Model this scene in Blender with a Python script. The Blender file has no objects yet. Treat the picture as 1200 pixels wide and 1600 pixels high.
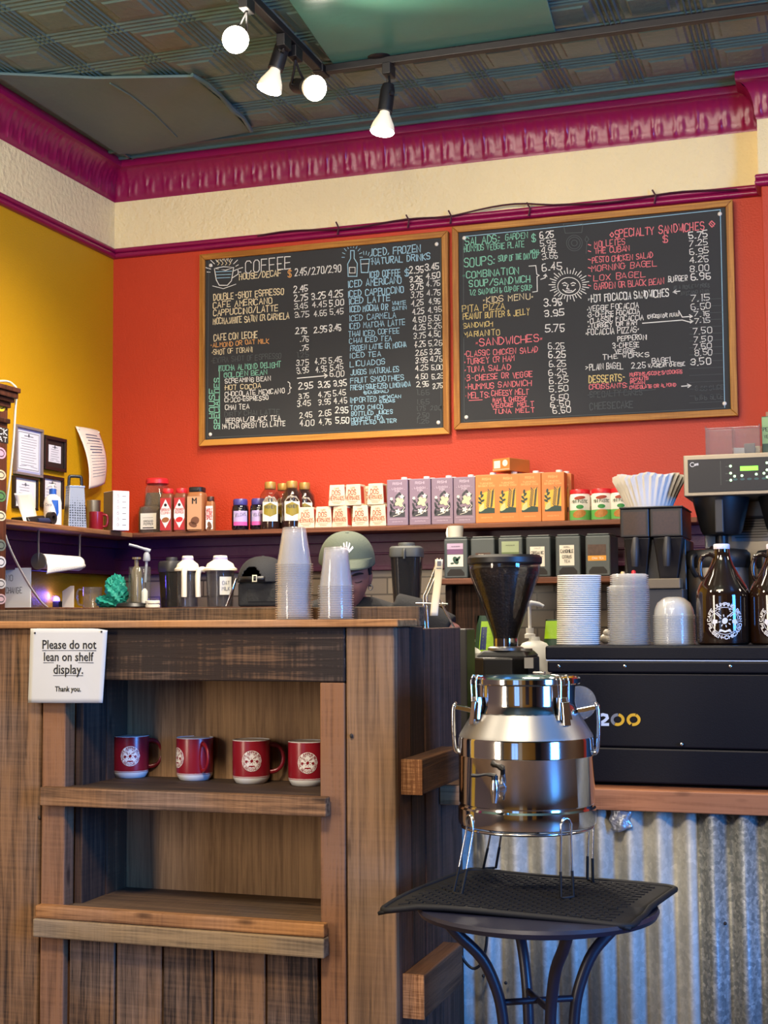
import bpy, bmesh, math, random
from mathutils import Vector, Matrix
R_ = random.Random(7)
PI = math.pi
S = bpy.context.scene
COL = S.collection

# ------------------------------------------------------------------ camera
EYE = 1.27
FPX = 2186.0
_th, _ph, _ro = math.radians(18.38), math.radians(4.26), math.radians(-0.39)
FW = Vector((-math.sin(_th) * math.cos(_ph), math.cos(_th) * math.cos(_ph), math.sin(_ph)))
_r = Vector((math.cos(_th), math.sin(_th), 0)); _u = _r.cross(FW)
RT = math.cos(_ro) * _r + math.sin(_ro) * _u
UP = -math.sin(_ro) * _r + math.cos(_ro) * _u
cam = bpy.data.cameras.new('camera')
cam.sensor_fit = 'HORIZONTAL'; cam.sensor_width = 36.0; cam.lens = 36.0 * FPX / 1200.0
cam.clip_start = 0.05
camo = bpy.data.objects.new('camera', cam); COL.objects.link(camo)
m3 = Matrix((RT, UP, -FW)).transposed()
camo.matrix_world = Matrix.Translation((0, 0, EYE)) @ m3.to_4x4()
S.camera = camo

# ------------------------------------------------------------------ world, daylight, room light, exposure
S.view_settings.view_transform = 'Standard'; S.view_settings.look = 'None'
S.view_settings.gamma = 1.0; S.view_settings.use_curve_mapping = False
S.view_settings.exposure = 0.35
W = bpy.data.worlds.new('sky'); S.world = W; W.use_nodes = True
W.node_tree.nodes['Background'].inputs[0].default_value = (0.30, 0.52, 1.0, 1)
W.node_tree.nodes['Background'].inputs[1].default_value = 1.5
S.cycles.use_denoising = True
S.cycles.max_bounces = 10; S.cycles.diffuse_bounces = 4; S.cycles.glossy_bounces = 5
S.cycles.transmission_bounces = 8; S.cycles.transparent_max_bounces = 40
S.cycles.sample_clamp_indirect = 4.0; S.cycles.sample_clamp_direct = 0.0
S.cycles.caustics_reflective = False; S.cycles.caustics_refractive = False

def area(name, loc, to, sx, sy, power, color):
    l = bpy.data.lights.new(name, 'AREA'); l.shape = 'RECTANGLE'; l.size = sx; l.size_y = sy
    l.energy = power; l.color = color
    o = bpy.data.objects.new(name, l); COL.objects.link(o)
    o.location = loc; o.rotation_euler = (Vector(to) - Vector(loc)).to_track_quat('-Z', 'Y').to_euler()
    return o
# daylight coming in through the storefront behind the camera, and unseen area fills added overhead
area('side_window_daylight', (3.84, 0.30, 1.65), (-0.3, 3.0, 0.6), 1.2, 1.9, 280, (0.06, 0.32, 1.0))
area('left_window_daylight', (-3.33, -0.75, 1.6), (-0.9, 3.0, 0.9), 1.0, 1.9, 100, (1.0, 0.85, 0.66))
area('dining_fill', (-0.8, 0.4, 3.42), (-0.8, 1.1, 0), 1.8, 0.5, 50, (1.0, 0.80, 0.58))  # unseen fill in place of lamps further along the track
area('service_fill', (-1.4, 3.2, 3.44), (-1.5, 5.2, 0.6), 2.4, 0.3, 60, (1.0, 0.84, 0.64))  # no fitting here; added to brighten the goods towards the back wall
def fill_point(loc, power):  # unseen point fill without a lamp body, added to lift room ambient
    l = bpy.data.lights.new('unseen_fill_point', 'POINT'); l.energy = power; l.color = (1.0, 0.84, 0.64); l.shadow_soft_size = 0.16
    o = bpy.data.objects.new('unseen_fill_point', l); COL.objects.link(o); o.location = loc
fill_point((-2.2, 1.9, 2.6), 42); fill_point((-0.7, 1.0, 2.7), 92); fill_point((2.6, 3.6, 2.7), 45)

# ------------------------------------------------------------------ helpers
def at(px, py, x=None, y=None, z=None):
    d = (px - 600) / FPX * RT - (py - 800) / FPX * UP + FW
    if x is not None: t = x / d.x
    elif y is not None: t = y / d.y
    else: t = (z - EYE) / d.z
    return Vector((0, 0, EYE)) + t * d
def pm(p):                                      # metres per pixel at a point
    return (Vector(p) - Vector((0, 0, EYE))).dot(FW) / FPX

class MB:
    def __init__(s): s.v = []; s.f = []; s.mi = []; s.M = Matrix.Identity(4); s.cur = 0
    def add(s, vs, fs):
        b = len(s.v); M = s.M
        s.v += [tuple(M @ Vector(v)) for v in vs]
        s.f += [tuple(b + i for i in f) for f in fs]; s.mi += [s.cur] * len(fs)
        return s
    def box(s, x0, x1, y0, y1, z0, z1):
        v = [(x, y, z) for z in (z0, z1) for y in (y0, y1) for x in (x0, x1)]
        return s.add(v, [(0, 2, 3, 1), (4, 5, 7, 6), (0, 1, 5, 4), (2, 6, 7, 3), (0, 4, 6, 2), (1, 3, 7, 5)])
    def hexa(s, b, t):                          # four bottom points, four top points, both counter-clockwise
        return s.add(list(b) + list(t), [(3, 2, 1, 0), (4, 5, 6, 7), (0, 1, 5, 4), (1, 2, 6, 5), (2, 3, 7, 6), (3, 0, 4, 7)])
    def lathe(s, prof, n=32, c=(0, 0, 0), closed=False, sq=None):
        vs = []; fs = []; k = len(prof)
        for i in range(n):
            a = 2 * PI * i / n; ca, sa = math.cos(a), math.sin(a)
            e = 1.0
            if sq: e = 1.0 / (abs(ca) ** sq + abs(sa) ** sq) ** (1.0 / sq)
            for r, z in prof: vs.append((c[0] + r * e * ca, c[1] + r * e * sa, c[2] + z))
        for i in range(n):
            j = (i + 1) % n
            for q in range(k - 1):
                fs.append((i * k + q, j * k + q, j * k + q + 1, i * k + q + 1))
            if closed: fs.append((i * k + k - 1, j * k + k - 1, j * k, i * k))
        if not closed:
            if prof[0][0] > 1e-6: fs.append(tuple(i * k for i in reversed(range(n))))
            if prof[-1][0] > 1e-6: fs.append(tuple(i * k + k - 1 for i in range(n)))
        return s.add(vs, fs)
    def tube(s, pts, r, n=10, closed=False, flat=1.0):
        pts = [Vector(p) for p in pts]; m = len(pts); vs = []; fs = []
        rr = r if isinstance(r, (list, tuple)) else [r] * m
        prev = None
        for i, p in enumerate(pts):
            if closed: t = pts[(i + 1) % m] - pts[i - 1]
            else: t = pts[min(i + 1, m - 1)] - pts[max(i - 1, 0)]
            t.normalize()
            if prev is None:
                a = Vector((0, 0, 1)) if abs(t.z) < 0.9 else Vector((1, 0, 0))
                nx = t.cross(a).normalized()
            else:
                nx = (prev - t * prev.dot(t)).normalized()
            prev = nx; ny = t.cross(nx)
            for k in range(n):
                a = 2 * PI * k / n
                vs.append(p + rr[i] * (math.cos(a) * nx + flat * math.sin(a) * ny))
        for i in range(m if closed else m - 1):
            j = (i + 1) % m
            for k in range(n):
                l = (k + 1) % n
                fs.append((i * n + k, i * n + l, j * n + l, j * n + k))
        if not closed:
            fs.append(tuple(reversed(range(n)))); fs.append(tuple((m - 1) * n + k for k in range(n)))
        return s.add(vs, fs)
    def prism(s, poly, a, b, axis='z'):         # 2-D outline extruded along an axis
        def P(u, w, h): return (u, w, h) if axis == 'z' else (u, h, w) if axis == 'y' else (h, u, w)
        n = len(poly)
        vs = [P(u, w, a) for u, w in poly] + [P(u, w, b) for u, w in poly]
        fs = [tuple(reversed(range(n))), tuple(range(n, 2 * n))] + [(i, (i + 1) % n, n + (i + 1) % n, n + i) for i in range(n)]
        return s.add(vs, fs)
    def sphere(s, c, r, n=16, m=10, sc=(1, 1, 1)):
        prof = [(max(1e-7, math.sin(PI * i / m)) * r, -math.cos(PI * i / m) * r) for i in range(m + 1)]
        vs = []; fs = []; k = m + 1
        for i in range(n):
            a = 2 * PI * i / n
            for q, z in prof: vs.append((c[0] + q * math.cos(a) * sc[0], c[1] + q * math.sin(a) * sc[1], c[2] + z * sc[2]))
        for i in range(n):
            j = (i + 1) % n
            for q in range(m): fs.append((i * k + q, j * k + q, j * k + q + 1, i * k + q + 1))
        return s.add(vs, fs)
    def grid(s, nu, nv, fn, wrap=False):
        vs = [fn(i / nu, j / nv) for i in range(nu + 1) for j in range(nv + 1)]
        fs = [(i * (nv + 1) + j, (i + 1) * (nv + 1) + j, (i + 1) * (nv + 1) + j + 1, i * (nv + 1) + j + 1) for i in range(nu) for j in range(nv)]
        return s.add(vs, fs)
    # flat artwork: lists of 2-D points mapped by fn(u, w) -> 3-D
    def poly(s, pts, fn):
        return s.add([fn(u, w) for u, w in pts], [tuple(range(len(pts)))])
    def ell(s, cx, cy, rx, ry, rot, fn, n=14):
        c, q = math.cos(rot), math.sin(rot); W = math.sqrt(rx * rx * c * c + ry * ry * q * q)
        k = (rx * rx - ry * ry) * q * c / (W * W); h = rx * ry / W; m = 10
        X = [-W * math.cos(PI * i / m) for i in range(m + 1)]; Y = [h * math.sin(PI * i / m) for i in range(m + 1)]
        vs = [fn(cx + x, cy + k * x - y) for x, y in zip(X, Y)] + [fn(cx + x, cy + k * x + y) for x, y in zip(X, Y)]
        return s.add(vs, [(0, 1, m + 2)] + [(i, i + 1, m + 2 + i, m + 1 + i) for i in range(1, m - 1)] + [(m - 1, m, 2 * m)])
    def rect(s, x0, x1, y0, y1, fn, nx=1, ny=1):
        for i in range(nx):
            for j in range(ny):
                a, b = x0 + (x1 - x0) * i / nx, x0 + (x1 - x0) * (i + 1) / nx
                c, d = y0 + (y1 - y0) * j / ny, y0 + (y1 - y0) * (j + 1) / ny
                s.poly([(a, c), (b, c), (b, d), (a, d)], fn)
        return s
    def line(s, a, b, w, fn, n=1):
        a = Vector(a); b = Vector(b); d = b - a
        if d.length < 1e-9: return s
        d.normalize(); q = Vector((-d.y, d.x)) * (w / 2); a = a - d * w * 0.35; b = b + d * w * 0.35
        for i in range(n):
            p0 = a.lerp(b, i / n); p1 = a.lerp(b, (i + 1) / n)
            s.poly([p0 - q, p1 - q, p1 + q, p0 + q], fn)
        return s
    def pline(s, pts, w, fn):
        P = [Vector(p) for p in pts]; Q = [P[0]]
        for p in P[1:]:
            if (p - Q[-1]).length > 1e-9: Q.append(p)
        if len(Q) < 2: return s
        closed = len(Q) > 3 and (Q[0] - Q[-1]).length < 1e-9
        D = [(b - a).normalized() for a, b in zip(Q, Q[1:])]; h = w / 2
        if not closed: Q[0] = Q[0] - D[0] * w * 0.35; Q[-1] = Q[-1] + D[-1] * w * 0.35
        L = []; Rr = []
        for i, p in enumerate(Q):
            d0 = D[i - 1] if i > 0 else (D[-1] if closed else D[0]); d1 = D[i] if i < len(D) else (D[0] if closed else D[-1])
            n0 = Vector((-d0.y, d0.x)); n1 = Vector((-d1.y, d1.x)); m = n0 + n1
            if m.length < 0.35: m = n1
            m.normalize(); k = min(1.7, 1.0 / max(0.3, m.dot(n1)))
            L.append(p + m * h * k); Rr.append(p - m * h * k)
        n = len(Q)
        s.add([fn(*q) for q in L] + [fn(*q) for q in Rr], [(i, n + i, n + i + 1, i + 1) for i in range(n - 1)])
        return s
    def build(s, name, mat, parent=None, smooth=None, bevel=0, seg=2, sub=0, solid=0, fix=True):
        me = bpy.data.meshes.new(name)
        me.from_pydata(s.v, [], s.f)
        mats = mat if isinstance(mat, (list, tuple)) else [mat]
        for m in mats: me.materials.append(m)
        if len(mats) > 1: me.polygons.foreach_set('material_index', s.mi)
        me.validate()
        if fix:
            bm = bmesh.new(); bm.from_mesh(me)
            bmesh.ops.recalc_face_normals(bm, faces=bm.faces); bm.to_mesh(me); bm.free()
        if smooth is not None:
            me.polygons.foreach_set('use_smooth', [True] * len(me.polygons))
            me.set_sharp_from_angle(angle=math.radians(smooth))
        me.update()
        o = bpy.data.objects.new(name, me); COL.objects.link(o)
        if parent is not None: o.parent = parent
        if solid:
            md = o.modifiers.new('solid', 'SOLIDIFY'); md.thickness = solid; md.offset = 0
        if bevel:
            md = o.modifiers.new('bevel', 'BEVEL'); md.width = bevel; md.segments = seg; md.limit_method = 'ANGLE'; md.angle_limit = math.radians(40)
            md.harden_normals = False
        if sub:
            md = o.modifiers.new('sub', 'SUBSURF'); md.levels = sub; md.render_levels = sub
        return o

def tag(o, label=None, cat=None, group=None, kind=None):
    if label: o['label'] = label
    if cat: o['category'] = cat
    if group: o['group'] = group
    if kind: o['kind'] = kind
    return o
def thing(name, label, cat, loc=(0, 0, 0), rz=0.0, group=None):
    o = bpy.data.objects.new(name, None); COL.objects.link(o); o.empty_display_size = 0.05
    o.location = loc; o.rotation_euler = (0, 0, rz)
    return tag(o, label, cat, group)
def struct(o):
    o['kind'] = 'structure'; return o
def copy_tree(o, parent=None):
    c = o.copy(); COL.objects.link(c)
    if parent is not None: c.parent = parent
    for ch in list(o.children): copy_tree(ch, c)
    return c
def dup(o, loc, rz=None, label=None, group=None):
    c = copy_tree(o); c.location = loc
    if rz is not None: c.rotation_euler = (0, 0, rz)
    if label: c['label'] = label
    if group: c['group'] = group
    return c
def T(x, y, z, rz=0.0, rx=0.0, ry=0.0):
    return Matrix.Translation((x, y, z)) @ Matrix.Rotation(rz, 4, 'Z') @ Matrix.Rotation(ry, 4, 'Y') @ Matrix.Rotation(rx, 4, 'X')

# ------------------------------------------------------------------ materials
def srgb(r, g, b):
    f = lambda c: (c / 255 / 12.92) if c / 255 <= 0.04045 else ((c / 255 + 0.055) / 1.055) ** 2.4
    return (f(r), f(g), f(b), 1.0)
MC = {}
def mat(name, color, rough=0.5, metal=0.0, bump=0.0, bscale=60.0, vary=0.0, vscale=8.0, emit=None, estr=0.0, spec=0.5, coat=0.0, aniso=0.0, alpha=None):
    if name in MC: return MC[name]
    m = bpy.data.materials.new(name); m.use_nodes = True; MC[name] = m
    nt = m.node_tree; N = nt.nodes; L = nt.links; b = N['Principled BSDF']
    if len(color) == 3: color = tuple(color) + (1,)
    b.inputs['Base Color'].default_value = color
    b.inputs['Roughness'].default_value = rough; b.inputs['Metallic'].default_value = metal
    b.inputs['Specular IOR Level'].default_value = spec
    b.inputs['Coat Weight'].default_value = coat
    if aniso: b.inputs['Anisotropic'].default_value = aniso
    if emit: b.inputs['Emission Color'].default_value = tuple(emit[:3]) + (1,); b.inputs['Emission Strength'].default_value = estr
    tc = N.new('ShaderNodeTexCoord')
    if vary:
        n = N.new('ShaderNodeTexNoise'); n.inputs['Scale'].default_value = vscale; n.inputs['Detail'].default_value = 6
        L.new(tc.outputs['Object'], n.inputs['Vector'])
        mx = N.new('ShaderNodeMix'); mx.data_type = 'RGBA'
        mx.inputs[6].default_value = tuple(c * (1 - vary) for c in color[:3]) + (1,)
        mx.inputs[7].default_value = tuple(min(1, c * (1 + vary)) for c in color[:3]) + (1,)
        L.new(n.outputs['Fac'], mx.inputs[0]); L.new(mx.outputs[2], b.inputs['Base Color'])
    if bump:
        n2 = N.new('ShaderNodeTexNoise'); n2.inputs['Scale'].default_value = bscale; n2.inputs['Detail'].default_value = 5
        L.new(tc.outputs['Object'], n2.inputs['Vector'])
        bp = N.new('ShaderNodeBump'); bp.inputs['Strength'].default_value = bump; bp.inputs['Distance'].default_value = 0.01
        L.new(n2.outputs['Fac'], bp.inputs['Height']); L.new(bp.outputs['Normal'], b.inputs['Normal'])
    return m
def clear(name, tint=(1, 1, 1), haze=0.2, rough=0.08, hazecol=(0.9, 0.9, 0.9)):
    """thin clear plastic or glass: see-through with a fresnel gloss and a little haze"""
    if name in MC: return MC[name]
    m = bpy.data.materials.new(name); m.use_nodes = True; MC[name] = m
    nt = m.node_tree; N = nt.nodes; L = nt.links; N.clear()
    out = N.new('ShaderNodeOutputMaterial'); tr = N.new('ShaderNodeBsdfTransparent'); tr.inputs[0].default_value = tuple(tint) + (1,)
    di = N.new('ShaderNodeBsdfDiffuse'); di.inputs[0].default_value = tuple(hazecol) + (1,)
    tl = N.new('ShaderNodeBsdfTranslucent'); tl.inputs[0].default_value = tuple(hazecol) + (1,)
    md = N.new('ShaderNodeMixShader'); md.inputs[0].default_value = 0.45; L.new(di.outputs[0], md.inputs[1]); L.new(tl.outputs[0], md.inputs[2])
    gl = N.new('ShaderNodeBsdfGlossy'); gl.inputs['Roughness'].default_value = rough
    m1 = N.new('ShaderNodeMixShader'); m1.inputs[0].default_value = haze
    L.new(tr.outputs[0], m1.inputs[1]); L.new(md.outputs[0], m1.inputs[2])
    lw = N.new('ShaderNodeLayerWeight'); lw.inputs[0].default_value = 0.5
    pw = N.new('ShaderNodeMath'); pw.operation = 'POWER'; pw.inputs[1].default_value = 4.0; L.new(lw.outputs['Facing'], pw.inputs[0])
    ma = N.new('ShaderNodeMath'); ma.operation = 'MULTIPLY_ADD'; ma.inputs[1].default_value = 0.7; ma.inputs[2].default_value = 0.06; L.new(pw.outputs[0], ma.inputs[0])
    m2 = N.new('ShaderNodeMixShader'); L.new(ma.outputs[0], m2.inputs[0]); L.new(m1.outputs[0], m2.inputs[1]); L.new(gl.outputs[0], m2.inputs[2])
    L.new(m2.outputs[0], out.inputs[0])
    return m
def wood(name, dark, light, axis='x', scale=1.0, bump=0.35, rough=0.7, saw=0.25, grey=0.0, vary=0.25, knots=True):
    if name in MC: return MC[name]
    m = bpy.data.materials.new(name); m.use_nodes = True; MC[name] = m
    nt = m.node_tree; N = nt.nodes; L = nt.links; b = N['Principled BSDF']; b.inputs['Roughness'].default_value = rough
    b.inputs['Specular IOR Level'].default_value = 0.3
    tc = N.new('ShaderNodeTexCoord'); oi = N.new('ShaderNodeObjectInfo')
    mul = N.new('ShaderNodeMath'); mul.operation = 'MULTIPLY'; mul.inputs[1].default_value = 37.0; L.new(oi.outputs['Random'], mul.inputs[0])
    add = N.new('ShaderNodeVectorMath'); add.operation = 'ADD'; L.new(tc.outputs['Object'], add.inputs[0]); L.new(mul.outputs[0], add.inputs[1])
    def mapped(along, across):
        mp = N.new('ShaderNodeMapping'); L.new(add.outputs[0], mp.inputs[0])
        mp.inputs['Scale'].default_value = tuple((along if axis == a else across) * scale for a in 'xyz'); return mp
    n1 = N.new('ShaderNodeTexNoise'); n1.inputs['Scale'].default_value = 1; n1.inputs['Detail'].default_value = 8; n1.inputs['Roughness'].default_value = 0.65; n1.inputs['Distortion'].default_value = 0.6
    L.new(mapped(3.5, 95.0).outputs[0], n1.inputs[0])
    n2 = N.new('ShaderNodeTexNoise'); n2.inputs['Scale'].default_value = 1; n2.inputs['Detail'].default_value = 5
    L.new(mapped(2.0, 9.0).outputs[0], n2.inputs[0])
    wv = N.new('ShaderNodeTexNoise'); wv.inputs['Scale'].default_value = 1; wv.inputs['Detail'].default_value = 3
    L.new(mapped(160.0, 6.0).outputs[0], wv.inputs[0])
    def mth(op, a, bb):
        q = N.new('ShaderNodeMath'); q.operation = op
        for i, s in ((0, a), (1, bb)):
            if isinstance(s, (int, float)): q.inputs[i].default_value = s
            else: L.new(s, q.inputs[i])
        return q.outputs[0]
    g = mth('ADD', mth('MULTIPLY', n1.outputs[0], 0.70), mth('MULTIPLY', n2.outputs[0], 0.30))
    g = mth('ADD', g, mth('MULTIPLY', mth('SUBTRACT', wv.outputs[0], 0.5), saw))
    g = mth('ADD', g, mth('MULTIPLY', mth('SUBTRACT', oi.outputs['Random'], 0.5), vary))
    rp = N.new('ShaderNodeValToRGB'); e = rp.color_ramp.elements
    e[0].position = 0.40; e[0].color = tuple(dark[:3]) + (1,); e[1].position = 0.62; e[1].color = tuple(light[:3]) + (1,)
    L.new(g, rp.inputs[0])
    col = rp.outputs[0]
    if knots:
        vo = N.new('ShaderNodeTexVoronoi'); vo.inputs['Scale'].default_value = 1; L.new(mapped(4.5, 14.0).outputs[0], vo.inputs['Vector'])
        kr = N.new('ShaderNodeValToRGB'); kr.color_ramp.elements[0].position = 0.05; kr.color_ramp.elements[0].color = (0.12, 0.10, 0.09, 1)
        kr.color_ramp.elements[1].position = 0.13; kr.color_ramp.elements[1].color = (1, 1, 1, 1); L.new(vo.outputs['Distance'], kr.inputs[0])
        mx = N.new('ShaderNodeMix'); mx.data_type = 'RGBA'; mx.blend_type = 'MULTIPLY'; mx.inputs[0].default_value = 0.75
        L.new(col, mx.inputs[6]); L.new(kr.outputs[0], mx.inputs[7]); col = mx.outputs[2]
    if grey:
        n3 = N.new('ShaderNodeTexNoise'); n3.inputs['Scale'].default_value = 3.5; n3.inputs['Detail'].default_value = 4; L.new(add.outputs[0], n3.inputs[0])
        gr = N.new('ShaderNodeValToRGB'); gr.color_ramp.elements[0].position = 0.45; gr.color_ramp.elements[1].position = 0.62; L.new(n3.outputs[0], gr.inputs[0])
        mm = N.new('ShaderNodeMath'); mm.operation = 'MULTIPLY'; mm.inputs[1].default_value = grey; L.new(gr.outputs[0], mm.inputs[0])
        hs = N.new('ShaderNodeHueSaturation'); hs.inputs['Saturation'].default_value = 0.45; hs.inputs['Value'].default_value = 0.75; L.new(col, hs.inputs['Color'])
        mx = N.new('ShaderNodeMix'); mx.data_type = 'RGBA'; L.new(mm.outputs[0], mx.inputs[0]); L.new(col, mx.inputs[6]); L.new(hs.outputs[0], mx.inputs[7]); col = mx.outputs[2]
    L.new(col, b.inputs['Base Color'])
    bp = N.new('ShaderNodeBump'); bp.inputs['Strength'].default_value = bump; bp.inputs['Distance'].default_value = 0.006
    L.new(g, bp.inputs['Height']); L.new(bp.outputs['Normal'], b.inputs['Normal'])
    return m

# ------------------------------------------------------------------ lettering
GL = {'A': '002640 1232', 'B': '00063645443303 3342413000', 'C': '4536160501103041', 'D': '00062644422000', 'E': '46060040 0333', 'F': '460600 0333',
      'G': '453616050110304143 2343', 'H': '0006 4046 0343', 'I': '0006', 'J': '4641301001', 'K': '0006 460340', 'L': '060040', 'M': '0006234640', 'N': '00064046',
      'O': '160501103041453616', 'P': '00063645443303', 'Q': '160501103041453616 2240', 'R': '00063645443303 2340', 'S': '453616050413334241301001', 'T': '0646 2620',
      'U': '060110304146', 'V': '062046', 'W': '0610233046', 'X': '0046 0640', 'Y': '062346 2320', 'Z': '06460040',
      '0': '160501103041453616', '1': '0616 1610', '2': '051636454400 0040', '3': '05163645443313 3342413010 1001', '4': '3036 3602 0242', '5': '4606033342413010 1001',
      '6': '36160501103041423303', '7': '064610', '8': '13040516364544331302011030414233', '9': '431304051636454130 3010', '.': '0010', ',': '1100', ':': '0111 0414',
      '-': '1333', '/': '0046', '$': '453616050413334241301001 2720', '&': '40051625021020 2042', '(': '16040210', ')': '06141200', "'": '1614', '*': '021312030213',
      '>': '044301', '<': '440341', '{': '261513031311 1120', '~': '02133243', '!': '0602 0001', '%': '0046 0516 3041', '@': '3424 2313 1322 3234 4130', '=': '0141 0444', '+': '0343 2125'}
GW = {'I': 0, '.': 1, ',': 1, ':': 1, '1': 1, '(': 1, ')': 1, "'": 1, ' ': 2.2, '*': 1.4, '!': 0}
def strokes(text):
    x = 0.0; out = []
    for ch in text:
        for pl in GL.get(ch, '').split():
            out.append([(x + int(pl[i]), int(pl[i + 1])) for i in range(0, len(pl) - 1, 2)])
        x += GW.get(ch, 4) + 1.6
    return out, max(0.5, x - 1.6)
def chalk(mb, text, x0, x1, zb, cap, w, fn, jit=0.0):
    """hand lettering: text fitted between x0 and x1 on a baseline zb with capitals cap high"""
    st, tot = strokes(text.upper()); k = (x1 - x0) / tot; h = cap / 6.0
    for pl in st:
        jx, jz = R_.uniform(-jit, jit), R_.uniform(-jit, jit)
        pts = [(x0 + u * k + jx + R_.uniform(-jit, jit) * 0.4, zb + q * h + jz + R_.uniform(-jit, jit) * 0.4) for u, q in pl]
        mb.pline(pts, w, fn)
_fc = {}
def type2d(text, size, align='LEFT'):
    """printed lettering as flat polygons"""
    key = (text, align)
    if key not in _fc:
        cu = bpy.data.curves.new('t', 'FONT'); cu.body = text; cu.size = 1.0; cu.align_x = align; cu.resolution_u = 2
        o = bpy.data.objects.new('t', cu); COL.objects.link(o)
        bpy.context.view_layer.update()
        me = bpy.data.meshes.new_from_object(o.evaluated_get(bpy.context.evaluated_depsgraph_get()))
        _fc[key] = ([(v.co.x, v.co.y) for v in me.vertices], [tuple(p.vertices) for p in me.polygons])
        bpy.data.objects.remove(o); bpy.data.curves.remove(cu); bpy.data.meshes.remove(me)
    vs, fs = _fc[key]
    return [(x * size, y * size) for x, y in vs], fs
def typeset(mb, text, size, u, w, fn, align='CENTER', sx=1.0):
    vs, fs = type2d(text, size, align)
    mb.add([fn(u + x * sx, w + y) for x, y in vs], fs)
# ================================================================== the room
HC = 3.495                                       # ceiling height
XL, YB, XP, YP = -3.385, 6.0, -0.298, 5.86        # left wall, back wall, pilaster edge and face
M_red = mat('red_paint', srgb(188, 54, 21), 0.55, bump=0.25, bscale=120, vary=0.06, vscale=5)
M_yellow = mat('yellow_paint', srgb(194, 146, 4), 0.55, bump=0.3, bscale=120, vary=0.06, vscale=4)
M_cream = mat('cream_texture', srgb(240, 222, 170), 0.7, bump=1.0, bscale=42, vary=0.04)
M_magenta = mat('magenta_gloss', srgb(138, 14, 70), 0.30, bump=0.07, bscale=70, vary=0.10, vscale=20)
M_purple = mat('purple_paint', srgb(70, 16, 52), 0.45, bump=0.15, bscale=50, vary=0.2)
M_tin = mat('ceiling_paint', srgb(84, 112, 106), 0.30, bump=0.3, bscale=30, vary=0.18, vscale=6)
M_patch = mat('ceiling_patch_paint', srgb(84, 112, 110), 0.45, bump=0.35, bscale=10, vary=0.14, vscale=3)
M_tealpatch = mat('ceiling_teal_paint', srgb(88, 148, 128), 0.26, bump=0.35, bscale=8, vary=0.12, vscale=3)
M_room = mat('dining_wall_paint', srgb(84, 62, 44), 0.7)
M_floor = mat('floor_boards', srgb(92, 70, 52), 0.5, vary=0.3, vscale=3)
M_tile = bpy.data.materials.new('tile'); M_tile.use_nodes = True
_n = M_tile.node_tree.nodes; _l = M_tile.node_tree.links
_bk = _n.new('ShaderNodeTexBrick'); _tc = _n.new('ShaderNodeTexCoord'); _mp = _n.new('ShaderNodeMapping'); _mp.inputs['Rotation'].default_value = (PI / 2, 0, 0)
_l.new(_tc.outputs['Object'], _mp.inputs[0]); _l.new(_mp.outputs[0], _bk.inputs[0])
_bk.inputs['Color1'].default_value = srgb(150, 138, 120); _bk.inputs['Color2'].default_value = srgb(124, 112, 98); _bk.inputs['Mortar'].default_value = srgb(84, 76, 66)
_bk.inputs['Scale'].default_value = 1; _bk.inputs['Brick Width'].default_value = 0.152; _bk.inputs['Row Height'].default_value = 0.076; _bk.inputs['Mortar Size'].default_value = 0.004
_l.new(_bk.outputs[0], _n['Principled BSDF'].inputs['Base Color']); _n['Principled BSDF'].inputs['Roughness'].default_value = 0.25

ROOMX, ROOMY = 3.9, -3.2
mb = MB(); mb.box(XL, ROOMX + 0.1, ROOMY - 0.1, YB, -0.1, 0); struct(mb.build('floor', M_floor))
mb = MB(); mb.box(XL, ROOMX, YB, YB + 0.12, 0, HC); struct(mb.build('wall_back', M_red))
mb = MB(); mb.box(XP, ROOMX, YP, YB, 0, HC); struct(mb.build('wall_pilaster', M_red, bevel=0.004))
mb = MB(); mb.box(XL - 0.12, XL, 2.4, YB + 0.12, 0, HC); struct(mb.build('wall_left', M_yellow))
mb = MB(); mb.box(XL - 0.12, XL, ROOMY, 2.4, 0, HC); struct(mb.build('wall_left_dining', M_room))
mb = MB()
for y0, y1, z0, z1 in ((ROOMY, -0.35, 0, HC), (-0.35, 0.95, 0, 0.6), (-0.35, 0.95, 2.7, HC), (0.95, YB, 0, HC)): mb.box(ROOMX, ROOMX + 0.1, y0, y1, z0, z1)
struct(mb.build('wall_right', M_room))
mb = MB()
for x0, x1, z0, z1 in ((XL, -1.85, 0, HC), (-1.85, -0.65, 0, 0.5), (-1.85, -0.65, 2.7, HC), (-0.65, ROOMX, 0, HC)): mb.box(x0, x1, ROOMY - 0.1, ROOMY, z0, z1)
struct(mb.build('wall_front', mat('ochre_dining_paint', srgb(176, 130, 52), 0.7)))
mb = MB(); mb.box(0.75, 1.65, ROOMY + 0.001, ROOMY + 0.04, 0, 2.15); struct(mb.build('reflection_slab_1', mat('reflection_slab_dark', srgb(38, 28, 24), 0.4)))  # unseen dark slab, added for a dark stripe in the steel can
mb = MB(); mb.box(2.5, ROOMX - 0.01, ROOMY + 0.001, ROOMY + 0.02, 0, HC - 0.01); struct(mb.build('reflection_dark_panel', mat('reflection_panel_dark', srgb(34, 28, 30), 0.5)))  # added out of view so the can mirrors another dark band
mb = MB(); mb.box(-0.55, 0.0, ROOMY + 0.001, ROOMY + 0.03, 0, HC - 0.01); struct(mb.build('reflection_pale_strip', mat('reflection_strip_pale', srgb(222, 206, 170), 0.6)))  # unseen pale strip, added to give the can a bright stripe
M_dkframe = mat('storefront_frame', srgb(40, 36, 34), 0.4)
t = 0.05
mb = MB(); x0, x1, z0, z1, y0, y1 = -1.85, -0.65, 0.5, 2.7, ROOMY - 0.08, ROOMY - 0.02
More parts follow.
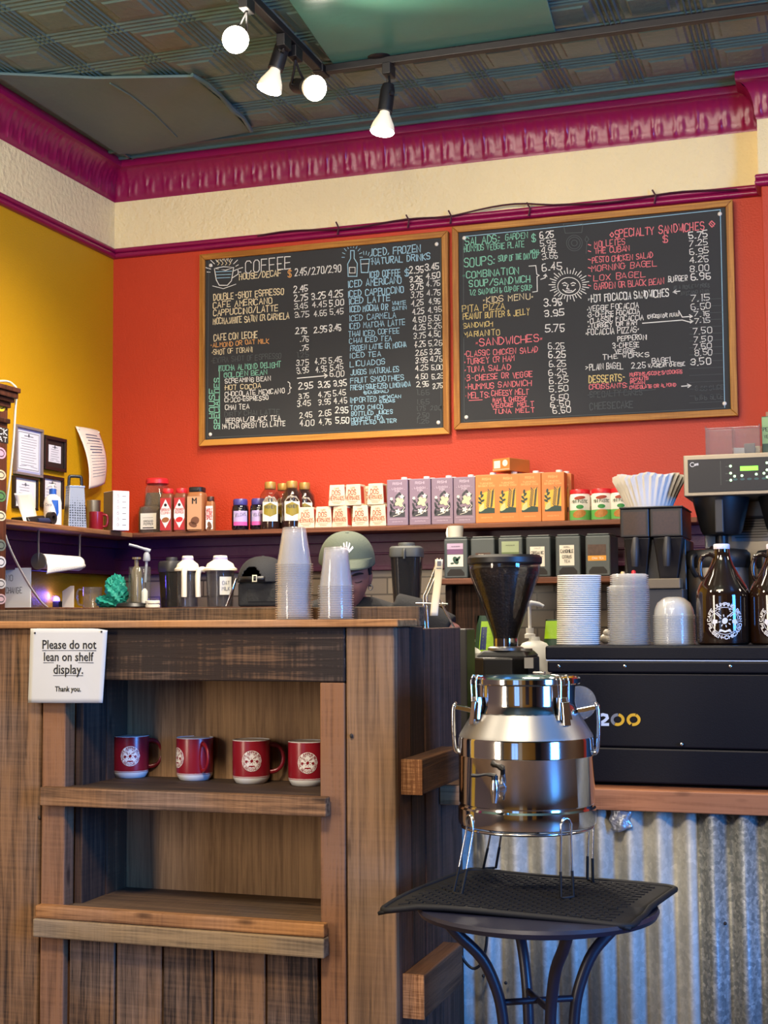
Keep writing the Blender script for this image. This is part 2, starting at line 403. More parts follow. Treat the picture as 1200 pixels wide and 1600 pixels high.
mb.box(x0, x0 + t, y0, y1, z0, z1); mb.box(x1 - t, x1, y0, y1, z0, z1); mb.box(x0, x1, y0, y1, z0, z0 + t); mb.box(x0, x1, y0, y1, z1 - t, z1); mb.box(-1.27, -1.23, y0, y1, z0, z1)
struct(mb.build('window_1', M_dkframe))
mb = MB(); y0, y1, z0, z1, x0, x1 = -0.35, 0.95, 0.6, 2.7, ROOMX + 0.02, ROOMX + 0.08
mb.box(x0, x1, y0, y0 + t, z0, z1); mb.box(x0, x1, y1 - t, y1, z0, z1); mb.box(x0, x1, y0, y1, z0, z0 + t); mb.box(x0, x1, y0, y1, z1 - t, z1); mb.box(x0, x1, 0.28, 0.32, z0, z1)
struct(mb.build('window_2', M_dkframe))

# pressed tin ceiling: nested squares and bundles of ribs, plain border by the walls
mb = MB()
mb.box(XL, ROOMX, ROOMY, YB, HC, HC + 0.1)
P = 0.30
def frus(cx, cy, a, b, z0, z1):
    mb.hexa([(cx - b, cy - b, z1), (cx + b, cy - b, z1), (cx + b, cy + b, z1), (cx - b, cy + b, z1)], [(cx - a, cy - a, z0), (cx + a, cy - a, z0), (cx + a, cy + a, z0), (cx - a, cy + a, z0)])
x = XL + 0.20
while x < 0.55:
    y = YB - 0.24 - P
    while y > 3.2:
        cx, cy = x + P / 2, y + P / 2
        frus(cx, cy, 0.104, 0.096, HC, HC - 0.006); frus(cx, cy, 0.074, 0.066, HC - 0.006, HC - 0.011)
        y -= P
    x += P
x = XL + 0.20
while x < 0.9:
    for o in (-0.030, -0.010, 0.010, 0.030):
        mb.prism([(x + o - 0.006, HC), (x + o, HC - 0.007), (x + o + 0.006, HC)], 3.2, YB - 0.24, 'y')
    x += P
y = YB - 0.24
while y > 3.2:
    for o in (-0.030, 0.0, 0.030):
        mb.prism([(y + o - 0.006, HC), (y + o, HC - 0.006), (y + o + 0.006, HC)], XL + 0.2, 0.85, 'x')
    y -= P
for o in (0.10, 0.20): mb.box(XL, 0.85, YB - o - 0.014, YB - o, HC - 0.012, HC)
for o in (0.14,): mb.box(XL + o, XL + o + 0.014, 3.2, YB, HC - 0.012, HC)
struct(mb.build('ceiling', M_tin))
def patch(name, pts, m, z0, kids=()):
    q = [at(u, v, z=z0 - 0.006) for u, v in pts]
    mb = MB(); mb.prism([(p.x, p.y) for p in q], z0 - 0.012, z0, 'z')
    return struct(mb.build(name, m, bevel=0.003))
ZT = HC - 0.012
patch('ceiling_patch', [(-10, 114), (150, 121), (302, 118), (352, 160), (392, 204), (215, 238), (186, 240)], M_patch, ZT)
patch('ceiling_patch', [(425, -40), (845, -40), (868, 48), (700, 72), (520, 98)], M_tealpatch, ZT)
mb = MB()
_p = [at(u, v, z=ZT - 0.014) for u, v in ((172, 130), (205, 150), (240, 178), (276, 214))]
mb.tube(_p, 0.004, 6)
struct(mb.build('ceiling_seam', M_tin, smooth=40))
mb = MB()
mb.tube([at(u, v, z=ZT - 0.014) for u, v in ((300, 117), (322, 130), (345, 150), (362, 170), (380, 184), (392, 204))], [0.008, 0.012, 0.009, 0.014, 0.009, 0.011], 7)
struct(mb.build('ceiling_seam', M_patch, smooth=40))

# cornice, cream band, rails: swept along left wall, back wall and round the pilaster
PATH = [((XL, 2.6), (XL, YB)), ((XL, YB), (XP, YB)), ((XP, YB), (XP, YP)), ((XP, YP), (1.2, YP))]
MIT = [(0, -1), (1, -1), (1, 1), (-1, 0)]         # how the ends slide with the projection
def sweep(mb, prof, step=None, relief=None):
    for (p0, p1), (a, b) in zip(PATH, MIT):
        p0 = Vector(p0); p1 = Vector(p1); L = (p1 - p0).length; d = (p1 - p0) / L; n = Vector((d.y, -d.x))
        k = max(1, int(L / step)) if step else 1
        def fn(u, v):
            i = min(int(round(v * (len(prof) - 1))), len(prof) - 1); o, z = prof[i]
            s0, s1 = a * o, L + b * o; s = s0 + (s1 - s0) * u
            if relief: o = o + relief(s, i)
            q = p0 + d * s + n * o
            return (q.x, q.y, z)
        mb.grid(k, len(prof) - 1, fn)
ZC = 3.307
prof = [(0.0, ZC), (0.012, ZC), (0.014, ZC + 0.012)]
for i in range(9):
    t = i / 8 * PI / 2
    prof.append((0.018 + 0.062 * (1 - math.cos(t)), ZC + 0.018 + 0.128 * math.sin(t)))
prof += [(0.088, ZC + 0.148), (0.090, ZC + 0.165), (0.086, HC)]
def relief(s, i):
    if i < 3 or i > 10: return 0.0
    q = (s / 0.094) % 1.0
    r = 0.006 if q < 0.10 else 0.0
    if 0.10 <= q < 0.55 and i in (4, 5): r = 0.007 * math.sin((q - 0.10) / 0.45 * PI) ** 2
    if 0.62 <= q < 0.72 and i >= 6: r = 0.004
    if 0.25 <= q < 0.32 and i >= 7: r = 0.003
    return r
mb = MB(); sweep(mb, prof, 0.0078, relief)
struct(mb.build('trim_1', M_magenta, smooth=50))
mb = MB(); sweep(mb, [(0, 3.072), (0.010, 3.072), (0.010, ZC), (0, ZC)], 0.5)
struct(mb.build('trim_2', M_cream))
rp = [(0.0, 3.076)]
for zc, r in ((3.064, 0.012), (3.040, 0.013)):
    for i in range(7):
        t = PI / 2 - PI * i / 6
        rp.append((0.012 + r * math.cos(t), zc + r * math.sin(t)))
rp.append((0.0, 3.026))
mb = MB(); sweep(mb, rp, 0.5)
struct(mb.build('trim_3', M_magenta, smooth=50))
# twig-like old cable stapled along the rail
M_vine = mat('dark_cable', srgb(70, 24, 40), 0.6)
mb = MB()
pts = []
for i in range(40):
    u = i / 39; X = -2.6 + 2.2 * u
    pts.append((X, YB - 0.036, 3.062 + 0.008 * math.sin(u * 23) + (0.03 * math.sin((u - 0.42) * 15) if 0.42 < u < 0.62 else 0)))
mb.tube(pts, 0.004, 6)
for X in (-2.2, -1.86, -1.66, -1.3, -0.75):
    mb.tube([(X, YB - 0.034, 3.03), (X + 0.01, YB - 0.045, 3.06), (X - 0.006, YB - 0.036, 3.09)], 0.004, 5)
tag(mb.build('cable', M_vine, smooth=60), 'thin dark cable stapled along the magenta rail above the boards', 'cable')

# purple moulding under the wall shelf, tile behind the work counter
mb = MB()
mb.box(XL, XP, YB - 0.05, YB, 1.475, 1.64); mb.box(XL, XP, YB - 0.065, YB, 1.475, 1.495); mb.box(XL, XP, YB - 0.075, YB, 1.60, 1.64)
mb.box(XL, XP, YB - 0.06, YB, 1.545, 1.555)
struct(mb.build('trim_4', M_purple, bevel=0.003))
mb = MB()
mb.box(XL, XL + 0.05, 4.6, YB - 0.05, 1.475, 1.64); mb.box(XL, XL + 0.065, 4.6, YB - 0.05, 1.475, 1.495); mb.box(XL, XL + 0.075, 4.6, YB - 0.05, 1.60, 1.64)
struct(mb.build('trim_5', M_purple, bevel=0.003))
mb = MB(); mb.box(XL + 0.02, XP, YB - 0.012, YB, 0.9, 1.475); struct(mb.build('trim_6', M_tile))

# ================================================================== the two chalkboards
M_oak = wood('oak_frame', srgb(146, 92, 32), srgb(196, 138, 60), 'x', 1.0, 0.15, 0.45, 0.05, knots=False)
M_oakv = wood('oak_frame_upright', srgb(146, 92, 32), srgb(196, 138, 60), 'z', 1.0, 0.15, 0.45, 0.05, knots=False)
M_slate = mat('chalkboard', srgb(40, 42, 42), 0.75, vary=0.25, vscale=3, bump=0.05)
CH = {k: mat('chalk_' + k, srgb(*c), 0.95, vary=0.12, vscale=60) for k, c in dict(white=(222, 220, 208), cream=(220, 204, 160), green=(128, 190, 160), blue=(150, 190, 204), pink=(222, 120, 122), yellow=(212, 190, 120), dim=(78, 82, 80), orange=(220, 160, 90)).items()}
CNAME = dict(white='white', cream='cream', green='green', blue='pale blue', pink='pink', yellow='yellow', dim='smudged', orange='orange')
M_screw = mat('pale_screw', srgb(220, 215, 200), 0.4)

def chalkboard(label, tl, tr, br, bl, sc, org, entries, draw):
    """corner pixels on the wall; entries in the pixels of an enlarged view with scale sc and origin org"""
    y = YB
    A = at(*tl, y=y - 0.036); B = at(*tr, y=y - 0.036); C_ = at(*br, y=y - 0.036); D = at(*bl, y=y - 0.036)
    x0 = (A.x + D.x) / 2; x1 = (B.x + C_.x) / 2; z1 = (A.z + B.z) / 2; z0 = (C_.z + D.z) / 2
    w, h = x1 - x0, z1 - z0
    t = thing('chalkboard_menu', label, 'menu board', (x0, YB - 0.004, z0))
    fw = 0.029
    mb = MB(); mb.box(fw * 0.5, w - fw * 0.5, -0.022, -0.006, fw * 0.5, h - fw * 0.5); mb.build('chalkboard_panel', M_slate, t)
    for zz in (0, h - fw):
        mb = MB(); mb.prism([(0, zz), (w, zz), (w - fw, zz + fw), (fw, zz + fw)] if zz == 0 else [(fw, zz), (w - fw, zz), (w, h), (0, h)], -0.034, 0, 'y'); mb.build('frame_rail', M_oak, t, bevel=0.003)
    for s in (0, 1):
        mb = MB(); mb.prism([(0, 0), (fw, fw), (fw, h - fw), (0, h)] if s == 0 else [(w, 0), (w, h), (w - fw, h - fw), (w - fw, fw)], -0.034, 0, 'y'); mb.build('frame_stile', M_oakv, t, bevel=0.003)
    for sx, sz in ((0.055, 0.055), (w - 0.055, 0.055), (0.055, h - 0.055), (w - 0.055, h - 0.055)):
        mb = MB(); mb.sphere((sx, -0.022, sz), 0.009, 12, 8, (1, 0.45, 1)); mb.build('screw', M_screw, t, smooth=60)
    fn = lambda u, q: (u, -0.0235, q)
    G = {}
    def g(c):
        if c not in G: G[c] = MB()
        return G[c]
    def loc(px, py):
        p = at(org[0] + px / sc, org[1] + py / sc, y=YB - 0.0275); return p.x - x0, p.z - z0
    for e in entries:
        c, tx, a, b, base, cap = e
        xa, za = loc(a, base); xb, _ = loc(a + (b - a) * 0.96, base)
        kz = 0.88 * pm((x0 + xa, YB, z0 + za)) / sc
        chalk(g(c), tx, xa, xb, za, cap * kz, 0.0030 if cap < 30 else 0.0040, fn, 0.0022)
    draw(g, loc, fn)
    for c, mb in G.items():
        o = mb.build('chalk_lettering', CH[c], t)
        o['label'] = CNAME[c] + ' chalk lettering'
    return t

E1 = []
for ln in '''white|COFFEE|240|450|190|62
cream|HOUSE/DECAF|210|405|220|30
orange|$|428|444|210|36
white|2.45/2.70/2.90|460|672|203|36
cream|DOUBLE-SHOT ESPRESSO|95|422|312|31
white|2.45|455|520|277|30
cream|CAFE AMERICANO|95|368|347|30
white|2.75|458|520|316|30
white|3.25|535|598|308|32
white|4.25|610|677|300|34
cream|CAPPUCCINO/LATTE|95|395|383|30
white|3.45|457|520|352|28
white|4.45|538|602|345|28
white|5.00|615|680|340|30
cream|MOCHA,WHITE SATIN OR CARMELA|95|445|420|30
white|3.75|460|525|390|28
white|4.65|545|605|385|28
white|5.45|617|680|377|28
cream|CAFE CON LECHE|97|300|493|32
white|2.75|462|515|463|30
white|2.95|545|605|457|30
white|3.45|612|668|450|32
orange|*ALMOND OR OAT MILK|85|355|522|22
white|.75|482|522|497|26
cream|*SHOT OF TORANI|88|275|555|25
white|.75|482|522|537|26
dim|*EXTRA SHOT OF ESPRESSO|88|410|592|26
dim|1.25|468|522|568|24
green|MOCHA ALMOND DELIGHT|122|408|628|27
white|3.75|465|522|605|28
white|4.75|548|600|597|28
white|5.45|612|672|592|28
green|GOLDEN BEAN|142|343|656|24
white|3.95|468|525|638|28
white|4.95|553|605|632|28
white|5.45|617|675|624|28
white|SCREAMING BEAN|147|357|683|22
white|6.00|617|682|654|28
cream|HOT COCOA|147|312|713|23
white|2.95|475|540|708|30
white|3.25|565|620|702|30
white|3.95|632|690|697|32
white|CHOCOLATE MEXICANO|147|422|742|23
white|3.75|475|525|752|26
white|4.75|565|622|745|26
white|5.45|630|688|738|28
white|CHOCO-ESPRESSO|147|347|767|22
white|3.45|470|530|785|26
white|3.95|565|622|779|26
white|4.45|635|692|773|28
white|CHAI TEA|147|258|802|24
dim|DIRTY CHAI LATTE|147|400|832|24
white|HERBAL/BLACK TEA|150|405|860|24
white|2.45|482|537|838|28
white|2.65|568|625|829|28
white|2.95|640|697|816|30
white|MATCHA GREEN TEA LATTE|135|427|887|24
white|4.00|482|547|873|28
white|4.75|568|625|868|28
white|5.50|640|705|863|30
blue|ICED, FROZEN|805|1030|115|36
blue|NATURAL DRINKS|805|1075|153|32
blue|ICED COFFEE|795|935|212|32
blue|$|950|968|203|34
white|2.95|972|1035|192|34
white|3.45|1040|1105|178|30
blue|ICED AMERICANO|700|945|255|33
white|3.25|972|1030|232|30
white|4.50|1045|1110|217|30
blue|ICED CAPPUCCINO|700|955|298|32
white|3.75|975|1035|266|30
white|4.75|1047|1110|251|28
blue|ICED LATTE|702|893|330|30
white|3.75|978|1035|301|28
white|4.75|1050|1110|292|28
blue|ICED MOCHA OR|705|880|367|30
blue|WHITE|893|958|335|18
blue|SATIN|893|958|357|18
white|4.25|980|1035|338|28
white|4.95|1058|1110|330|28
blue|ICED CARMELA|705|920|405|28
white|4.25|983|1038|375|28
white|4.95|1055|1115|368|28
blue|ICED MATCHA LATTE|703|962|440|28
white|4.50|985|1045|412|28
white|5.50|1057|1115|405|28
blue|THAI ICED COFFEE|700|935|475|26
white|4.25|988|1045|447|28
white|5.25|1055|1115|440|28
blue|CHAI ICED TEA|703|900|505|25
white|3.75|990|1045|483|28
white|4.50|1057|1113|476|28
blue|FROZEN LATTE OR MOCHA|708|967|538|26
white|4.25|993|1045|522|28
white|5.25|1057|1118|516|28
blue|ICED TEA|708|848|570|25
white|2.65|998|1050|558|26
white|3.25|1060|1115|553|26
blue|LICUADOS|708|868|608|27
white|3.95|998|1055|592|26
white|4.75|1065|1118|587|28
blue|JUGOS NATURALES|708|932|645|26
white|4.25|998|1055|627|26
white|5.00|1070|1123|623|24
blue|FRUIT SMOOTHIES|708|957|682|26
white|4.50|998|1055|666|26
white|5.25|1070|1123|663|26
blue|FRESH SQUEEZED LIMONADA|708|985|713|24
white|2.95|1000|1060|698|26
white|3.75|1075|1122|706|26
blue|(SEASONAL)|765|882|730|14
blue|IMPORTED|708|830|770|26
blue|MEXICAN|838|935|752|16
blue|SODAS|838|908|769|14
blue|TOPO CHICO|708|858|803|22
blue|BOTTLED JUICES|712|902|828|20
blue|HONEST TEA|712|860|850|18
blue|BOTTLED WATER|715|920|868|18
dim|1.65|1005|1060|735|26
dim|1.65|1005|1060|778|24
dim|1.75  2.00|1005|1115|806|22
dim|2.50|1005|1060|836|22
dim|1.25|1005|1060|862|22'''.split('\n'):
    c, tx, a, b, base, cap = ln.split('|'); E1.append((c, tx, float(a), float(b), float(base), float(cap)))
def draw1(g, loc, fn):
    L = lambda c, pts, w=0.004: g(c).pline([loc(*p) for p in pts], w, fn)
    L('dim', [(75, 128), (1110, 35), (1112, 880), (68, 925), (75, 128)], 0.003)
    # steaming cup with rays
    L('white', [(100, 170), (108, 220), (122, 245), (158, 245), (176, 225), (186, 165)]); L('white', [(100, 170), (140, 162), (186, 165), (150, 178), (100, 170)])
    L('white', [(184, 182), (205, 172), (206, 195), (180, 212)]); L('white', [(92, 248), (140, 260), (196, 240)], 0.003)
    for i in range(13):
        a = PI * (0.02 + i / 12 * 0.96); cx, cy = 143, 190; r0, r1 = 62, 62 + (26 if i % 2 else 14)
        L('white', [(cx - r0 * math.cos(a), cy - 0.9 * r0 * math.sin(a)), (cx - r1 * math.cos(a), cy - 0.9 * r1 * math.sin(a))], 0.0035)
    for s in range(4): L('cream', [(115 + 17 * s, 155), (122 + 17 * s, 146), (114 + 17 * s, 137), (122 + 17 * s, 126)], 0.003)
    for k in range(3): L('blue', [(106, 185 + 14 * k), (178 - 4 * k, 182 + 14 * k)], 0.003)
    # bottle and glass
    L('blue', [(708, 90), (708, 125), (695, 150), (697, 205), (736, 205), (738, 148), (724, 125), (724, 90), (708, 90)]); L('white', [(703, 165), (728, 165), (728, 190), (703, 190), (703, 165)], 0.003)
    L('blue', [(752, 130), (756, 188), (786, 188), (792, 128), (752, 130)]); L('white', [(754, 150), (790, 148)], 0.003)
    for i in range(10):
        a = PI * i / 9; L('blue', [(715 - 34 * math.cos(a), 120 - 44 * math.sin(a)), (715 - 46 * math.cos(a), 120 - 60 * math.sin(a))], 0.003)
        if i > 3: L('blue', [(772 - 28 * math.cos(a), 138 - 30 * math.sin(a)), (772 - 38 * math.cos(a), 138 - 46 * math.sin(a))], 0.003)
    L('white', [(470, 660), (604, 648)]); L('white', [(590, 640), (605, 648), (592, 658)])
    L('white', [(428, 676), (437, 682), (436, 698), (444, 703), (436, 708), (437, 724), (428, 730)], 0.003)
    # upright words along the left edge
    for tx, xa, ya, yb, cap in (('HOUSE', 101, 838, 708, 24), ('SPECIALTIES', 121, 886, 660, 22)):
        st, tot = strokes(tx)
        for pl in st: L('green', [(xa - q * cap / 6, ya + (yb - ya) * u / tot) for u, q in pl], 0.0045)
    L('green', [(124, 888), (122, 605), (160, 602)], 0.003)
chalkboard('chalkboard drinks menu in a light oak frame, headed coffee and iced drinks', (309, 398), (700, 360), (702, 678), (313, 697), 2.857, (300, 360), E1, draw1)

E2 = []
for ln in '''green|SALADS:|70|215|217|36
green|GARDEN|235|328|197|28
green|$|342|358|203|34
white|6.25|373|432|190|30
green|HUMMUS VEGGIE PLATE|65|322|245|27
white|5.95|375|440|222|26
green|SOUPS:|65|195|306|40
green|SOUP OF THE DAY CUP|205|377|283|26
green|BOWL|335|375|249|14
white|4.95|382|443|250|26
white|3.65|385|450|275|26
green|*COMBINATION|62|298|352|30
white|6.45|385|465|322|34
green|SOUP/SANDWICH|88|345|388|30
green|1/2 SANDWICH & CUP OF SOUP|90|352|420|24
cream|*KIDS MENU*|145|355|452|27
yellow|PITA PIZZA|60|240|490|29
white|3.95|393|468|465|32
yellow|PEANUT BUTTER & JELLY|60|342|520|27
white|3.95|393|475|510|30
yellow|SANDWICH|63|187|555|22
yellow|MARIANITO|65|217|592|25
white|5.75|397|478|572|34
pink|*SANDWICHES*|115|397|628|33
pink|*CLASSIC CHICKEN SALAD|68|380|672|25
white|6.25|410|478|642|28
pink|*TURKEY OR HAM|68|278|702|25
white|6.25|410|480|678|30
pink|*TUNA SALAD|68|262|736|25
white|6.25|412|482|713|28
pink|*3-CHEESE OR VEGGIE|70|357|770|25
white|6.25|412|487|748|28
pink|*HUMMUS SANDWICH|72|350|805|25
white|6.25|415|492|782|28
pink|*MELTS:|72|172|842|26
pink|CHEESY MELT|178|335|832|24
white|5.50|415|492|816|26
pink|HAM & CHEESE|182|325|858|20
white|6.50|420|493|850|26
pink|VEGGIE MELT|180|355|880|18
white|6.50|420|498|876|24
pink|TUNA MELT|187|358|905|20
white|6.50|428|505|902|26
pink|SPECIALTY SANDWICHES|680|1058|187|36
pink|$|875|895|206|32
pink|MOLLETES|597|727|226|28
white|5.75|980|1062|190|30
pink|THE CUBAN|597|747|253|25
white|7.25|985|1062|222|28
pink|PESTO CHICKEN SALAD|587|847|290|26
white|6.95|985|1065|256|28
pink|MORNING BAGEL|587|862|323|26
white|4.25|985|1065|290|28
pink|LOX BAGEL|595|812|362|26
white|8.00|987|1067|325|28
pink|GARDEN OR BLACK BEAN|597|890|397|28
white|BURGER|898|978|366|24
white|6.95|990|1073|360|30
dim|AS A PICKLE W/ FRIES|920|1070|398|16
dim|AVOCADO +1.50|950|1070|420|16
white|*HOT FOCACCIA SANDWICHES|575|912|450|34
white|*VEGGIE FOCACCIA|568|785|487|24
white|7.15|990|1068|446|28
white|*3-CHEESE FOCACCIA|568|790|511|22
white|6.50|992|1075|480|28
white|*CLASSIC FOCACCIA|570|805|537|23
white|(CHICKEN OR TUNA)|812|945|515|16
white|7.15|1005|1070|508|22
white|*TURKEY OR HAM|572|780|555|18
white|7.15|1005|1070|535|22
white|*FOCACCIA PIZZAS*|562|787|585|27
white|7.50|1000|1078|580|28
white|PEPPERONI|692|815|608|22
white|7.50|1002|1078|613|24
white|3-CHEESE|672|785|637|22
white|7.50|1000|1078|641|24
white|VEGGIE|680|770|660|20
white|8.50|1007|1080|667|26
white|THE WORKS|632|825|682|20
white|>PLAIN BAGEL|562|718|728|27
white|2.25|750|805|719|26
white|BAGEL|832|922|698|22
white|W/CREAM CHEESE|817|972|716|16
white|3.50|992|1072|706|30
yellow|DESSERTS-|575|730|778|32
pink|MUFFINS/SCONES/COOKIES|740|965|752|16
pink|DONUTS|745|822|769|13
pink|PLAIN|745|805|785|13
pink|CROISSANTS:|575|738|805|22
pink|CHOCOLATE OR ALMOND|742|937|802|14
dim|SPECIALTY CAKES|580|800|838|26
dim|CHEESECAKE|580|762|887|30
dim|6.65 SLICE|1010|1128|810|20
dim|6.65 SLICE|1010|1128|848|20'''.split('\n'):
    c, tx, a, b, base, cap = ln.split('|'); E2.append((c, tx, float(a), float(b), float(base), float(cap)))
def draw2(g, loc, fn):
    L = lambda c, pts, w=0.004: g(c).pline([loc(*p) for p in pts], w, fn)
    circ = lambda cx, cy, r, n=22, e=1.0: [(cx + r * math.cos(2 * PI * i / n), cy + e * r * math.sin(2 * PI * i / n)) for i in range(n + 1)]
    L('blue', [(62, 182), (300, 158), (620, 125), (1110, 72), (1128, 880)], 0.003); L('dim', [(62, 182), (66, 935), (1128, 880)], 0.003)
    # sun with a face
    L('white', circ(493, 385, 46, 24, 0.8), 0.003)
    for i in range(34):
        a = 2 * PI * i / 34; r1 = 82 if i % 2 else 70
        L('white', [(493 + 56 * math.cos(a), 378 + 46 * math.sin(a)), (493 + r1 * math.cos(a), 378 + 0.84 * r1 * math.sin(a))], 0.0035)
    for s in (-1, 1):
        L('white', [(493 + s * 8, 374), (493 + s * 17, 369), (493 + s * 27, 373)]); L('white', [(493 + s * 12, 381), (493 + s * 22, 380)])
    L('white', [(490, 378), (484, 394), (494, 396)]); L('white', [(468, 398), (480, 408), (493, 410), (508, 407), (520, 396)]); L('white', [(480, 403), (506, 402)], 0.003)
    # plate, fork and pot
    for r in (32, 24, 12): L('dim', circ(515, 208, r), 0.003)
    L('dim', [(565, 180), (558, 195), (566, 205), (574, 193), (565, 180)], 0.003); L('dim', [(566, 205), (563, 250)], 0.003)
    L('dim', [(470, 130), (550, 128), (545, 165), (478, 168), (470, 130)], 0.003)
    L('white', [(330, 302), (358, 300), (362, 335), (372, 340), (363, 345), (364, 405), (345, 408)], 0.0035); L('white', [(378, 356), (396, 350), (398, 335)]); L('white', [(390, 342), (398, 335), (403, 345)])
    L('white', [(793, 535), (955, 522), (985, 530), (998, 526)]); L('white', [(940, 484), (955, 510), (992, 507)]); L('white', [(984, 500), (996, 507), (986, 513)]); L('white', [(986, 520), (999, 527), (988, 534)])
    L('white', [(952, 792), (988, 789)]); L('white', [(976, 783), (990, 789), (978, 797)]); L('white', [(918, 408), (945, 404)]); L('white', [(930, 398), (918, 408), (932, 414)])
    L('pink', [(1064, 130), (1075, 118), (1088, 130), (1076, 143), (1064, 130)]); L('pink', [(1068, 122), (1084, 140)], 0.003); L('pink', [(660, 175), (668, 165), (676, 175), (668, 184), (660, 175)])
    for yy in (214, 240, 274, 308, 340, 380): L('pink', [(572, yy), (582, yy + 3)])
    L('pink', [(86, 850), (140, 847)], 0.003); L('dim', [(570, 828), (845, 805)], 0.003)
    for k in range(16): L('dim', [(985, 440 + 28 * k), (1120, 434 + 28 * k)], 0.002)
chalkboard('chalkboard food menu in a light oak frame, headed salads and specialty sandwiches', (707, 355), (1146, 310), (1152, 648), (708, 673), 2.609, (700, 300), E2, draw2)
# ================================================================== lettering helpers, round logo
def typefit(mb, text, x0, x1, zb, fn, tall=1.0):
    vs, fs = type2d(text, 1.0, 'LEFT'); xs = [v[0] for v in vs]; a, b = min(xs), max(xs); k = (x1 - x0) / (b - a)
    mb.add([fn(x0 + (x - a) * k, zb + y * k * tall) for x, y in vs], fs)
def printed(mb, text, cx, zb, cap, fn, w=None, weight=0.16):
    """block capitals with even strokes, centred"""
    st, tot = strokes(text.upper()); h = cap / 6.0; k = (w / tot) if w else h * 0.8
    for pl in st: mb.pline([(cx + (u - tot / 2) * k, zb + q * h) for u, q in pl], cap * weight, fn)
def arc_text(mb, text, r, a0, a1, cap, wt, fn, inward=False):
    st, tot = strokes(text); h = cap / 6.0
    for pl in st:
        pts = []
        for u, q in pl:
            a = a0 + (a1 - a0) * u / tot; rr = r - q * h if inward else r + q * h
            pts.append((rr * math.cos(a), rr * math.sin(a)))
        mb.pline(pts, wt, fn)
def disc(mb, r, fn, n=18, r0=0.0):
    for i in range(n):
        a, b = -r + 2 * r * i / n, -r + 2 * r * (i + 1) / n
        f = lambda t: math.sqrt(max(0, r * r - t * t))
        mb.poly([(a, -f(a)), (b, -f(b)), (b, f(b)), (a, f(a))] if f(a) > 1e-6 and f(b) > 1e-6 else ([(a, 0), (b, -f(b)), (b, f(b))] if f(a) <= 1e-6 else [(a, -f(a)), (b, 0), (a, f(a))]), fn)
def ring(mb, r, w, fn, n=40):
    mb.pline([(r * math.cos(2 * PI * i / n), r * math.sin(2 * PI * i / n)) for i in range(n + 1)], w, fn)
def emblem(mb, fn, R, letters=True):
    """round cafe emblem: ring of words, rayed coffee bean, four notched shapes"""
    if letters:
        arc_text(mb, 'CAFE JUMPING BEAN', 0.82 * R, math.radians(182), math.radians(-2), 0.17 * R, 0.045 * R, fn)
        arc_text(mb, 'PILSEN*CHICAGO', 0.99 * R, math.radians(190), math.radians(350), 0.17 * R, 0.045 * R, fn, True)
    ring(mb, 0.74 * R, 0.03 * R, fn)
    mb.ell(0, 0, 0.15 * R, 0.18 * R, -0.5, fn)
    for i in range(8):
        a = PI * i / 4 + 0.2; mb.line((0.25 * R * math.cos(a), 0.25 * R * math.sin(a)), (0.34 * R * math.cos(a), 0.34 * R * math.sin(a)), 0.05 * R, fn)
    for s in (-1, 1):
        for o in (0.0, 0.09):
            mb.line((s * (0.52 - o) * R, (0.42 + o * 0.6) * R), (s * (0.30 - o) * R, (0.24 + o * 0.3) * R), 0.05 * R, fn)
        mb.poly([(s * 0.40 * R, 0.04 * R), (s * 0.64 * R, 0.10 * R), (s * 0.70 * R, -0.10 * R), (s * 0.52 * R, -0.30 * R), (s * 0.50 * R, -0.14 * R), (s * 0.40 * R, -0.12 * R)], fn)
    mb.poly([(-0.36 * R, -0.62 * R), (-0.28 * R, -0.46 * R), (0.28 * R, -0.46 * R), (0.36 * R, -0.62 * R), (0.16 * R, -0.58 * R), (0.0, -0.64 * R), (-0.16 * R, -0.58 * R)], fn)
    mb.line((-0.30 * R, 0.62 * R), (0.30 * R, 0.62 * R), 0.06 * R, fn); mb.line((-0.34 * R, 0.52 * R), (0.34 * R, 0.52 * R), 0.03 * R, fn)
def wrap(rc, zc, a0=-PI / 2):
    return lambda u, w: (rc * math.cos(a0 + u / rc), rc * math.sin(a0 + u / rc), zc + w)
def WM(t):
    mb = MB(); mb.M = Matrix.Translation(-Vector(t.location)); return mb

# ================================================================== wooden counter with open shelves
br = lambda a, b: (srgb(*a), srgb(*b))
KD, KL = (44, 31, 22), (134, 99, 68)
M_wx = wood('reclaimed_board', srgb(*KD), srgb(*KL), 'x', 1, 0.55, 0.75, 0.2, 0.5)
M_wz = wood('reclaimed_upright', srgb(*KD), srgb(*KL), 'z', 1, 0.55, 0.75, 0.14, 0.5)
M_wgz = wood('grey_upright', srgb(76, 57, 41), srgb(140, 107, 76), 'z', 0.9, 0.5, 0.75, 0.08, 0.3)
M_worange = wood('orange_board', srgb(108, 70, 38), srgb(176, 124, 74), 'x', 1, 0.3, 0.7, 0.1, 0.25)
M_wox = wood('lip_board', srgb(88, 62, 40), srgb(164, 120, 80), 'x', 1, 0.35, 0.7, 0.12, 0.45)
M_worz = wood('orange_stile', srgb(72, 46, 29), srgb(136, 94, 62), 'z', 1, 0.5, 0.7, 0.15, 0.2)
M_wgrey = wood('grey_board', srgb(74, 60, 44), srgb(150, 124, 88), 'x', 1, 0.5, 0.75, 0.12, 0.4)
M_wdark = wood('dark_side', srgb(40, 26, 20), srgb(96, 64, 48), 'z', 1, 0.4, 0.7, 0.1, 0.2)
M_wdy = wood('dark_rail', srgb(50, 32, 22), srgb(104, 70, 46), 'y', 1, 0.5, 0.7, 0.1, 0.2)
M_wend = wood('end_grain', srgb(116, 74, 44), srgb(200, 146, 100), 'z', 3, 0.5, 0.75, 0.4, 0, knots=False)
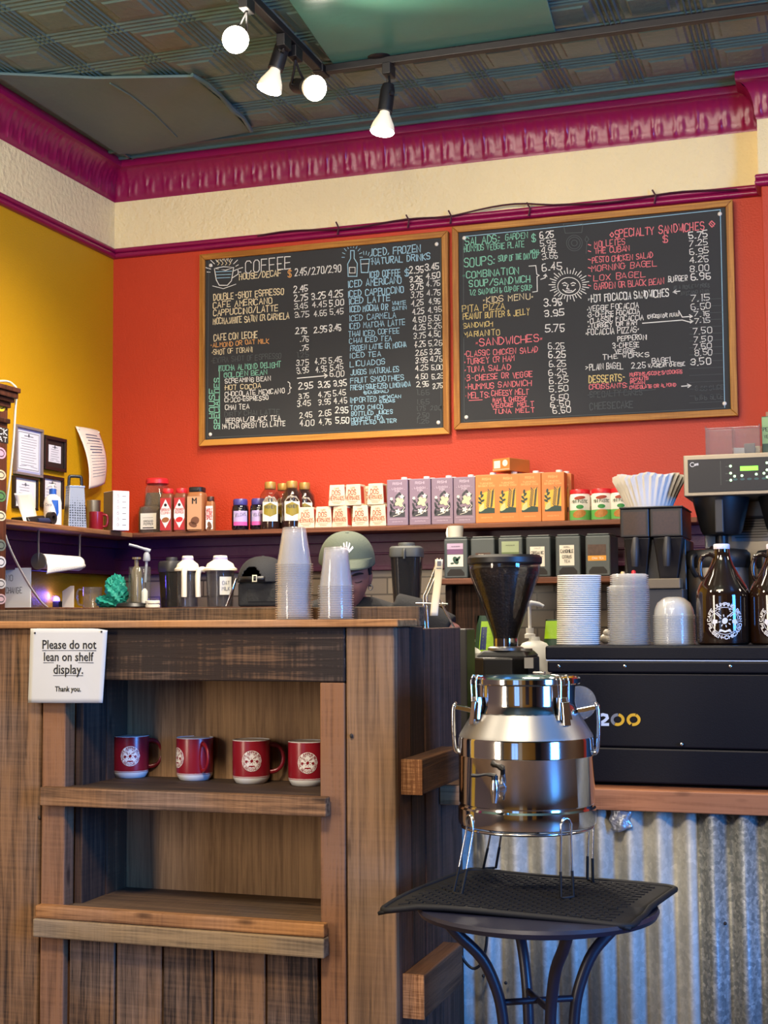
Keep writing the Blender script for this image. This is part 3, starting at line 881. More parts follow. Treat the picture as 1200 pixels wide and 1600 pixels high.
M_ply = wood('plywood', srgb(118, 88, 60), srgb(166, 130, 92), 'z', 1.2, 0.15, 0.6, 0.03, 0, 0.05, knots=False)
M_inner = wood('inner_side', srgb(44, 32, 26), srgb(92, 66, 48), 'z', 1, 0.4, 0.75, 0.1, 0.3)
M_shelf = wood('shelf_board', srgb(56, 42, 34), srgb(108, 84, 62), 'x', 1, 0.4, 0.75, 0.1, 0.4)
YF = 2.70
ct = thing('shelf_counter', 'reclaimed wood counter with two open display shelves under its ledge', 'counter', (-1.35, 2.95, 0))
def cb(name, m, x0, x1, y0, y1, z0, z1, bev=0.003):
    b = WM(ct); b.box(x0, x1, y0, y1, z0, z1); return b.build(name, m, ct, bevel=bev)
cb('plank', M_wz, -2.12, -1.822, YF, YF + 0.022, 0, 1.248)
cb('plank', M_wz, -1.818, -1.690, YF - 0.004, YF + 0.022, 0, 1.248)
cb('stile', M_worz, -1.684, -1.626, YF - 0.010, YF + 0.03, 0, 1.2475)
cb('stile', M_worz, -1.038, -0.984, YF - 0.002, YF + 0.03, 0, 1.1355)
cb('header_board', M_wx, -1.626, -0.983, YF - 0.004, YF + 0.02, 1.1365, 1.2475)
cb('corner_post', M_wgz, -0.981, -0.877, YF, YF + 0.022, 0, 1.2475)
cb('back_panel', M_ply, -1.62, -1.02, 2.925, 2.94, 0.6, 1.2)
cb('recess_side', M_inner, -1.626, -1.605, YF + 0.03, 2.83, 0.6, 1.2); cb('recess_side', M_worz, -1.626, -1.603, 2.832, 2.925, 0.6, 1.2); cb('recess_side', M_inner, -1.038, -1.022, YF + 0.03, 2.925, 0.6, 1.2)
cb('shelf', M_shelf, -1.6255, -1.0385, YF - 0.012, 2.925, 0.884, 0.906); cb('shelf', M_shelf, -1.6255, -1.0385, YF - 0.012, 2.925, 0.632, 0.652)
cb('shelf_lip', M_wox, -1.673, -1.012, YF - 0.036, YF - 0.011, 0.868, 0.907)
cb('shelf_lip', M_worange, -1.682, -1.018, YF - 0.034, YF - 0.011, 0.629, 0.656); cb('shelf_lip', M_wgrey, -1.684, -1.016, YF - 0.040, YF - 0.011, 0.590, 0.6285)
edges = [-1.622] + [at(u, 1530, y=YF).x for u in (178, 252, 331, 414, 497)]
for a, b in zip(edges, edges[1:]):
    cb('front_plank', M_wz, a + 0.002, b - 0.0025, YF + 0.004 + R_.uniform(0, 0.004), YF + 0.024, 0, 0.632)
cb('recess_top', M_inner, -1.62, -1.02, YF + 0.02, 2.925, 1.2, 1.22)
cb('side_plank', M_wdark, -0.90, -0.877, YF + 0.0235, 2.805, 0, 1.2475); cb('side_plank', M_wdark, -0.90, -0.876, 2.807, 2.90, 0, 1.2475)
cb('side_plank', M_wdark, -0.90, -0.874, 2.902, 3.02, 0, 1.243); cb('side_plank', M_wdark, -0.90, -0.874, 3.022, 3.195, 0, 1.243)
cb('ledge_board', M_worange, -2.12, -0.862, YF - 0.022, 2.812, 1.2485, 1.264)
cb('raised_board', wood('dark_raised_board', srgb(46, 36, 27), srgb(112, 88, 62), 'x', 1.4, 0.8, 0.8, 0.3, 0.4), -2.12, -0.857, 2.8125, 2.852, 1.2485, 1.2905)
cb('top_board', M_wdy, -2.12, -0.901, 2.853, 3.195, 1.215, 1.240)
cb('backing_board', M_wdark, -2.12, -0.901, 3.17, 3.195, 0, 1.214)
for z0, z1, y0 in ((0.909, 0.980, 2.737), (0.466, 0.553, 2.737)):
    b = WM(ct); b.cur = 0; b.box(-0.8765, -0.832, y0 + 0.004, 3.03, z0, z1); b.build('side_rail', M_wdy, ct, bevel=0.003)
    b = WM(ct); b.box(-0.8765, -0.832, y0, y0 + 0.0035, z0, z1); b.build('rail_end', M_wend, ct)
z0, z1 = at(700, 1258, y=3.0).z, at(700, 1228, y=3.0).z
cb('side_rail', M_wox, -0.8735, -0.826, 3.0, 3.195, z0, z1)
# nail holes and knots stay in the wood; a few rusty nail heads
M_nail = mat('rusty_nail', srgb(34, 26, 22), 0.6)
for u, v in ((63, 1233), (60, 1278), (68, 1357), (548, 1150)):
    p = at(u, v, y=YF - 0.008); b = WM(ct); b.sphere((p.x, YF - 0.004, p.z), 0.004, 8, 6, (1, 0.5, 1.2)); b.build('nail', M_nail, ct)

# sign pinned to the counter
M_paper = mat('paper', srgb(194, 194, 190), 0.75, bump=0.12, bscale=14, vary=0.04, vscale=6)
M_ink = mat('black_ink', srgb(24, 24, 26), 0.7)
sg = thing('paper_sign', 'white paper sign pinned to the counter asking not to lean on shelf display', 'sign', (-1.68, 2.676, 1.085))
tl, tr, brr, bl = [at(u, v, y=2.672) for u, v in ((48, 982), (168, 982), (162, 1098), (44, 1098))]
def curl(u, w):
    p = tl.lerp(tr, u).lerp(bl.lerp(brr, u), w); y = p.y - 0.010 * max(0, u - 0.8) ** 1.0 * w * 5 * 0.35 - 0.006 * w * abs(math.sin(3 * u))
    return (p.x, y, p.z + (-0.004 * max(0, u - 0.85) / 0.15 if w < 0.06 else 0))
b = WM(sg); b.grid(16, 16, lambda u, v: curl(u, v)); b.build('sheet', M_paper, sg, smooth=60, solid=0.0012)
def onsheet(u, v):                                # photo pixel -> point just in front of the sheet
    p = at(u, v, y=2.672); uu = (p.x - tl.x) / (tr.x - tl.x); ww = (tl.z - p.z) / (tl.z - bl.z)
    q = curl(min(1, max(0, uu)), min(1, max(0, ww))); return (p.x, q[1] - 0.0014, p.z)
b = WM(sg); fn = lambda u, w: onsheet(u, -w)
for tx, u0, u1, base in (('Please do not', 67, 151, 1013.5), ('lean on shelf', 69.5, 147, 1032.5), ('display.', 85, 131, 1052.5), ('Thank you.', 88, 128, 1080)):
    typefit(b, tx, u0, u1, -base, fn, 1.28); typefit(b, tx, u0 + 0.45, u1 + 0.45, -base, fn, 1.28); typefit(b, tx, u0 + 0.2, u1 + 0.2, -base - 0.4, fn, 1.28)
for u0, u1, v in ((67, 151, 1016.5), (69, 147, 1035.5), (85, 131, 1055.5)): b.line((u0, -v), (u1, -v), 0.9, fn)
b.build('lettering', M_ink, sg)
for u, v in ((55, 989), (159, 987)):
    p = onsheet(u, v); b = WM(sg); b.sphere(p, 0.0022, 8, 6); b.build('pin', M_nail, sg)

# mugs
M_mug = mat('maroon_glaze', srgb(132, 22, 36), 0.28, spec=0.5)
M_white = mat('white_glaze', srgb(226, 226, 226), 0.22)
M_logo = mat('white_print', srgb(228, 226, 224), 0.5)
def mug(name, label, loc, rz, group):
    t = thing(name, label, 'mug', loc, rz, group); r = 0.0412; h = 0.094
    b = MB(); b.lathe([(r * 0.985, 0.014), (r * 1.0, 0.022), (r * 1.01, h - 0.002), (r * 1.0, h), (r * 0.965, h - 0.0015), (r * 0.955, h - 0.006), (r * 0.955, 0.020)], 48); b.build('body', M_mug, t, smooth=40)
    b = MB(); b.lathe([(r * 0.78, 0.0), (r * 0.83, 0.0012), (r * 0.97, 0.011), (r * 0.992, 0.0165), (r * 0.96, 0.017)], 48); b.build('foot', M_white, t, smooth=40)
    b = MB(); b.lathe([(0.0, 0.020), (r * 0.8, 0.020), (r * 0.95, 0.026), (r * 0.952, h - 0.003), (r * 0.99, h + 0.0006), (r * 1.012, h - 0.0006)], 48); b.build('lining', M_white, t, smooth=40)
    pts = []
    for i in range(17):
        a = PI * 0.5 - PI * 1.02 * i / 16
        pts.append((r * 0.97 + 0.031 * max(0, math.cos(a)) ** 0.8, 0, 0.053 + 0.030 * math.sin(a)))
    b = MB(); b.tube(pts, [0.0036] * 3 + [0.0029] * 11 + [0.0034] * 3, 10, flat=1.5); b.build('handle', M_mug, t, smooth=60)
    R = 0.0225
    b = MB(); f = wrap(r * 1.012 + 0.0004, 0.051); disc(b, R, f); b.build('badge', M_logo, t)
    b = MB(); emblem(b, wrap(r * 1.012 + 0.0008, 0.051), R * 0.95); b.build('badge_print', M_mug, t)
    return t
m0 = None
for u, v, rz, lab in ((194, 1216, 27, 'maroon mug nearest the paper sign on the upper display shelf'), (295, 1220, -40, 'maroon mug turned with its handle towards the front, second along the display shelf'), (384, 1225, 25, 'maroon mug with handle turned right, between the front-handled mug and the end mug'), (472, 1228.5, 23, 'maroon mug whose handle goes behind the shelf stile')):
    p = at(u, v, z=0.9065)
    if m0 is None: m0 = mug('coffee_mug', lab, (p.x, p.y + 0.03, 0.9062), math.radians(rz), 'maroon mugs on the display shelf')
    else: dup(m0, (p.x, p.y + 0.03, 0.9062), math.radians(rz), lab)

# ================================================================== stacks of clear cups on the ledge
M_cup = clear('clear_cup_plastic', (0.97, 0.97, 0.98), 0.20, 0.10, (1.0, 0.98, 0.95))
def cup_master(name, label, cat, rb, rt, h, lip, mt, group, loc, rim=0.0024, solidb=True):
    """upturned cup: open end with rolled rim at the bottom"""
    b = MB()
    b.lathe([(rb + lip, 0.0), (rb + lip + 0.0008, rim * 0.5), (rb + lip, rim), (rb, rim), (rb - (rb - rt) * 0.5, h * 0.5), (rt + 0.0006, h - 0.004), (rt, h - 0.0012), (rt - 0.003, h), (0.0, h - 0.0015)], 36)
    o = b.build(name, mt, None, smooth=35); o.location = loc
    return tag(o, label, cat, group)
def cup_stack(u, vb, y, zb, n, pitch, rb, rt, h, lab, labtop, group, mt):
    p = at(u, vb, y=y); k = None
    for i in range(n):
        loc = (p.x + R_.uniform(-.0006, .0006), y + R_.uniform(-.0006, .0006), zb + pitch * i)
        if k is None: k = cup_master('plastic_cup', lab, 'cup', rb, rt, h, 0.003, mt, group, loc)
        else:
            c = k.copy(); COL.objects.link(c); c.location = loc
            if i == n - 1: c['label'] = labtop
kk = pm(at(460, 960, y=2.755))
cup_stack(460, 962, 2.755, 1.2645, 25, 3.55 * kk, 27 * kk, 18 * kk, 59 * kk, 'clear plastic cup nested upside down in the taller stack on the ledge', 'topmost clear plastic cup of the taller upturned stack on the ledge', 'clear cups in the taller stack', M_cup)
cup_stack(525, 962, 2.755, 1.2645, 15, 3.6 * kk, 25.5 * kk, 18 * kk, 61 * kk, 'clear plastic cup nested upside down in the shorter stack on the ledge', 'topmost clear plastic cup of the shorter stack, in front of the green cap', 'clear cups in the shorter stack', M_cup)
# ================================================================== bistro table, mat, stand and steel can
M_blackmetal = mat('blue_black_metal', srgb(34, 34, 48), 0.38, spec=0.5)
M_rubber = mat('black_rubber', srgb(22, 22, 24), 0.65, spec=0.3)
M_steel = mat('polished_steel', (0.68, 0.68, 0.68), 0.08, 1.0)
M_satin = mat('satin_steel', (0.36, 0.355, 0.345), 0.42, 1.0)
M_chrome = mat('chrome_wire', (0.8, 0.8, 0.8), 0.15, 1.0)
M_blkplas = mat('black_plastic', srgb(20, 20, 22), 0.42)
TX, TY, TZ = -0.557, 2.545, 0.745
tb = thing('bistro_table', 'round black metal bistro table with curved legs beside the counter', 'table', (TX, TY, 0))
b = MB(); b.lathe([(0.0, TZ - 0.010), (0.18, TZ - 0.012), (0.205, TZ - 0.016), (0.215, TZ - 0.014), (0.219, TZ - 0.006), (0.216, TZ), (0.0, TZ)], 64); b.build('tabletop', M_blackmetal, tb, smooth=35)
def smooth_pts(pts, k=4):
    pts = [Vector(p) for p in pts]; out = []
    for i in range(len(pts) - 1):
        p0, p1, p2, p3 = pts[max(0, i - 1)], pts[i], pts[i + 1], pts[min(len(pts) - 1, i + 2)]
        for j in range(k):
            t = j / k
            out.append(0.5 * ((2 * p1) + (p2 - p0) * t + (2 * p0 - 5 * p1 + 4 * p2 - p3) * t * t + (3 * p1 - p0 - 3 * p2 + p3) * t ** 3))
    out.append(pts[-1]); return out
for ang in (197, 107, -73, 17):
    a = math.radians(ang + 12.3); c, s = math.cos(a), math.sin(a)
    prof = [(0.175, TZ - 0.014), (0.150, TZ - 0.045), (0.105, 0.655), (0.079, 0.60), (0.068, 0.55), (0.064, 0.48), (0.066, 0.40), (0.085, 0.27), (0.13, 0.13), (0.20, 0.012)]
    b = MB(); b.tube(smooth_pts([(r * c, r * s, z) for r, z in prof]), 0.0105, 12); b.build('leg', M_blackmetal, tb, smooth=60)
b = MB()
for ang in (197, 107):
    a = math.radians(ang + 12.3); c, s = math.cos(a), math.sin(a); b.tube([(0.066 * c, 0.066 * s, 0.575), (-0.066 * c, -0.066 * s, 0.575)], 0.006, 8)
b.build('cross_brace', M_blackmetal, tb, smooth=60)
b = MB(); b.lathe([(0.165, TZ - 0.022), (0.185, TZ - 0.022), (0.185, TZ - 0.011), (0.165, TZ - 0.011)], 48, closed=True); b.build('apron_ring', M_blackmetal, tb, smooth=35)

# drying mat
FLc, FRc, BRc, BLc = Vector((-0.826, 2.435, 0)), Vector((-0.369, 2.412, 0)), Vector((-0.327, 2.735, 0)), Vector((-0.752, 2.820, 0))
def matp(u, v):
    p = FLc.lerp(FRc, u).lerp(BLc.lerp(BRc, u), v)
    d = max(0.0, math.hypot(p.x - TX, p.y - TY) - 0.212)
    d *= max(0.0, 1.0 - 1.3 * v)
    z = TZ + 0.0045 - 0.12 * d - 0.9 * d * d + 0.002 * math.sin(6 * u + 3 * v)
    if u > 0.75 and v < 0.3: z -= 0.006 * (u - 0.75) / 0.25
    return Vector((p.x, p.y, z))
mt_ = thing('drying_mat', 'black ribbed rubber mat draped over the bistro table top', 'mat', (TX, TY, TZ))
b = WM(mt_); b.grid(30, 24, lambda u, v: matp(u, v)); b.build('sheet', M_rubber, mt_, smooth=50, solid=0.006)
b = WM(mt_)
def rnd(t):                                        # rounded rectangle perimeter in unit square
    e = []
    for cx, cy, a0 in ((0.94, 0.06, -90), (0.94, 0.94, 0), (0.06, 0.94, 90), (0.06, 0.06, 180)):
        for i in range(5):
            a = math.radians(a0 + 22.5 * i); e.append((cx + 0.06 * math.cos(a), cy + 0.06 * math.sin(a)))
    out = []
    for i in range(len(e)):
        p, q = e[i], e[(i + 1) % len(e)]; n = 8 if math.dist(p, q) > 0.3 else 1
        for j in range(n): out.append((p[0] + (q[0] - p[0]) * j / n, p[1] + (q[1] - p[1]) * j / n))
    return out
b.tube([matp(u, v) + Vector((0, 0, 0.002)) for u, v in rnd(0)], 0.0055, 8, closed=True); b.build('raised_edge', M_rubber, mt_, smooth=60)
b = WM(mt_)
for j in range(26):
    for i in range(15):
        u0 = 0.06 + 0.058 * (i + (0.5 if j % 2 else 0)); v0 = 0.06 + 0.0345 * j
        if u0 > 0.9: continue
        u1, v1 = u0 + 0.044, v0 + 0.016
        q = [matp(u, v) for u, v in ((u0, v0), (u1, v0), (u1, v1), (u0, v1))]
        b.hexa([p + Vector((0, 0, 0.002)) for p in q], [p + Vector((0, 0, 0.0055)) for p in q])
b.build('rib_pattern', M_rubber, mt_)

# wire stand
feet = [at(u, v, z=TZ + 0.0085) for u, v in ((715, 1397), (886, 1402), (922, 1378), (765, 1358))]
KC = sum(feet, Vector()) / 4
KX, KY = at(823, 1240, y=KC.y).x, KC.y + 0.0
KP = pm((KX, KY, 0.95))
KB = at(823, 1304, y=KY - 107 * KP).z             # underside of the can
rk = thing('wire_stand', 'chrome wire stand with four hairpin legs holding the steel can', 'stand', (KX, KY, TZ + 0.0085))
RR = 101 * KP
b = WM(rk); b.tube([(KX + RR * math.cos(2 * PI * i / 40), KY + RR * math.sin(2 * PI * i / 40), KB - 0.0035) for i in range(40)], 0.003, 8, closed=True)
for a in (0.4, 0.4 + PI / 2):
    b.tube([(KX + RR * math.cos(a), KY + RR * math.sin(a), KB - 0.004), (KX - RR * math.cos(a), KY - RR * math.sin(a), KB - 0.004)], 0.0025, 8)
b.build('ring', M_chrome, rk, smooth=60)
for f in feet:
    d = Vector((f.x - KX, f.y - KY, 0)).normalized(); q = Vector((-d.y, d.x, 0))
    top = Vector((KX, KY, KB)) + d * (RR + 0.004); w = 0.011
    def P(s, k, z, out=0.0): return (top.lerp(f, k) + q * s * (w + 0.003 * k) + d * out) * Vector((1, 1, 0)) + Vector((0, 0, z))
    V3 = lambda s, k, z, out=0.0: Vector(((top.lerp(f, k) + q * s * (w + 0.003 * k) + d * out).x, (top.lerp(f, k) + q * s * (w + 0.003 * k) + d * out).y, z))
    arch = [V3(1, 0, KB, .003), V3(1, 0, KB + 0.016, .005), V3(0.6, 0, KB + 0.024, .005), V3(0, 0, KB + 0.027, .005), V3(-0.6, 0, KB + 0.024, .005), V3(-1, 0, KB + 0.016, .005), V3(-1, 0, KB, .003)]
    zf = TZ + 0.0105; zr = zf + 0.045
    kr = 1 - (zr - zf) / (KB - zf)
    b = WM(rk); b.tube([V3(1, kr, zr)] + arch + [V3(-1, kr, zr)], 0.0021, 8); lg = b.build('leg', M_chrome, rk, smooth=60)
    b = WM(rk); b.tube([V3(1, kr, zr), V3(1, 1, zf), V3(0.8, 1.0, zf - 0.001, .004), V3(-0.8, 1.0, zf - 0.001, .004), V3(-1, 1, zf), V3(-1, kr, zr)], 0.0027, 8); b.build('rubber_foot', M_rubber, lg, smooth=60)

# steel can
kc = thing('steel_can', 'large stainless steel milk can dispenser with tap and side clamps', 'can', (KX, KY, KB), math.radians(12))
k = KP
b = MB(); b.lathe([(0.0, 0.001), (100 * k, 0.0), (106.5 * k, 3 * k), (107.5 * k, 10 * k), (107 * k, 27 * k), (104.5 * k, 30 * k), (104 * k, 33 * k), (105.5 * k, 35 * k), (105.5 * k, 107 * k), (106 * k, 108 * k), (105.5 * k, 109.5 * k), (105.5 * k, 133 * k), (104 * k, 137 * k)], 96)
b.build('body', M_steel, kc, smooth=30)
b = MB(); b.lathe([(104.5 * k, 136 * k), (103 * k, 140 * k), (84 * k, 171 * k), (83 * k, 174 * k)], 96); b.build('shoulder', M_satin, kc, smooth=30)
b = MB(); b.lathe([(83.5 * k, 172.5 * k), (82 * k, 177 * k), (79.5 * k, 184 * k), (78.5 * k, 190 * k), (78.5 * k, 216 * k), (85 * k, 217 * k), (86.5 * k, 219 * k), (86.5 * k, 226 * k), (85 * k, 228 * k), (82 * k, 228 * k), (80 * k, 226 * k), (77 * k, 218 * k), (76 * k, 185 * k)], 96); b.build('neck', M_steel, kc, smooth=30)
b = MB(); b.lathe([(0, 212 * k), (76.5 * k, 212 * k), (77 * k, 215 * k), (0, 217 * k)], 64); b.build('lid', M_satin, kc, smooth=30)
A0 = -PI / 2
for ang in (-4, 182):
    a = math.radians(ang); c, s = math.cos(a), math.sin(a); q = Vector((-s, c, 0)); d = Vector((c, s, 0))
    H = lambda o, t, z: d * (o * k) + q * (t * k) + Vector((0, 0, z * k))
    b = MB(); b.tube(smooth_pts([H(102, -12, 112), H(110, -12, 114), H(113, -12, 144), H(113, -12, 177), H(110, -10, 185), H(110, 10, 185), H(113, 12, 177), H(113, 12, 144), H(110, 12, 114), H(102, 12, 112)], 3), 3.2 * k, 8)
    h = b.build('handle', M_chrome, kc, smooth=60)
    b = MB(); b.hexa([H(80, -11, 171), H(110, -11, 178), H(110, 11, 178), H(80, 11, 171)], [H(80, -11, 179), H(110, -11, 185), H(110, 11, 185), H(80, 11, 179)]); b.build('handle_bracket', M_steel, h, bevel=0.001)
for ang in (-150, -48, 75):
    a = math.radians(ang); c, s = math.cos(a), math.sin(a); q = Vector((-s, c, 0)); d = Vector((c, s, 0))
    H = lambda o, t, z: d * (o * k) + q * (t * k) + Vector((0, 0, z * k))
    b = MB()
    b.hexa([H(88, -14, 165), H(92, -14, 165), H(92, 14, 165), H(88, 14, 165)], [H(80, -9, 199), H(88, -9, 199), H(88, 9, 199), H(80, 9, 199)])
    b.hexa([H(91, -7, 157), H(96, -7, 157), H(96, 7, 157), H(91, 7, 157)], [H(87, -6, 192), H(92, -6, 192), H(92, 6, 192), H(87, 6, 192)])
    cl = b.build('clamp', M_steel, kc, bevel=0.0008)
    b = MB()
    for s2 in (-1, 1): b.tube([H(90, 8 * s2, 192), H(91, 8 * s2, 223), H(88, 8 * s2, 232), H(80, 8 * s2, 231)], 1.5 * k, 7)
    b.tube([H(82, -8, 231), H(82, 8, 231)], 1.5 * k, 7); b.build('clamp_wire', M_chrome, cl, smooth=60)
# tap
ta = math.radians(-112); d = Vector((math.cos(ta), math.sin(ta), 0)); q = Vector((-d.y, d.x, 0)); H = lambda o, t, z: d * (o * k) + q * (t * k) + Vector((0, 0, z * k))
b = MB(); b.tube([H(104, 0, 66), H(106.5, 0, 66)], 12 * k, 20); b.tube([H(106, 0, 66), H(122, 0, 66)], 6 * k, 14)
b.tube([H(122, 0, 80), H(122, 0, 70), H(122, 0, 58), H(124, 0, 46)], [5 * k, 7.5 * k, 6.5 * k, 3.6 * k], 14); tp = b.build('tap', M_chrome, kc, smooth=45)
b = MB(); b.tube([H(122, 0, 79), H(122, 0, 87)], 5 * k, 12); b.tube(smooth_pts([H(122, 2, 86), H(124, -12, 88), H(128, -24, 86), H(130, -34, 86)], 3), [5 * k] * 3 + [3.6 * k] * 3 + [4.6 * k] * 4, 10, flat=0.6); b.build('tap_lever', M_blkplas, tp, smooth=60)
# loose clear lid leaning behind the can
M_clearlid = clear('clear_lid_plastic', (0.9, 0.92, 0.93), 0.16, 0.05)
p = at(905, 1098, y=KY + 0.085)
b = MB(); b.lathe([(0, 0), (24 * k, 0.0), (25 * k, 0.002), (27 * k, 0.003), (27 * k, 0.005), (24 * k, 0.004), (0, 0.003)], 40)
o = b.build('clear_disc', M_clearlid, kc, smooth=40); o.location = (Matrix.Rotation(-math.radians(12), 4, 'Z') @ (p - Vector((KX, KY, KB)))); o.rotation_euler = (PI / 2, 0, math.radians(10))
# ================================================================== track lighting
M_bulbface = mat('bulb_face', (1, 0.95, 0.85), 0.4, emit=(1.0, 0.90, 0.74), estr=28)
M_bulbside = mat('frosted_bulb', srgb(235, 228, 205), 0.35, emit=(1.0, 0.86, 0.62), estr=0.22)
M_track = mat('black_track', srgb(22, 22, 26), 0.4)
tr1 = thing('track_rail', 'black lighting track running from the front towards the boards, three lamps on it', 'lighting track', (-1.95, 4.0, 3.455))
b = WM(tr1); b.box(-1.968, -1.932, 1.5, 5.11, 3.438, 3.468); b.build('channel', M_track, tr1, bevel=0.003)
b = WM(tr1); b.box(-1.972, -1.928, 5.068, 5.148, 3.434, 3.469); b.build('corner_joint', M_blkplas, tr1, bevel=0.004)
tr2 = thing('track_rail', 'black lighting track running along the ceiling above the boards towards the pilaster', 'lighting track', (-0.6, 5.108, 3.455))
b = WM(tr2); b.box(-1.926, 1.2, 5.09, 5.126, 3.438, 3.468); b.build('channel', M_track, tr2, bevel=0.003)
b = WM(tr2); b.sphere((-1.70, 5.09, 3.474), 0.035, 12, 8, (1.4, 1, 0.35)); b.build('feed_box', M_track, tr2, smooth=60)
def spot(label, mount, face, d, power, rh=0.029, n=3):
    d = Vector(d).normalized(); face = Vector(face); mount = Vector(mount)
    t = thing('track_lamp', label, 'lamp', tuple(mount), 0, 'track lamps')
    b = WM(t); b.box(mount.x - 0.017, mount.x + 0.017, mount.y - 0.035, mount.y + 0.035, mount.z - 0.045, mount.z + 0.001); b.build('track_adapter', M_track, t, bevel=0.003)
    hb = face - d * 0.205; hf = face - d * 0.085
    b = WM(t); j = hb.lerp(hf, 0.45)
    side = d.cross(Vector((0, 0, 1)));  side = side.normalized() if side.length > 0.1 else Vector((1, 0, 0))
    m2 = mount - Vector((0, 0, 0.045))
    b.tube([m2, m2.lerp(j + side * 0.034, 0.3) + Vector((0, 0, -0.01)), j + side * 0.036], 0.005, 8)
    b.tube([m2, m2.lerp(j - side * 0.034, 0.3) + Vector((0, 0, -0.01)), j - side * 0.036], 0.005, 8)
    b.tube([j - side * 0.040, j + side * 0.040], 0.008, 10)
    b.build('yoke', M_track, t, smooth=60)
    b = WM(t); pts = [hb, hb + d * 0.006, hb + d * 0.03, hf]; b.tube(pts, [rh * 0.45, rh * 0.8, rh, rh * 1.02], 24); b.build('lamp_holder', M_track, t, smooth=40)
    b = WM(t); b.tube([hf - d * 0.01, hf + d * 0.01, face - d * 0.034, face - d * 0.016, face - d * 0.004], [0.017, 0.022, 0.042, 0.047, 0.0475], 28); bl = b.build('bulb', M_bulbside, t, smooth=50)
    b = WM(t); b.tube([face - d * 0.0038, face, face + d * 0.004, face + d * 0.006], [0.0472, 0.045, 0.032, 0.012], 28); b.build('bulb_face', M_bulbface, bl, smooth=60)
    l = bpy.data.lights.new('lamp_light', 'SPOT'); l.energy = power; l.color = (1.0, 0.86, 0.68); l.spot_size = math.radians(132); l.spot_blend = 0.75; l.shadow_soft_size = 0.045
    o = bpy.data.objects.new('lamp_light', l); COL.objects.link(o); o.location = face + d * 0.02; o.rotation_euler = d.to_track_quat('-Z', 'Y').to_euler()
    return t
F1 = at(368, 62, x=-2.02); F2 = at(420, 141, x=-2.02); F3 = at(493, 138, x=-1.86); F4 = at(597, 207, y=5.08)
camd = lambda p: (Vector((0, 0, EYE)) - p).normalized()
spot('track lamp facing straight out with a glaring round bulb, first on the track', (-1.95, F1.y - 0.06, 3.437), F1, camd(F1) + Vector((-0.05, 0, 0.05)), 55)
spot('track lamp pointing down to the yellow wall, between the two glaring bulbs', (-1.95, F2.y - 0.02, 3.437), F2, (-0.28, -0.12, -1), 165)
spot('track lamp turned out to the counter, last on the track before the corner', (-1.95, F3.y + 0.02, 3.437), F3, camd(F3) + Vector((0.50, 0.1, -0.1)), 60)
spot('track lamp hanging alone over the boards, its white bulb pointing down', (F4.x + 0.02, 5.108, 3.437), F4, (-0.10, -0.12, -1), 125)
# ================================================================== corrugated service counter and espresso machine
M_galv = bpy.data.materials.new('galvanised_sheet'); M_galv.use_nodes = True
def galv(m, c0, c1, sc, rough, metal):
    m.use_nodes = True; N = m.node_tree.nodes; L = m.node_tree.links; b = N['Principled BSDF']
    tc = N.new('ShaderNodeTexCoord'); v = N.new('ShaderNodeTexVoronoi'); v.inputs['Scale'].default_value = sc; n = N.new('ShaderNodeTexNoise'); n.inputs['Scale'].default_value = sc * 1.6; n.inputs['Detail'].default_value = 6
    L.new(tc.outputs['Object'], v.inputs['Vector']); L.new(tc.outputs['Object'], n.inputs['Vector'])
    a = N.new('ShaderNodeMath'); a.operation = 'MULTIPLY'; L.new(v.outputs['Color'], a.inputs[0]); L.new(n.outputs[0], a.inputs[1])
    r = N.new('ShaderNodeValToRGB'); r.color_ramp.elements[0].position = 0.1; r.color_ramp.elements[0].color = c0; r.color_ramp.elements[1].position = 0.5; r.color_ramp.elements[1].color = c1
    L.new(a.outputs[0], r.inputs[0]); L.new(r.outputs[0], b.inputs['Base Color']); b.inputs['Metallic'].default_value = metal; b.inputs['Roughness'].default_value = rough
galv(M_galv, (0.36, 0.35, 0.31, 1), (0.48, 0.465, 0.415, 1), 90, 0.6, 0.15)
M_galv2 = bpy.data.materials.new('old_spangled_sheet'); galv(M_galv2, (0.14, 0.15, 0.15, 1), (0.34, 0.34, 0.32, 1), 120, 0.5, 0.3)
M_ledge = wood('counter_edge', srgb(112, 66, 40), srgb(172, 112, 74), 'x', 1, 0.2, 0.55, 0.05, 0.1)
M_graphite = mat('graphite_metal', srgb(9, 10, 18), 0.5, spec=0.25, bump=0.05, bscale=300)
M_tape = mat('silver_tape', (0.42, 0.44, 0.48), 0.35, 0.7, bump=0.6, bscale=40)
sc = thing('service_counter', 'service counter with wooden edge and corrugated metal front', 'counter', (-0.2, 3.5, 0))
YS = 3.20
b = WM(sc); b.box(-0.872, 1.3, YS + 0.027, 3.95, 0.845, 0.877); b.build('worktop', M_ledge, sc, bevel=0.003)
b = WM(sc); b.box(-0.872, 1.3, YS, YS + 0.026, 0.829, 0.8765); b.build('edge_board', M_ledge, sc, bevel=0.003)
def corr(x0, x1, y, m, ph, amp=0.014, pitch=0.0665):
    b = WM(sc); n = int((x1 - x0) / pitch * 14)
    def fn(u, v):
        x = x0 + (x1 - x0) * u; s = math.sin(2 * PI * x / pitch + ph); s = math.copysign(abs(s) ** 0.85, s)
        return (x, y + amp * s, 0.829 * v)
    b.grid(n, 1, fn); return b.build('corrugated_panel', m, sc, smooth=80, solid=0.001)
corr(-0.935, -0.336, YS + 0.036, M_galv, 0.8)
corr(-0.345, 1.3, YS + 0.022, M_galv2, 2.2)
b = WM(sc); b.box(-0.872, 1.3, 3.90, 3.94, 0, 0.844); b.build('back_board', M_wdark, sc)
p = at(970, 1283, y=YS + 0.02)
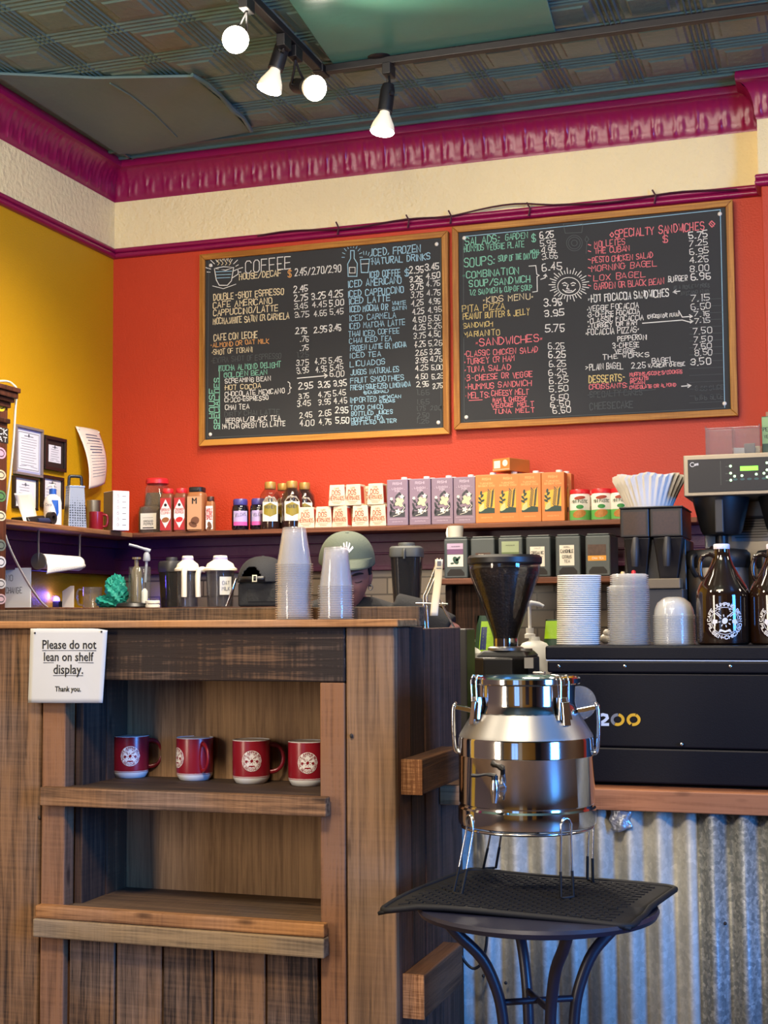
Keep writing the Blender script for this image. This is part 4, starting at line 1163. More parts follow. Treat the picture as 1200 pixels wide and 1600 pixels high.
b = WM(sc); b.grid(8, 8, lambda u, v: (p.x - 0.024 + 0.048 * u + 0.003 * math.sin(9 * v), YS + 0.020 - 0.006 * math.sin(PI * u) + 0.002 * math.sin(11 * u + 7 * v), 0.829 - 0.046 * v * (1 + 0.1 * math.sin(5 * u)))); b.build('tape_patch', M_tape, sc, smooth=60, solid=0.001)
for u, v in ((790, 1536), (632, 1525), (1133, 1443), (755, 1525)):
    p = at(u, v, y=YS + 0.025)
    if p.x > -0.86: b = WM(sc); b.sphere((p.x, YS + 0.026, p.z), 0.004, 10, 6, (1, 0.8, 1)); b.build('screw', M_nail, sc, smooth=60)
# cable loop below the table
b = MB(); b.tube(smooth_pts([at(u, v, y=3.16) for u, v in ((714, 1425), (714, 1462), (722, 1495), (738, 1513), (752, 1505), (760, 1475), (762, 1425))], 4), 0.0035, 8)
tag(b.build('cable_loop', M_blkplas, None, smooth=60), 'thin black cable looping down in front of the corrugated metal', 'cable')

# espresso machine seen from behind
M_gold = mat('gold_badge', srgb(214, 164, 40), 0.45); M_silver = mat('silver_badge', srgb(206, 216, 230), 0.4); M_greyb = mat('grey_badge', srgb(120, 122, 126), 0.4)
X0 = at(855, 1100, y=3.27).x; ZM = at(900, 1009, y=3.28).z
em = thing('espresso_machine', 'wide dark graphite espresso machine seen from behind on the service counter', 'espresso machine', (-0.2, 3.5, 0.8775))
def ebx(name, m, x0, x1, y0, y1, z0, z1, bev=0.004):
    b = WM(em); b.box(x0, x1, y0, y1, z0, z1); return b.build(name, m, em, bevel=bev)
z_line = at(1000, 1032, y=3.262).z; z_b1 = at(1000, 1052, y=3.262).z; z_b2 = at(1000, 1168, y=3.262).z
XR = 0.16
ebx('panel', M_graphite, X0 + 0.01, XR, 3.262, 3.75, 0.884, z_b2 - 0.0015)
ebx('panel', M_graphite, X0 + 0.008, XR, 3.264, 3.75, z_b2, z_b1)
ebx('band', M_graphite, X0 + 0.004, XR, 3.258, 3.76, z_b1 + 0.001, z_line - 0.0015)
ebx('trim_strip', M_silver, X0 + 0.002, XR, 3.257, 3.3, z_line - 0.001, z_line + 0.0008, 0)
ebx('cup_tray', M_graphite, X0, XR, 3.256, 3.76, z_line + 0.0012, ZM)
for u, v in ((873, 1041), (976, 1041), (1141, 1041), (1065, 1163)):
    p = at(u, v, y=3.257); b = WM(em); b.sphere((p.x, 3.258, p.z), 0.0042, 12, 8, (1, 0.6, 1)); b.build('screw', M_steel, em, smooth=60)
for x in (X0 + 0.06, 0.1):
    for y in (3.32, 3.7):
        b = WM(em); b.lathe([(0.02, 0.0), (0.022, 0.006), (0.02, 0.0075)], 16, (x, y, 0.8775)); b.build('foot', M_rubber, em)
def bp(u, v): p = at(u, v, y=3.2625); return p
def glyph(name, m, polys):
    b = WM(em)
    for pl in polys: b.pline([(u, -v) for u, v in pl], 4.6, lambda u, w: tuple(bp(u, -w)))
    b.build(name, m, em)
glyph('badge_digit', M_silver, [[(937, 1118), (942, 1116.5), (948, 1118), (949, 1122), (945, 1126), (938, 1130), (937, 1132), (950, 1132)]])
oval = lambda cx, a0, a1: [(cx + 8.6 * math.cos(math.radians(a)), 1124.5 - 7.6 * math.sin(math.radians(a))) for a in range(a0, a1 + 1, 15)]
glyph('badge_digit', M_greyb, [oval(965, 95, 235)]); glyph('badge_digit', M_gold, [oval(965, -110, 75)])
glyph('badge_digit', M_gold, [oval(990, 80, 235), oval(990, -95, 62)])
ZT2 = ZM + 0.0005
# white lids stack, clear lids stack, dome lids stack on the machine
M_lid = mat('white_lid_plastic', srgb(236, 234, 228), 0.4)
def ring_stack(name, cat, u, v, y, n, pitch, prof, mt, lab, labtop, group, lean=(0, 0), seg=36, top=None):
    p = at(u, v, y=y); k = None
    for i in range(n):
        loc = (p.x + lean[0] * i, y + lean[1] * i, ZT2 + pitch * i)
        if k is None:
            b = MB(); b.lathe(prof, seg); k = b.build(name, mt, None, smooth=35); k.location = loc; tag(k, lab, cat, group)
        else:
            c = k.copy(); COL.objects.link(c); c.location = loc
            if i == n - 1: c['label'] = labtop
    return k
k2 = pm(at(905, 950, y=3.42))
r = 34 * k2
ring_stack('cup_lid', 'cup lid', 904, 1000, 3.42, 36, 3.0 * k2, [(r * 0.9, 0.0), (r, 0.0006), (r * 1.01, 0.002), (r * 0.99, 0.0036), (r * 0.90, 0.0042), (r * 0.88, 0.0022), (0, 0.0022)], M_lid, 'white plastic lid in the tall stack on the espresso machine', 'topmost white plastic lid of the tall stack on the espresso machine', 'white lids stacked on the espresso machine', (0.00012, 0))
M_clid = clear('clear_lid', (0.98, 0.98, 0.98), 0.36, 0.10, (1.0, 1.0, 0.98))
r = 32.5 * k2
ring_stack('clear_flat_lid', 'cup lid', 983, 1000, 3.42, 30, 3.0 * k2, [(r, 0.0), (r * 1.01, 0.001), (r, 0.0022), (r * 0.93, 0.0028), (r * 0.88, 0.0052), (r * 0.86, 0.0034), (0, 0.0034)], M_clid, 'clear flat plastic lid in the straight stack between white lids and dome lids', 'topmost wide clear flat lid of the straight stack on the espresso machine', 'clear flat lids stacked on the espresso machine')
z2 = ZT2; ZT2 = ZT2 + 30 * 3.0 * k2; r = 29.5 * k2
ring_stack('clear_flat_lid', 'cup lid', 985, 1000, 3.42, 6, 3.0 * k2, [(r, 0.0), (r * 1.01, 0.001), (r, 0.0022), (r * 0.93, 0.0028), (r * 0.88, 0.0052), (r * 0.86, 0.0034), (0, 0.0034)], M_clid, 'narrow clear lid on top of the wider clear lids on the espresso machine', 'topmost narrow clear lid, the highest of the clear stack', 'narrow clear lids above the wider clear ones')
ZT2 = z2; r = 32 * k2
ring_stack('dome_lid', 'cup lid', 1054, 1000, 3.42, 17, 2.7 * k2, [(r, 0.0), (r * 1.01, 0.001), (r, 0.0022), (r * 0.95, 0.003), (r * 0.92, 10 * k2), (r * 0.78, 20 * k2), (r * 0.5, 27 * k2), (r * 0.3, 29 * k2), (0.0, 29 * k2)], M_clid, 'clear dome lid in the stack beside the amber jugs', 'topmost clear dome lid of the stack beside the amber jugs', 'dome lids stacked on the espresso machine')
# stirrer sticks standing behind the clear lids
M_stick = wood('pale_stick', srgb(190, 150, 96), srgb(220, 186, 130), 'z', 2, 0.1, 0.6, 0, knots=False)
M_redp = mat('red_plastic', srgb(206, 34, 40), 0.35)
for u, v, m, lab, nm in ((973, 894, M_stick, 'wooden stick end showing above the clear lid stack', 'wooden_stick'), (990, 892, M_redp, 'red plastic stick end showing above the clear lid stack', 'plastic_stick')):
    p = at(u, v, y=3.50); b = MB(); b.lathe([(0.0035, 0), (0.0035, p.z - ZM - 0.012), (0.0055, p.z - ZM - 0.010), (0.0055, p.z - ZM - 0.002), (0.003, p.z - ZM + 0.001), (0, p.z - ZM + 0.001)], 12)
    o = b.build(nm, m, None, smooth=40); o.location = (p.x, 3.50, ZM + 0.0005); tag(o, lab, 'stick')
M_ceram = mat('white_ceramic', srgb(226, 220, 208), 0.35)
p = at(946, 1000, y=3.5)
b = MB(); b.sphere((0, 0, 0.012), 0.012, 16, 10, (1.2, 1, 1)); b.sphere((0.004, 0, 0.026), 0.010, 16, 10); o = b.build('sugar_dish', M_ceram, None, smooth=60); o.location = (p.x, 3.5, ZM + 0.0005); tag(o, 'small lumpy white object between white and clear lid stacks', 'dish')

# amber jugs
M_amber = mat('amber_glass', (0.016, 0.007, 0.004), 0.06, spec=0.6, coat=0.4)
M_capw = mat('white_screw_cap', srgb(226, 222, 240), 0.35)
def jug(label, u, y, rz, group, printed_badge=True):
    p = at(u, 1000, y=y); kk = pm(p); t = thing('amber_jug', label, 'jug', (p.x, y, ZM + 0.0005), rz, group)
    h = lambda v: (1010 - v) * kk
    R = 41 * kk
    b = MB(); b.lathe([(0, 0.002), (R * 0.9, 0), (R * 0.98, 0.004), (R, 0.012), (R, h(936)), (R * 0.97, h(927)), (R * 0.86, h(917)), (R * 0.62, h(901)), (R * 0.42, h(885)), (R * 0.32, h(873)), (R * 0.29, h(864)), (R * 0.29, h(858)), (0, h(858))], 56); b.build('bottle', M_amber, t, smooth=40)
    b = MB(); b.lathe([(R * 0.30, h(861)), (R * 0.305, h(860)), (R * 0.305, h(854.5)), (R * 0.28, h(853)), (0, h(853))], 32); b.build('screw_cap', M_capw, t, smooth=35)
    b = MB(); b.tube(smooth_pts([(-R * 0.30, 0, h(872)), (-R * 0.48, 0, h(869)), (-R * 0.72, 0, h(873)), (-R * 0.82, 0, h(888)), (-R * 0.80, 0, h(902)), (-R * 0.70, 0, h(910)), (-R * 0.62, 0, h(906))], 4), 3.6 * kk, 12); b.build('handle', M_amber, t, smooth=60)
    if printed_badge:
        b = MB(); emblem(b, wrap(R + 0.0006, h(973)), 28 * kk); b.build('badge_print', M_logo, t)
    return t
jug('amber glass jug with white screw cap and round white cafe emblem', 1131, 3.40, math.radians(8), 'amber jugs on the espresso machine')
jug('amber glass jug cut off by the picture edge, beside the emblem jug', 1214, 3.41, math.radians(4), 'amber jugs on the espresso machine', True)

# coffee grinder with a full bean hopper
M_beans = mat('coffee_beans', srgb(30, 20, 16), 0.45, bump=1.0, bscale=140, vary=0.5, vscale=120)
M_hop = clear('smoked_hopper', (0.72, 0.70, 0.70), 0.05, 0.05, (0.2, 0.2, 0.2))
GY = 3.52; gp = at(790, 1000, y=GY); gk = pm(gp)
gz = lambda v: at(790, v, y=GY).z
gr = thing('coffee_grinder', 'black coffee grinder with a tall funnel hopper full of dark beans', 'grinder', (gp.x, GY, 0.8775))
g0 = 0.8775; H = lambda v: gz(v) - g0
b = MB(); b.lathe([(57 * gk, H(882)), (58.5 * gk, H(880)), (58.5 * gk, H(872)), (55 * gk, H(868)), (0, H(866))], 56); b.build('hopper_lid', M_blkplas, gr, smooth=35)
b = MB(); b.lathe([(19 * gk, H(998)), (20 * gk, H(990)), (54 * gk, H(900)), (56 * gk, H(888)), (56 * gk, H(881))], 56); b.lathe([(18.5 * gk, H(998)), (54.5 * gk, H(888)), (54.5 * gk, H(881))], 40); b.build('hopper', M_hop, gr, smooth=35)
b = MB(); b.lathe([(0, H(997)), (17 * gk, H(997)), (19 * gk, H(986)), (51 * gk, H(899)), (52 * gk, H(890)), (40 * gk, H(887)), (0, H(885))], 48); b.build('beans', M_beans, gr, smooth=50)
b = MB(); b.lathe([(19 * gk, H(1013)), (19 * gk, H(997)), (17.5 * gk, H(996)), (0, H(996))], 40); b.build('collar', M_steel, gr, smooth=35)
b = MB(); b.lathe([(0, H(1016)), (28 * gk, H(1016)), (28 * gk, H(1012)), (24 * gk, H(1010)), (0, H(1010))], 40); b.build('collar_plate', M_satin, gr, smooth=35)
b = MB(); w, d0, d1 = 42 * gk, -0.09, 0.09
b.prism([(-w, 0.09), (-w, -0.05), (-w * 0.55, d0), (w * 0.55, d0), (w, -0.05), (w, 0.09)], 0.031, H(1026))
tmp = b; b.hexa([(-w, -0.05, H(1026)), (w, -0.05, H(1026)), (w, 0.09, H(1026)), (-w, 0.09, H(1026))], [(-w * 0.75, -0.04, H(1016)), (w * 0.8, -0.04, H(1016)), (w * 0.8, 0.08, H(1016)), (-w * 0.75, 0.08, H(1016))]); b.build('housing', M_blkplas, gr, bevel=0.005)
b = MB(); b.box(-w * 1.05, w * 1.05, -0.12, 0.1, 0.0, 0.03); b.build('base', M_blkplas, gr, bevel=0.004)
p = at(826, 1036, y=GY - 0.08); b = WM(gr); b.box(p.x - 7 * gk, p.x + 7 * gk, GY - 0.078, GY - 0.07, p.z - 8 * gk, p.z + 8 * gk); o = b.build('sticker', mat('grey_sticker', srgb(150, 150, 150), 0.6), gr); o.rotation_euler = (0, 0, 0)
b = MB(); b.lathe([(12 * gk, H(1018)), (12 * gk, H(1013)), (0, H(1013))], 24, (w * 0.72, 0, 0)); b.build('adjust_knob', M_satin, gr, smooth=35)

# bottle with pump, bags and jar behind the grinder
M_milk = mat('white_translucent', srgb(222, 222, 216), 0.35)
M_lime = mat('lime_bag', srgb(150, 196, 20), 0.4, bump=0.4, bscale=25, vary=0.15)
M_dgreen = mat('dark_green_bag', srgb(18, 62, 46), 0.4, bump=0.3, bscale=25)
M_navy = mat('navy_print', srgb(30, 44, 96), 0.4)
PY = 3.72; p0 = at(835, 1000, y=PY); pk = pm(p0)
pz = lambda v: at(835, v, y=PY).z - 0.8775
t = thing('pump_bottle', 'white bottle with a tall pump, behind the bean grinder', 'bottle', (p0.x, PY, 0.8775))
bx = 20 * pk
b = MB(); b.lathe([(0, 0.001), (26 * pk, 0), (27 * pk, 0.01), (27 * pk, pz(1030)), (25 * pk, pz(1014)), (19 * pk, pz(1005)), (9 * pk, pz(1001)), (8 * pk, pz(995)), (0, pz(995))], 36); b.build('body', M_milk, t, smooth=40)
b = MB(); b.lathe([(0, pz(997)), (8.4 * pk, pz(997)), (8.4 * pk, pz(991)), (6 * pk, pz(990)), (6 * pk, pz(981)), (0, pz(981))], 24, (-7 * pk, 0, 0)); b.build('collar', M_lid, t, smooth=35)
b = MB(); b.tube([(-7 * pk, 0, pz(982)), (-7 * pk, 0, pz(944))], 2.6 * pk, 10); b.tube(smooth_pts([(-10 * pk, 0, pz(945)), (-4 * pk, 0, pz(942.5)), (6 * pk, 0, pz(944)), (12 * pk, 0, pz(946)), (15 * pk, 0, pz(948))], 3), [4.6 * pk] * 4 + [3.8 * pk] * 4 + [3 * pk] * 5, 10); b.build('pump_head', M_lid, t, smooth=60)
def bag(label, u0, u1, v0, y, extra):
    a = at(u0, v0, y=y); c = at(u1, v0, y=y); w = c.x - a.x; h = a.z - 0.8775
    t = thing('coffee_bag', label, 'bag', ((a.x + c.x) / 2, y, 0.8775))
    def fn(s):
        return lambda u, v: ((u - 0.5) * w * (1 - 0.25 * max(0, v - 0.75) * 4 * (0.4 + 0.6 * abs(u - 0.5))), s * 0.045 * (1 - v ** 3) * math.sin(PI * min(1, max(0, u))) ** 0.5, h * v)
    b = MB(); b.grid(14, 14, fn(-1)); b.grid(14, 14, fn(1)); b.build('pouch', M_dgreen, t, smooth=70)
    f = fn(-1)
    for nm, m, u0, u1, v0, v1 in extra:
        b = MB(); b.grid(8, 8, lambda u, v: tuple(Vector(f(u0 + (u1 - u0) * u, v0 + (v1 - v0) * v)) + Vector((0, -0.002, 0)))); b.build(nm, m, t, smooth=70)
    return t
bag('lime and dark green coffee bag behind the bean grinder, left side of its funnel', 741, 800, 962, 3.78, [('lime_panel', M_lime, 0.16, 0.94, 0.74, 0.96), ('lime_panel', M_lime, 0.16, 0.94, 0.60, 0.725), ('lime_panel', M_lime, 0.16, 0.94, 0.3, 0.58), ('navy_mark', M_navy, 0.18, 0.36, 0.76, 0.92)])
bag('dark green and lime bag peeking out behind the white lid stack', 848, 900, 968, 3.86, [('lime_panel', M_lime, 0.02, 0.6, 0.86, 0.99)])
JY = 3.72; p0 = at(735, 1000, y=JY); pk = pm(p0); jz = lambda v: at(735, v, y=JY).z - 0.8775
t = thing('white_jug', 'pale plastic jug with ribbed neck between counter end and green bag', 'jug', (p0.x, JY, 0.8775))
b = MB(); b.lathe([(0, 0.001), (16 * pk, 0), (17 * pk, 0.01), (15 * pk, jz(1030)), (0, jz(1030))], 32); b.build('body', mat('frosted_jug', srgb(190, 184, 172), 0.4), t, smooth=40)
b = MB(); b.lathe([(18 * pk, jz(1031)), (19 * pk, jz(1026)), (19 * pk, jz(1020)), (12 * pk, jz(1014)), (7 * pk, jz(1011)), (6.5 * pk, jz(1004)), (7.5 * pk, jz(1003)), (7.5 * pk, jz(999)), (0, jz(999))], 32); b.build('cap', M_milk, t, smooth=40)
# ================================================================== the wall shelf and what stands on it
ZS = 1.662; YSF = 5.752; XSF = -3.135
M_shelfw = wood('wall_shelf_wood', srgb(70, 38, 26), srgb(126, 76, 52), 'x', 1, 0.2, 0.5, 0.05, 0.1)
M_shelfy = wood('wall_shelf_wood_side', srgb(84, 52, 34), srgb(150, 102, 66), 'y', 1, 0.25, 0.55, 0.05, 0.2)
ws = thing('wall_shelf', 'long dark wooden shelf along the red wall with a return on the yellow wall', 'shelf', (-1.9, 5.9, ZS))
b = WM(ws); b.prism([(XSF, YSF), (XP - 0.28, YSF), (XP - 0.28, YB - 0.001), (XL + 0.001, YB - 0.001)], ZS - 0.022, ZS - 0.0005); b.build('shelf_board', M_shelfw, ws, bevel=0.003)
b = WM(ws); b.prism([(XSF, YSF), (XL + 0.001, YB - 0.001), (XL + 0.001, 4.62), (XSF, 4.62)], ZS - 0.022, ZS - 0.0005); b.build('return_board', M_shelfy, ws, bevel=0.003)
SZ = ZS
def ux(u, y=5.82, v=820): return at(u, v, y=y).x
def kpx(u, y=5.82): return pm(at(u, 790, y=y))
front = lambda yy: (lambda u, w: (u, yy, w))

# cartons
def carton(name, label, w, h, d, mbody, art, group, loc, rz=0.0):
    t = thing(name, label, 'carton', loc, rz, group)
    b = MB(); b.box(-w / 2, w / 2, -d / 2, d / 2, 0, h); b.build('box', mbody, t, bevel=0.0025)
    b = MB(); b.lathe([(0.0135, h), (0.0135, h + 0.011), (0.012, h + 0.012), (0, h + 0.012)], 20, (w * 0.2, d * 0.12, 0)); b.build('cap', M_lid, t, smooth=35)
    art(t, front(-d / 2 - 0.0006), w, h)
    return t
M_lilac = mat('lilac_carton', srgb(134, 114, 130), 0.45); M_lilacd = mat('lilac_dark_print', srgb(56, 58, 64), 0.5); M_offw = mat('offwhite_print', srgb(226, 222, 206), 0.5); M_palegr = mat('pale_yellow_print', srgb(206, 208, 160), 0.5); M_lilacl = mat('lilac_letter_print', srgb(204, 186, 200), 0.5)
M_orange = mat('orange_carton', srgb(206, 122, 56), 0.45); M_teald = mat('teal_dark_print', srgb(34, 62, 58), 0.5); M_orl = mat('orange_letter_print', srgb(248, 190, 120), 0.5); M_amberp = mat('amber_print', srgb(246, 178, 60), 0.5); M_sage = mat('sage_print', srgb(190, 196, 140), 0.5)
def art_lilac(t, f, w, h):
    f2 = lambda u, q: (u, f(0, 0)[1] - 0.0006, q); f3 = lambda u, q: (u, f(0, 0)[1] - 0.0012, q)
    b = MB(); printed(b, 'RISHI', 0, h * 0.885, h * 0.05, f, w * 0.42); printed(b, '. LONDON .', 0, h * 0.78, h * 0.04, f, w * 0.72); printed(b, 'FOG', 0, h * 0.725, h * 0.04, f, w * 0.22); printed(b, 'CONCENTRATE', 0, h * 0.07, h * 0.02, f, w * 0.5); b.line((-w * .4, h * .14), (w * .4, h * .14), 0.001, f); b.build('lettering', M_lilacl, t)
    b = MB()
    b.rect(-w * 0.36, w * 0.36, h * 0.18, h * 0.30, f)
    for x, z, a, l in ((-.30, .42, 1.9, .10), (-.24, .36, 2.4, .10), (-.12, .46, 1.0, .10), (-.02, .64, .9, .11), (.12, .68, 2.0, .08), (.30, .60, 1.2, .08), (-.26, .52, 2.2, .10), (.26, .34, .4, .10), (-.05, .34, .2, .10), (.0, .52, 2.6, .1), (-.32, .28, 1.4, .12), (.33, .40, 1.5, .12)):
        b.ell(x * w, z * h, l * w * 1.3, 0.055 * w, a, f, 10)
    b.build('dark_artwork', M_lilacd, t)
    b = MB()
    for cx, cz, r in ((.22, .62, .10), (-.28, .58, .07), (.02, .30, .12), (.24, .30, .06)):
        for i in range(5): a = 2 * PI * i / 5 + cx; b.ell((cx + r * .6 * math.cos(a)) * w, cz * h + r * .6 * w * math.sin(a), r * w * .55, r * w * .32, a, f2, 9)
    b.pline([(-.2 * w, .2 * h), (.1 * w, .24 * h), (.34 * w, .38 * h), (.2 * w, .46 * h)], 0.002, f2)
    b.build('white_flowers', M_offw, t)
    b = MB()
    for i in range(4): a = PI / 2 * i + .5; b.ell((.10 + .11 * math.cos(a)) * w, .50 * h + .11 * w * math.sin(a), .12 * w, .09 * w, a, f3, 12)
    b.build('yellow_flower', M_palegr, t)
def art_orange(t, f, w, h):
    f2 = lambda u, q: (u, f(0, 0)[1] - 0.0006, q); f3 = lambda u, q: (u, f(0, 0)[1] - 0.0012, q)
    b = MB(); printed(b, 'RISHI', 0, h * 0.885, h * 0.045, f, w * 0.38); printed(b, 'TURMERIC', 0, h * 0.80, h * 0.034, f, w * 0.6); printed(b, 'GINGER CHAI', 0, h * 0.75, h * 0.034, f, w * 0.74); printed(b, 'CONCENTRATE', 0, h * 0.10, h * 0.02, f, w * 0.5); b.build('lettering', M_orl, t)
    b = MB(); b.poly([(-.36 * w, .20 * h), (.36 * w, .20 * h), (.36 * w, .70 * h), (.1 * w, .66 * h), (-.2 * w, .62 * h), (-.36 * w, .56 * h)], f); b.build('amber_ground', M_amberp, t)
    b = MB()
    b.poly([(-.36 * w, .20 * h), (.36 * w, .20 * h), (.36 * w, .30 * h), (.1 * w, .32 * h), (-.36 * w, .24 * h)], f2)
    for i in range(9):
        z = .30 + .042 * i
        for s in (-1, 1): b.ell((.12 + s * .09 + .01 * i) * w, (z + .03) * h, .11 * w, .022 * w, s * .95 if s > 0 else PI - .95, f2, 9)
    b.line((.06 * w, .22 * h), (.2 * w, .70 * h), .002, f2)
    for x, z, a in ((-.30, .50, 2.2), (-.20, .56, .9), (-.30, .42, 2.6), (-.18, .46, .5), (-.24, .62, 1.5)): b.ell(x * w, z * h, .10 * w, .05 * w, a, f2, 9)
    b.build('leaf_artwork', M_teald, t)
    b = MB(); b.poly([(-.36 * w, .24 * h), (-.1 * w, .32 * h), (-.12 * w, .42 * h), (-.3 * w, .34 * h)], f3); b.ell(-.2 * w, .27 * h, .14 * w, .04 * w, .5, f3); b.build('sage_artwork', M_sage, t)
kc_ = kpx(680); cw, chh, cd = 34.5 * kc_, 72 * kc_, 0.066
lil = None
for i, u in enumerate((627.5, 662.5, 697, 731.5)):
    lab = ['lilac drink carton next to the small red-lettered boxes', 'second lilac drink carton from the red-lettered boxes', 'third lilac drink carton from the red-lettered boxes', 'lilac drink carton next to the orange cartons'][i]
    loc = (ux(u), 5.795, SZ)
    if lil is None: lil = carton('drink_carton', lab, cw, chh, cd, M_lilac, art_lilac, 'lilac cartons on the wall shelf', loc)
    else: dup(lil, loc, 0, lab)
for i, u in enumerate((633, 670, 703, 737)):
    dup(lil, (ux(u, 5.875), 5.867, SZ), 0, ['lilac carton hidden behind the one by the red-lettered boxes, only its cap showing', 'lilac carton in the rear row, behind the second front one', 'lilac carton in the rear row, behind the third front one', 'lilac carton in the rear row, its side showing beside the orange cartons'][i])
orr = None
for i, u in enumerate((766, 799, 833, 869)):
    lab = ['orange drink carton next to the lilac cartons', 'orange drink carton carrying the carton that lies flat', 'third orange drink carton from the lilac ones', 'orange drink carton next to the red-lidded jars'][i]
    loc = (ux(u), 5.795, SZ)
    if orr is None: orr = carton('drink_carton', lab, 35.0 * kc_, 74 * kc_, cd, M_orange, art_orange, 'orange cartons on the wall shelf', loc)
    else: dup(orr, loc, 0, lab)
for i, u in enumerate((806, 840, 879)):
    dup(orr, (ux(u, 5.875), 5.867, SZ), 0, ['orange carton in the rear row, below the lying carton', 'orange carton in the rear row, behind the third front one', 'orange carton in the rear row, its side showing beside the red-lidded jars'][i])
p = at(799, 742, y=5.83)
t = thing('drink_carton', 'orange carton lying flat on top of the upright orange cartons', 'carton', (p.x, 5.83, SZ + 74 * kc_ + 0.0125), math.radians(-25), 'orange cartons on the wall shelf')
b = MB(); b.box(-0.046, 0.046, -0.07, 0.07, 0, 0.055); b.build('box', M_orange, t, bevel=0.002)
b = MB(); f = front(-0.0706); b.rect(-0.038, -0.004, 0.014, 0.046, f); b.ell(0.022, 0.034, 0.014, 0.014, 0, f); b.line((-.044, .008), (.044, .008), .002, f); b.build('paper_print', M_offw, t)

# small red-lettered boxes
M_creamb = mat('cream_box', srgb(226, 204, 172), 0.55); M_redl = mat('brick_red_print', srgb(160, 62, 36), 0.55); M_redstrip = mat('red_strip', srgb(190, 58, 40), 0.5)
def dosbox(label, loc, rz):
    k = kpx(560); w, h = 27.5 * k, 33 * k
    t = thing('coffee_box', label, 'box', loc, rz, 'small red-lettered boxes'); q = w * 0.44
    b = MB(); b.hexa([(-w / 2, -q, 0), (w / 2, -q, 0), (w / 2, q, 0), (-w / 2, q, 0)], [(-w * .43, -q * .9, h), (w * .43, -q * .9, h), (w * .43, q * .9, h), (-w * .43, q * .9, h)]); b.build('box', M_creamb, t, bevel=0.003)
    f = lambda u, z: (u * (1 - .14 * z / h), -q * (1 - .1 * z / h) - 0.0018, z)
    b = MB(); printed(b, 'DOS', -w * .04, h * .52, h * .22, f, w * .52, 0.13); printed(b, 'HERMANOS', 0, h * .27, h * .19, f, w * .9, 0.11); printed(b, 'CAFE', 0, h * .80, h * .07, f, w * .3); b.line((-w * .3, h * .18), (w * .3, h * .19), .0015, f); b.line((-w * .2, h * .11), (w * .2, h * .11), .0015, f); b.build('lettering', M_redl, t)
    b = MB(); g = lambda u, z: (w / 2 * (1 - .14 * z / h) + 0.0008, u, z); b.rect(-q * .8, q * .2, h * .1, h * .9, g)
    b.build('side_print', M_redstrip, t)
    return t
dk = None; hk = 33 * kpx(560)
for u, row, rz, lab in ((484, 0, 6, 'red-lettered cream box in the lower row, touching the honey bottles'), (511, 0, 4, 'red-lettered cream box in the lower row, one from the honey bottles'), (539, 0, -10, 'red-lettered cream box in the middle of the lower row'), (568.5, 0, 2, 'red-lettered cream box in the lower row, one from the lilac cartons'), (597, 0, -4, 'red-lettered cream box in the lower row, touching the lilac cartons'),
                        (532, 1, 5, 'red-lettered cream box in the upper row, nearest the honey bottles'), (558.5, 1, -4, 'red-lettered cream box in the middle of the upper row'), (593, 1, -2, 'red-lettered cream box in the upper row, nearest the lilac cartons')):
    loc = (ux(u), 5.80, SZ + row * (hk + 0.0006))
    if dk is None: dk = dosbox(lab, loc, math.radians(rz))
    else: dup(dk, loc, math.radians(rz), lab)
for u, row, lab in ((550, 0, 'red-lettered cream box in the rear, behind the lower row'), (575, 1, 'red-lettered cream box in the rear of the upper row, seen in the gap'), (586, 0, 'red-lettered cream box in the rear, behind the lower row end')):
    dup(dk, (ux(u, 5.9), 5.905, SZ + row * (hk + 0.0006)), 0.05, lab)

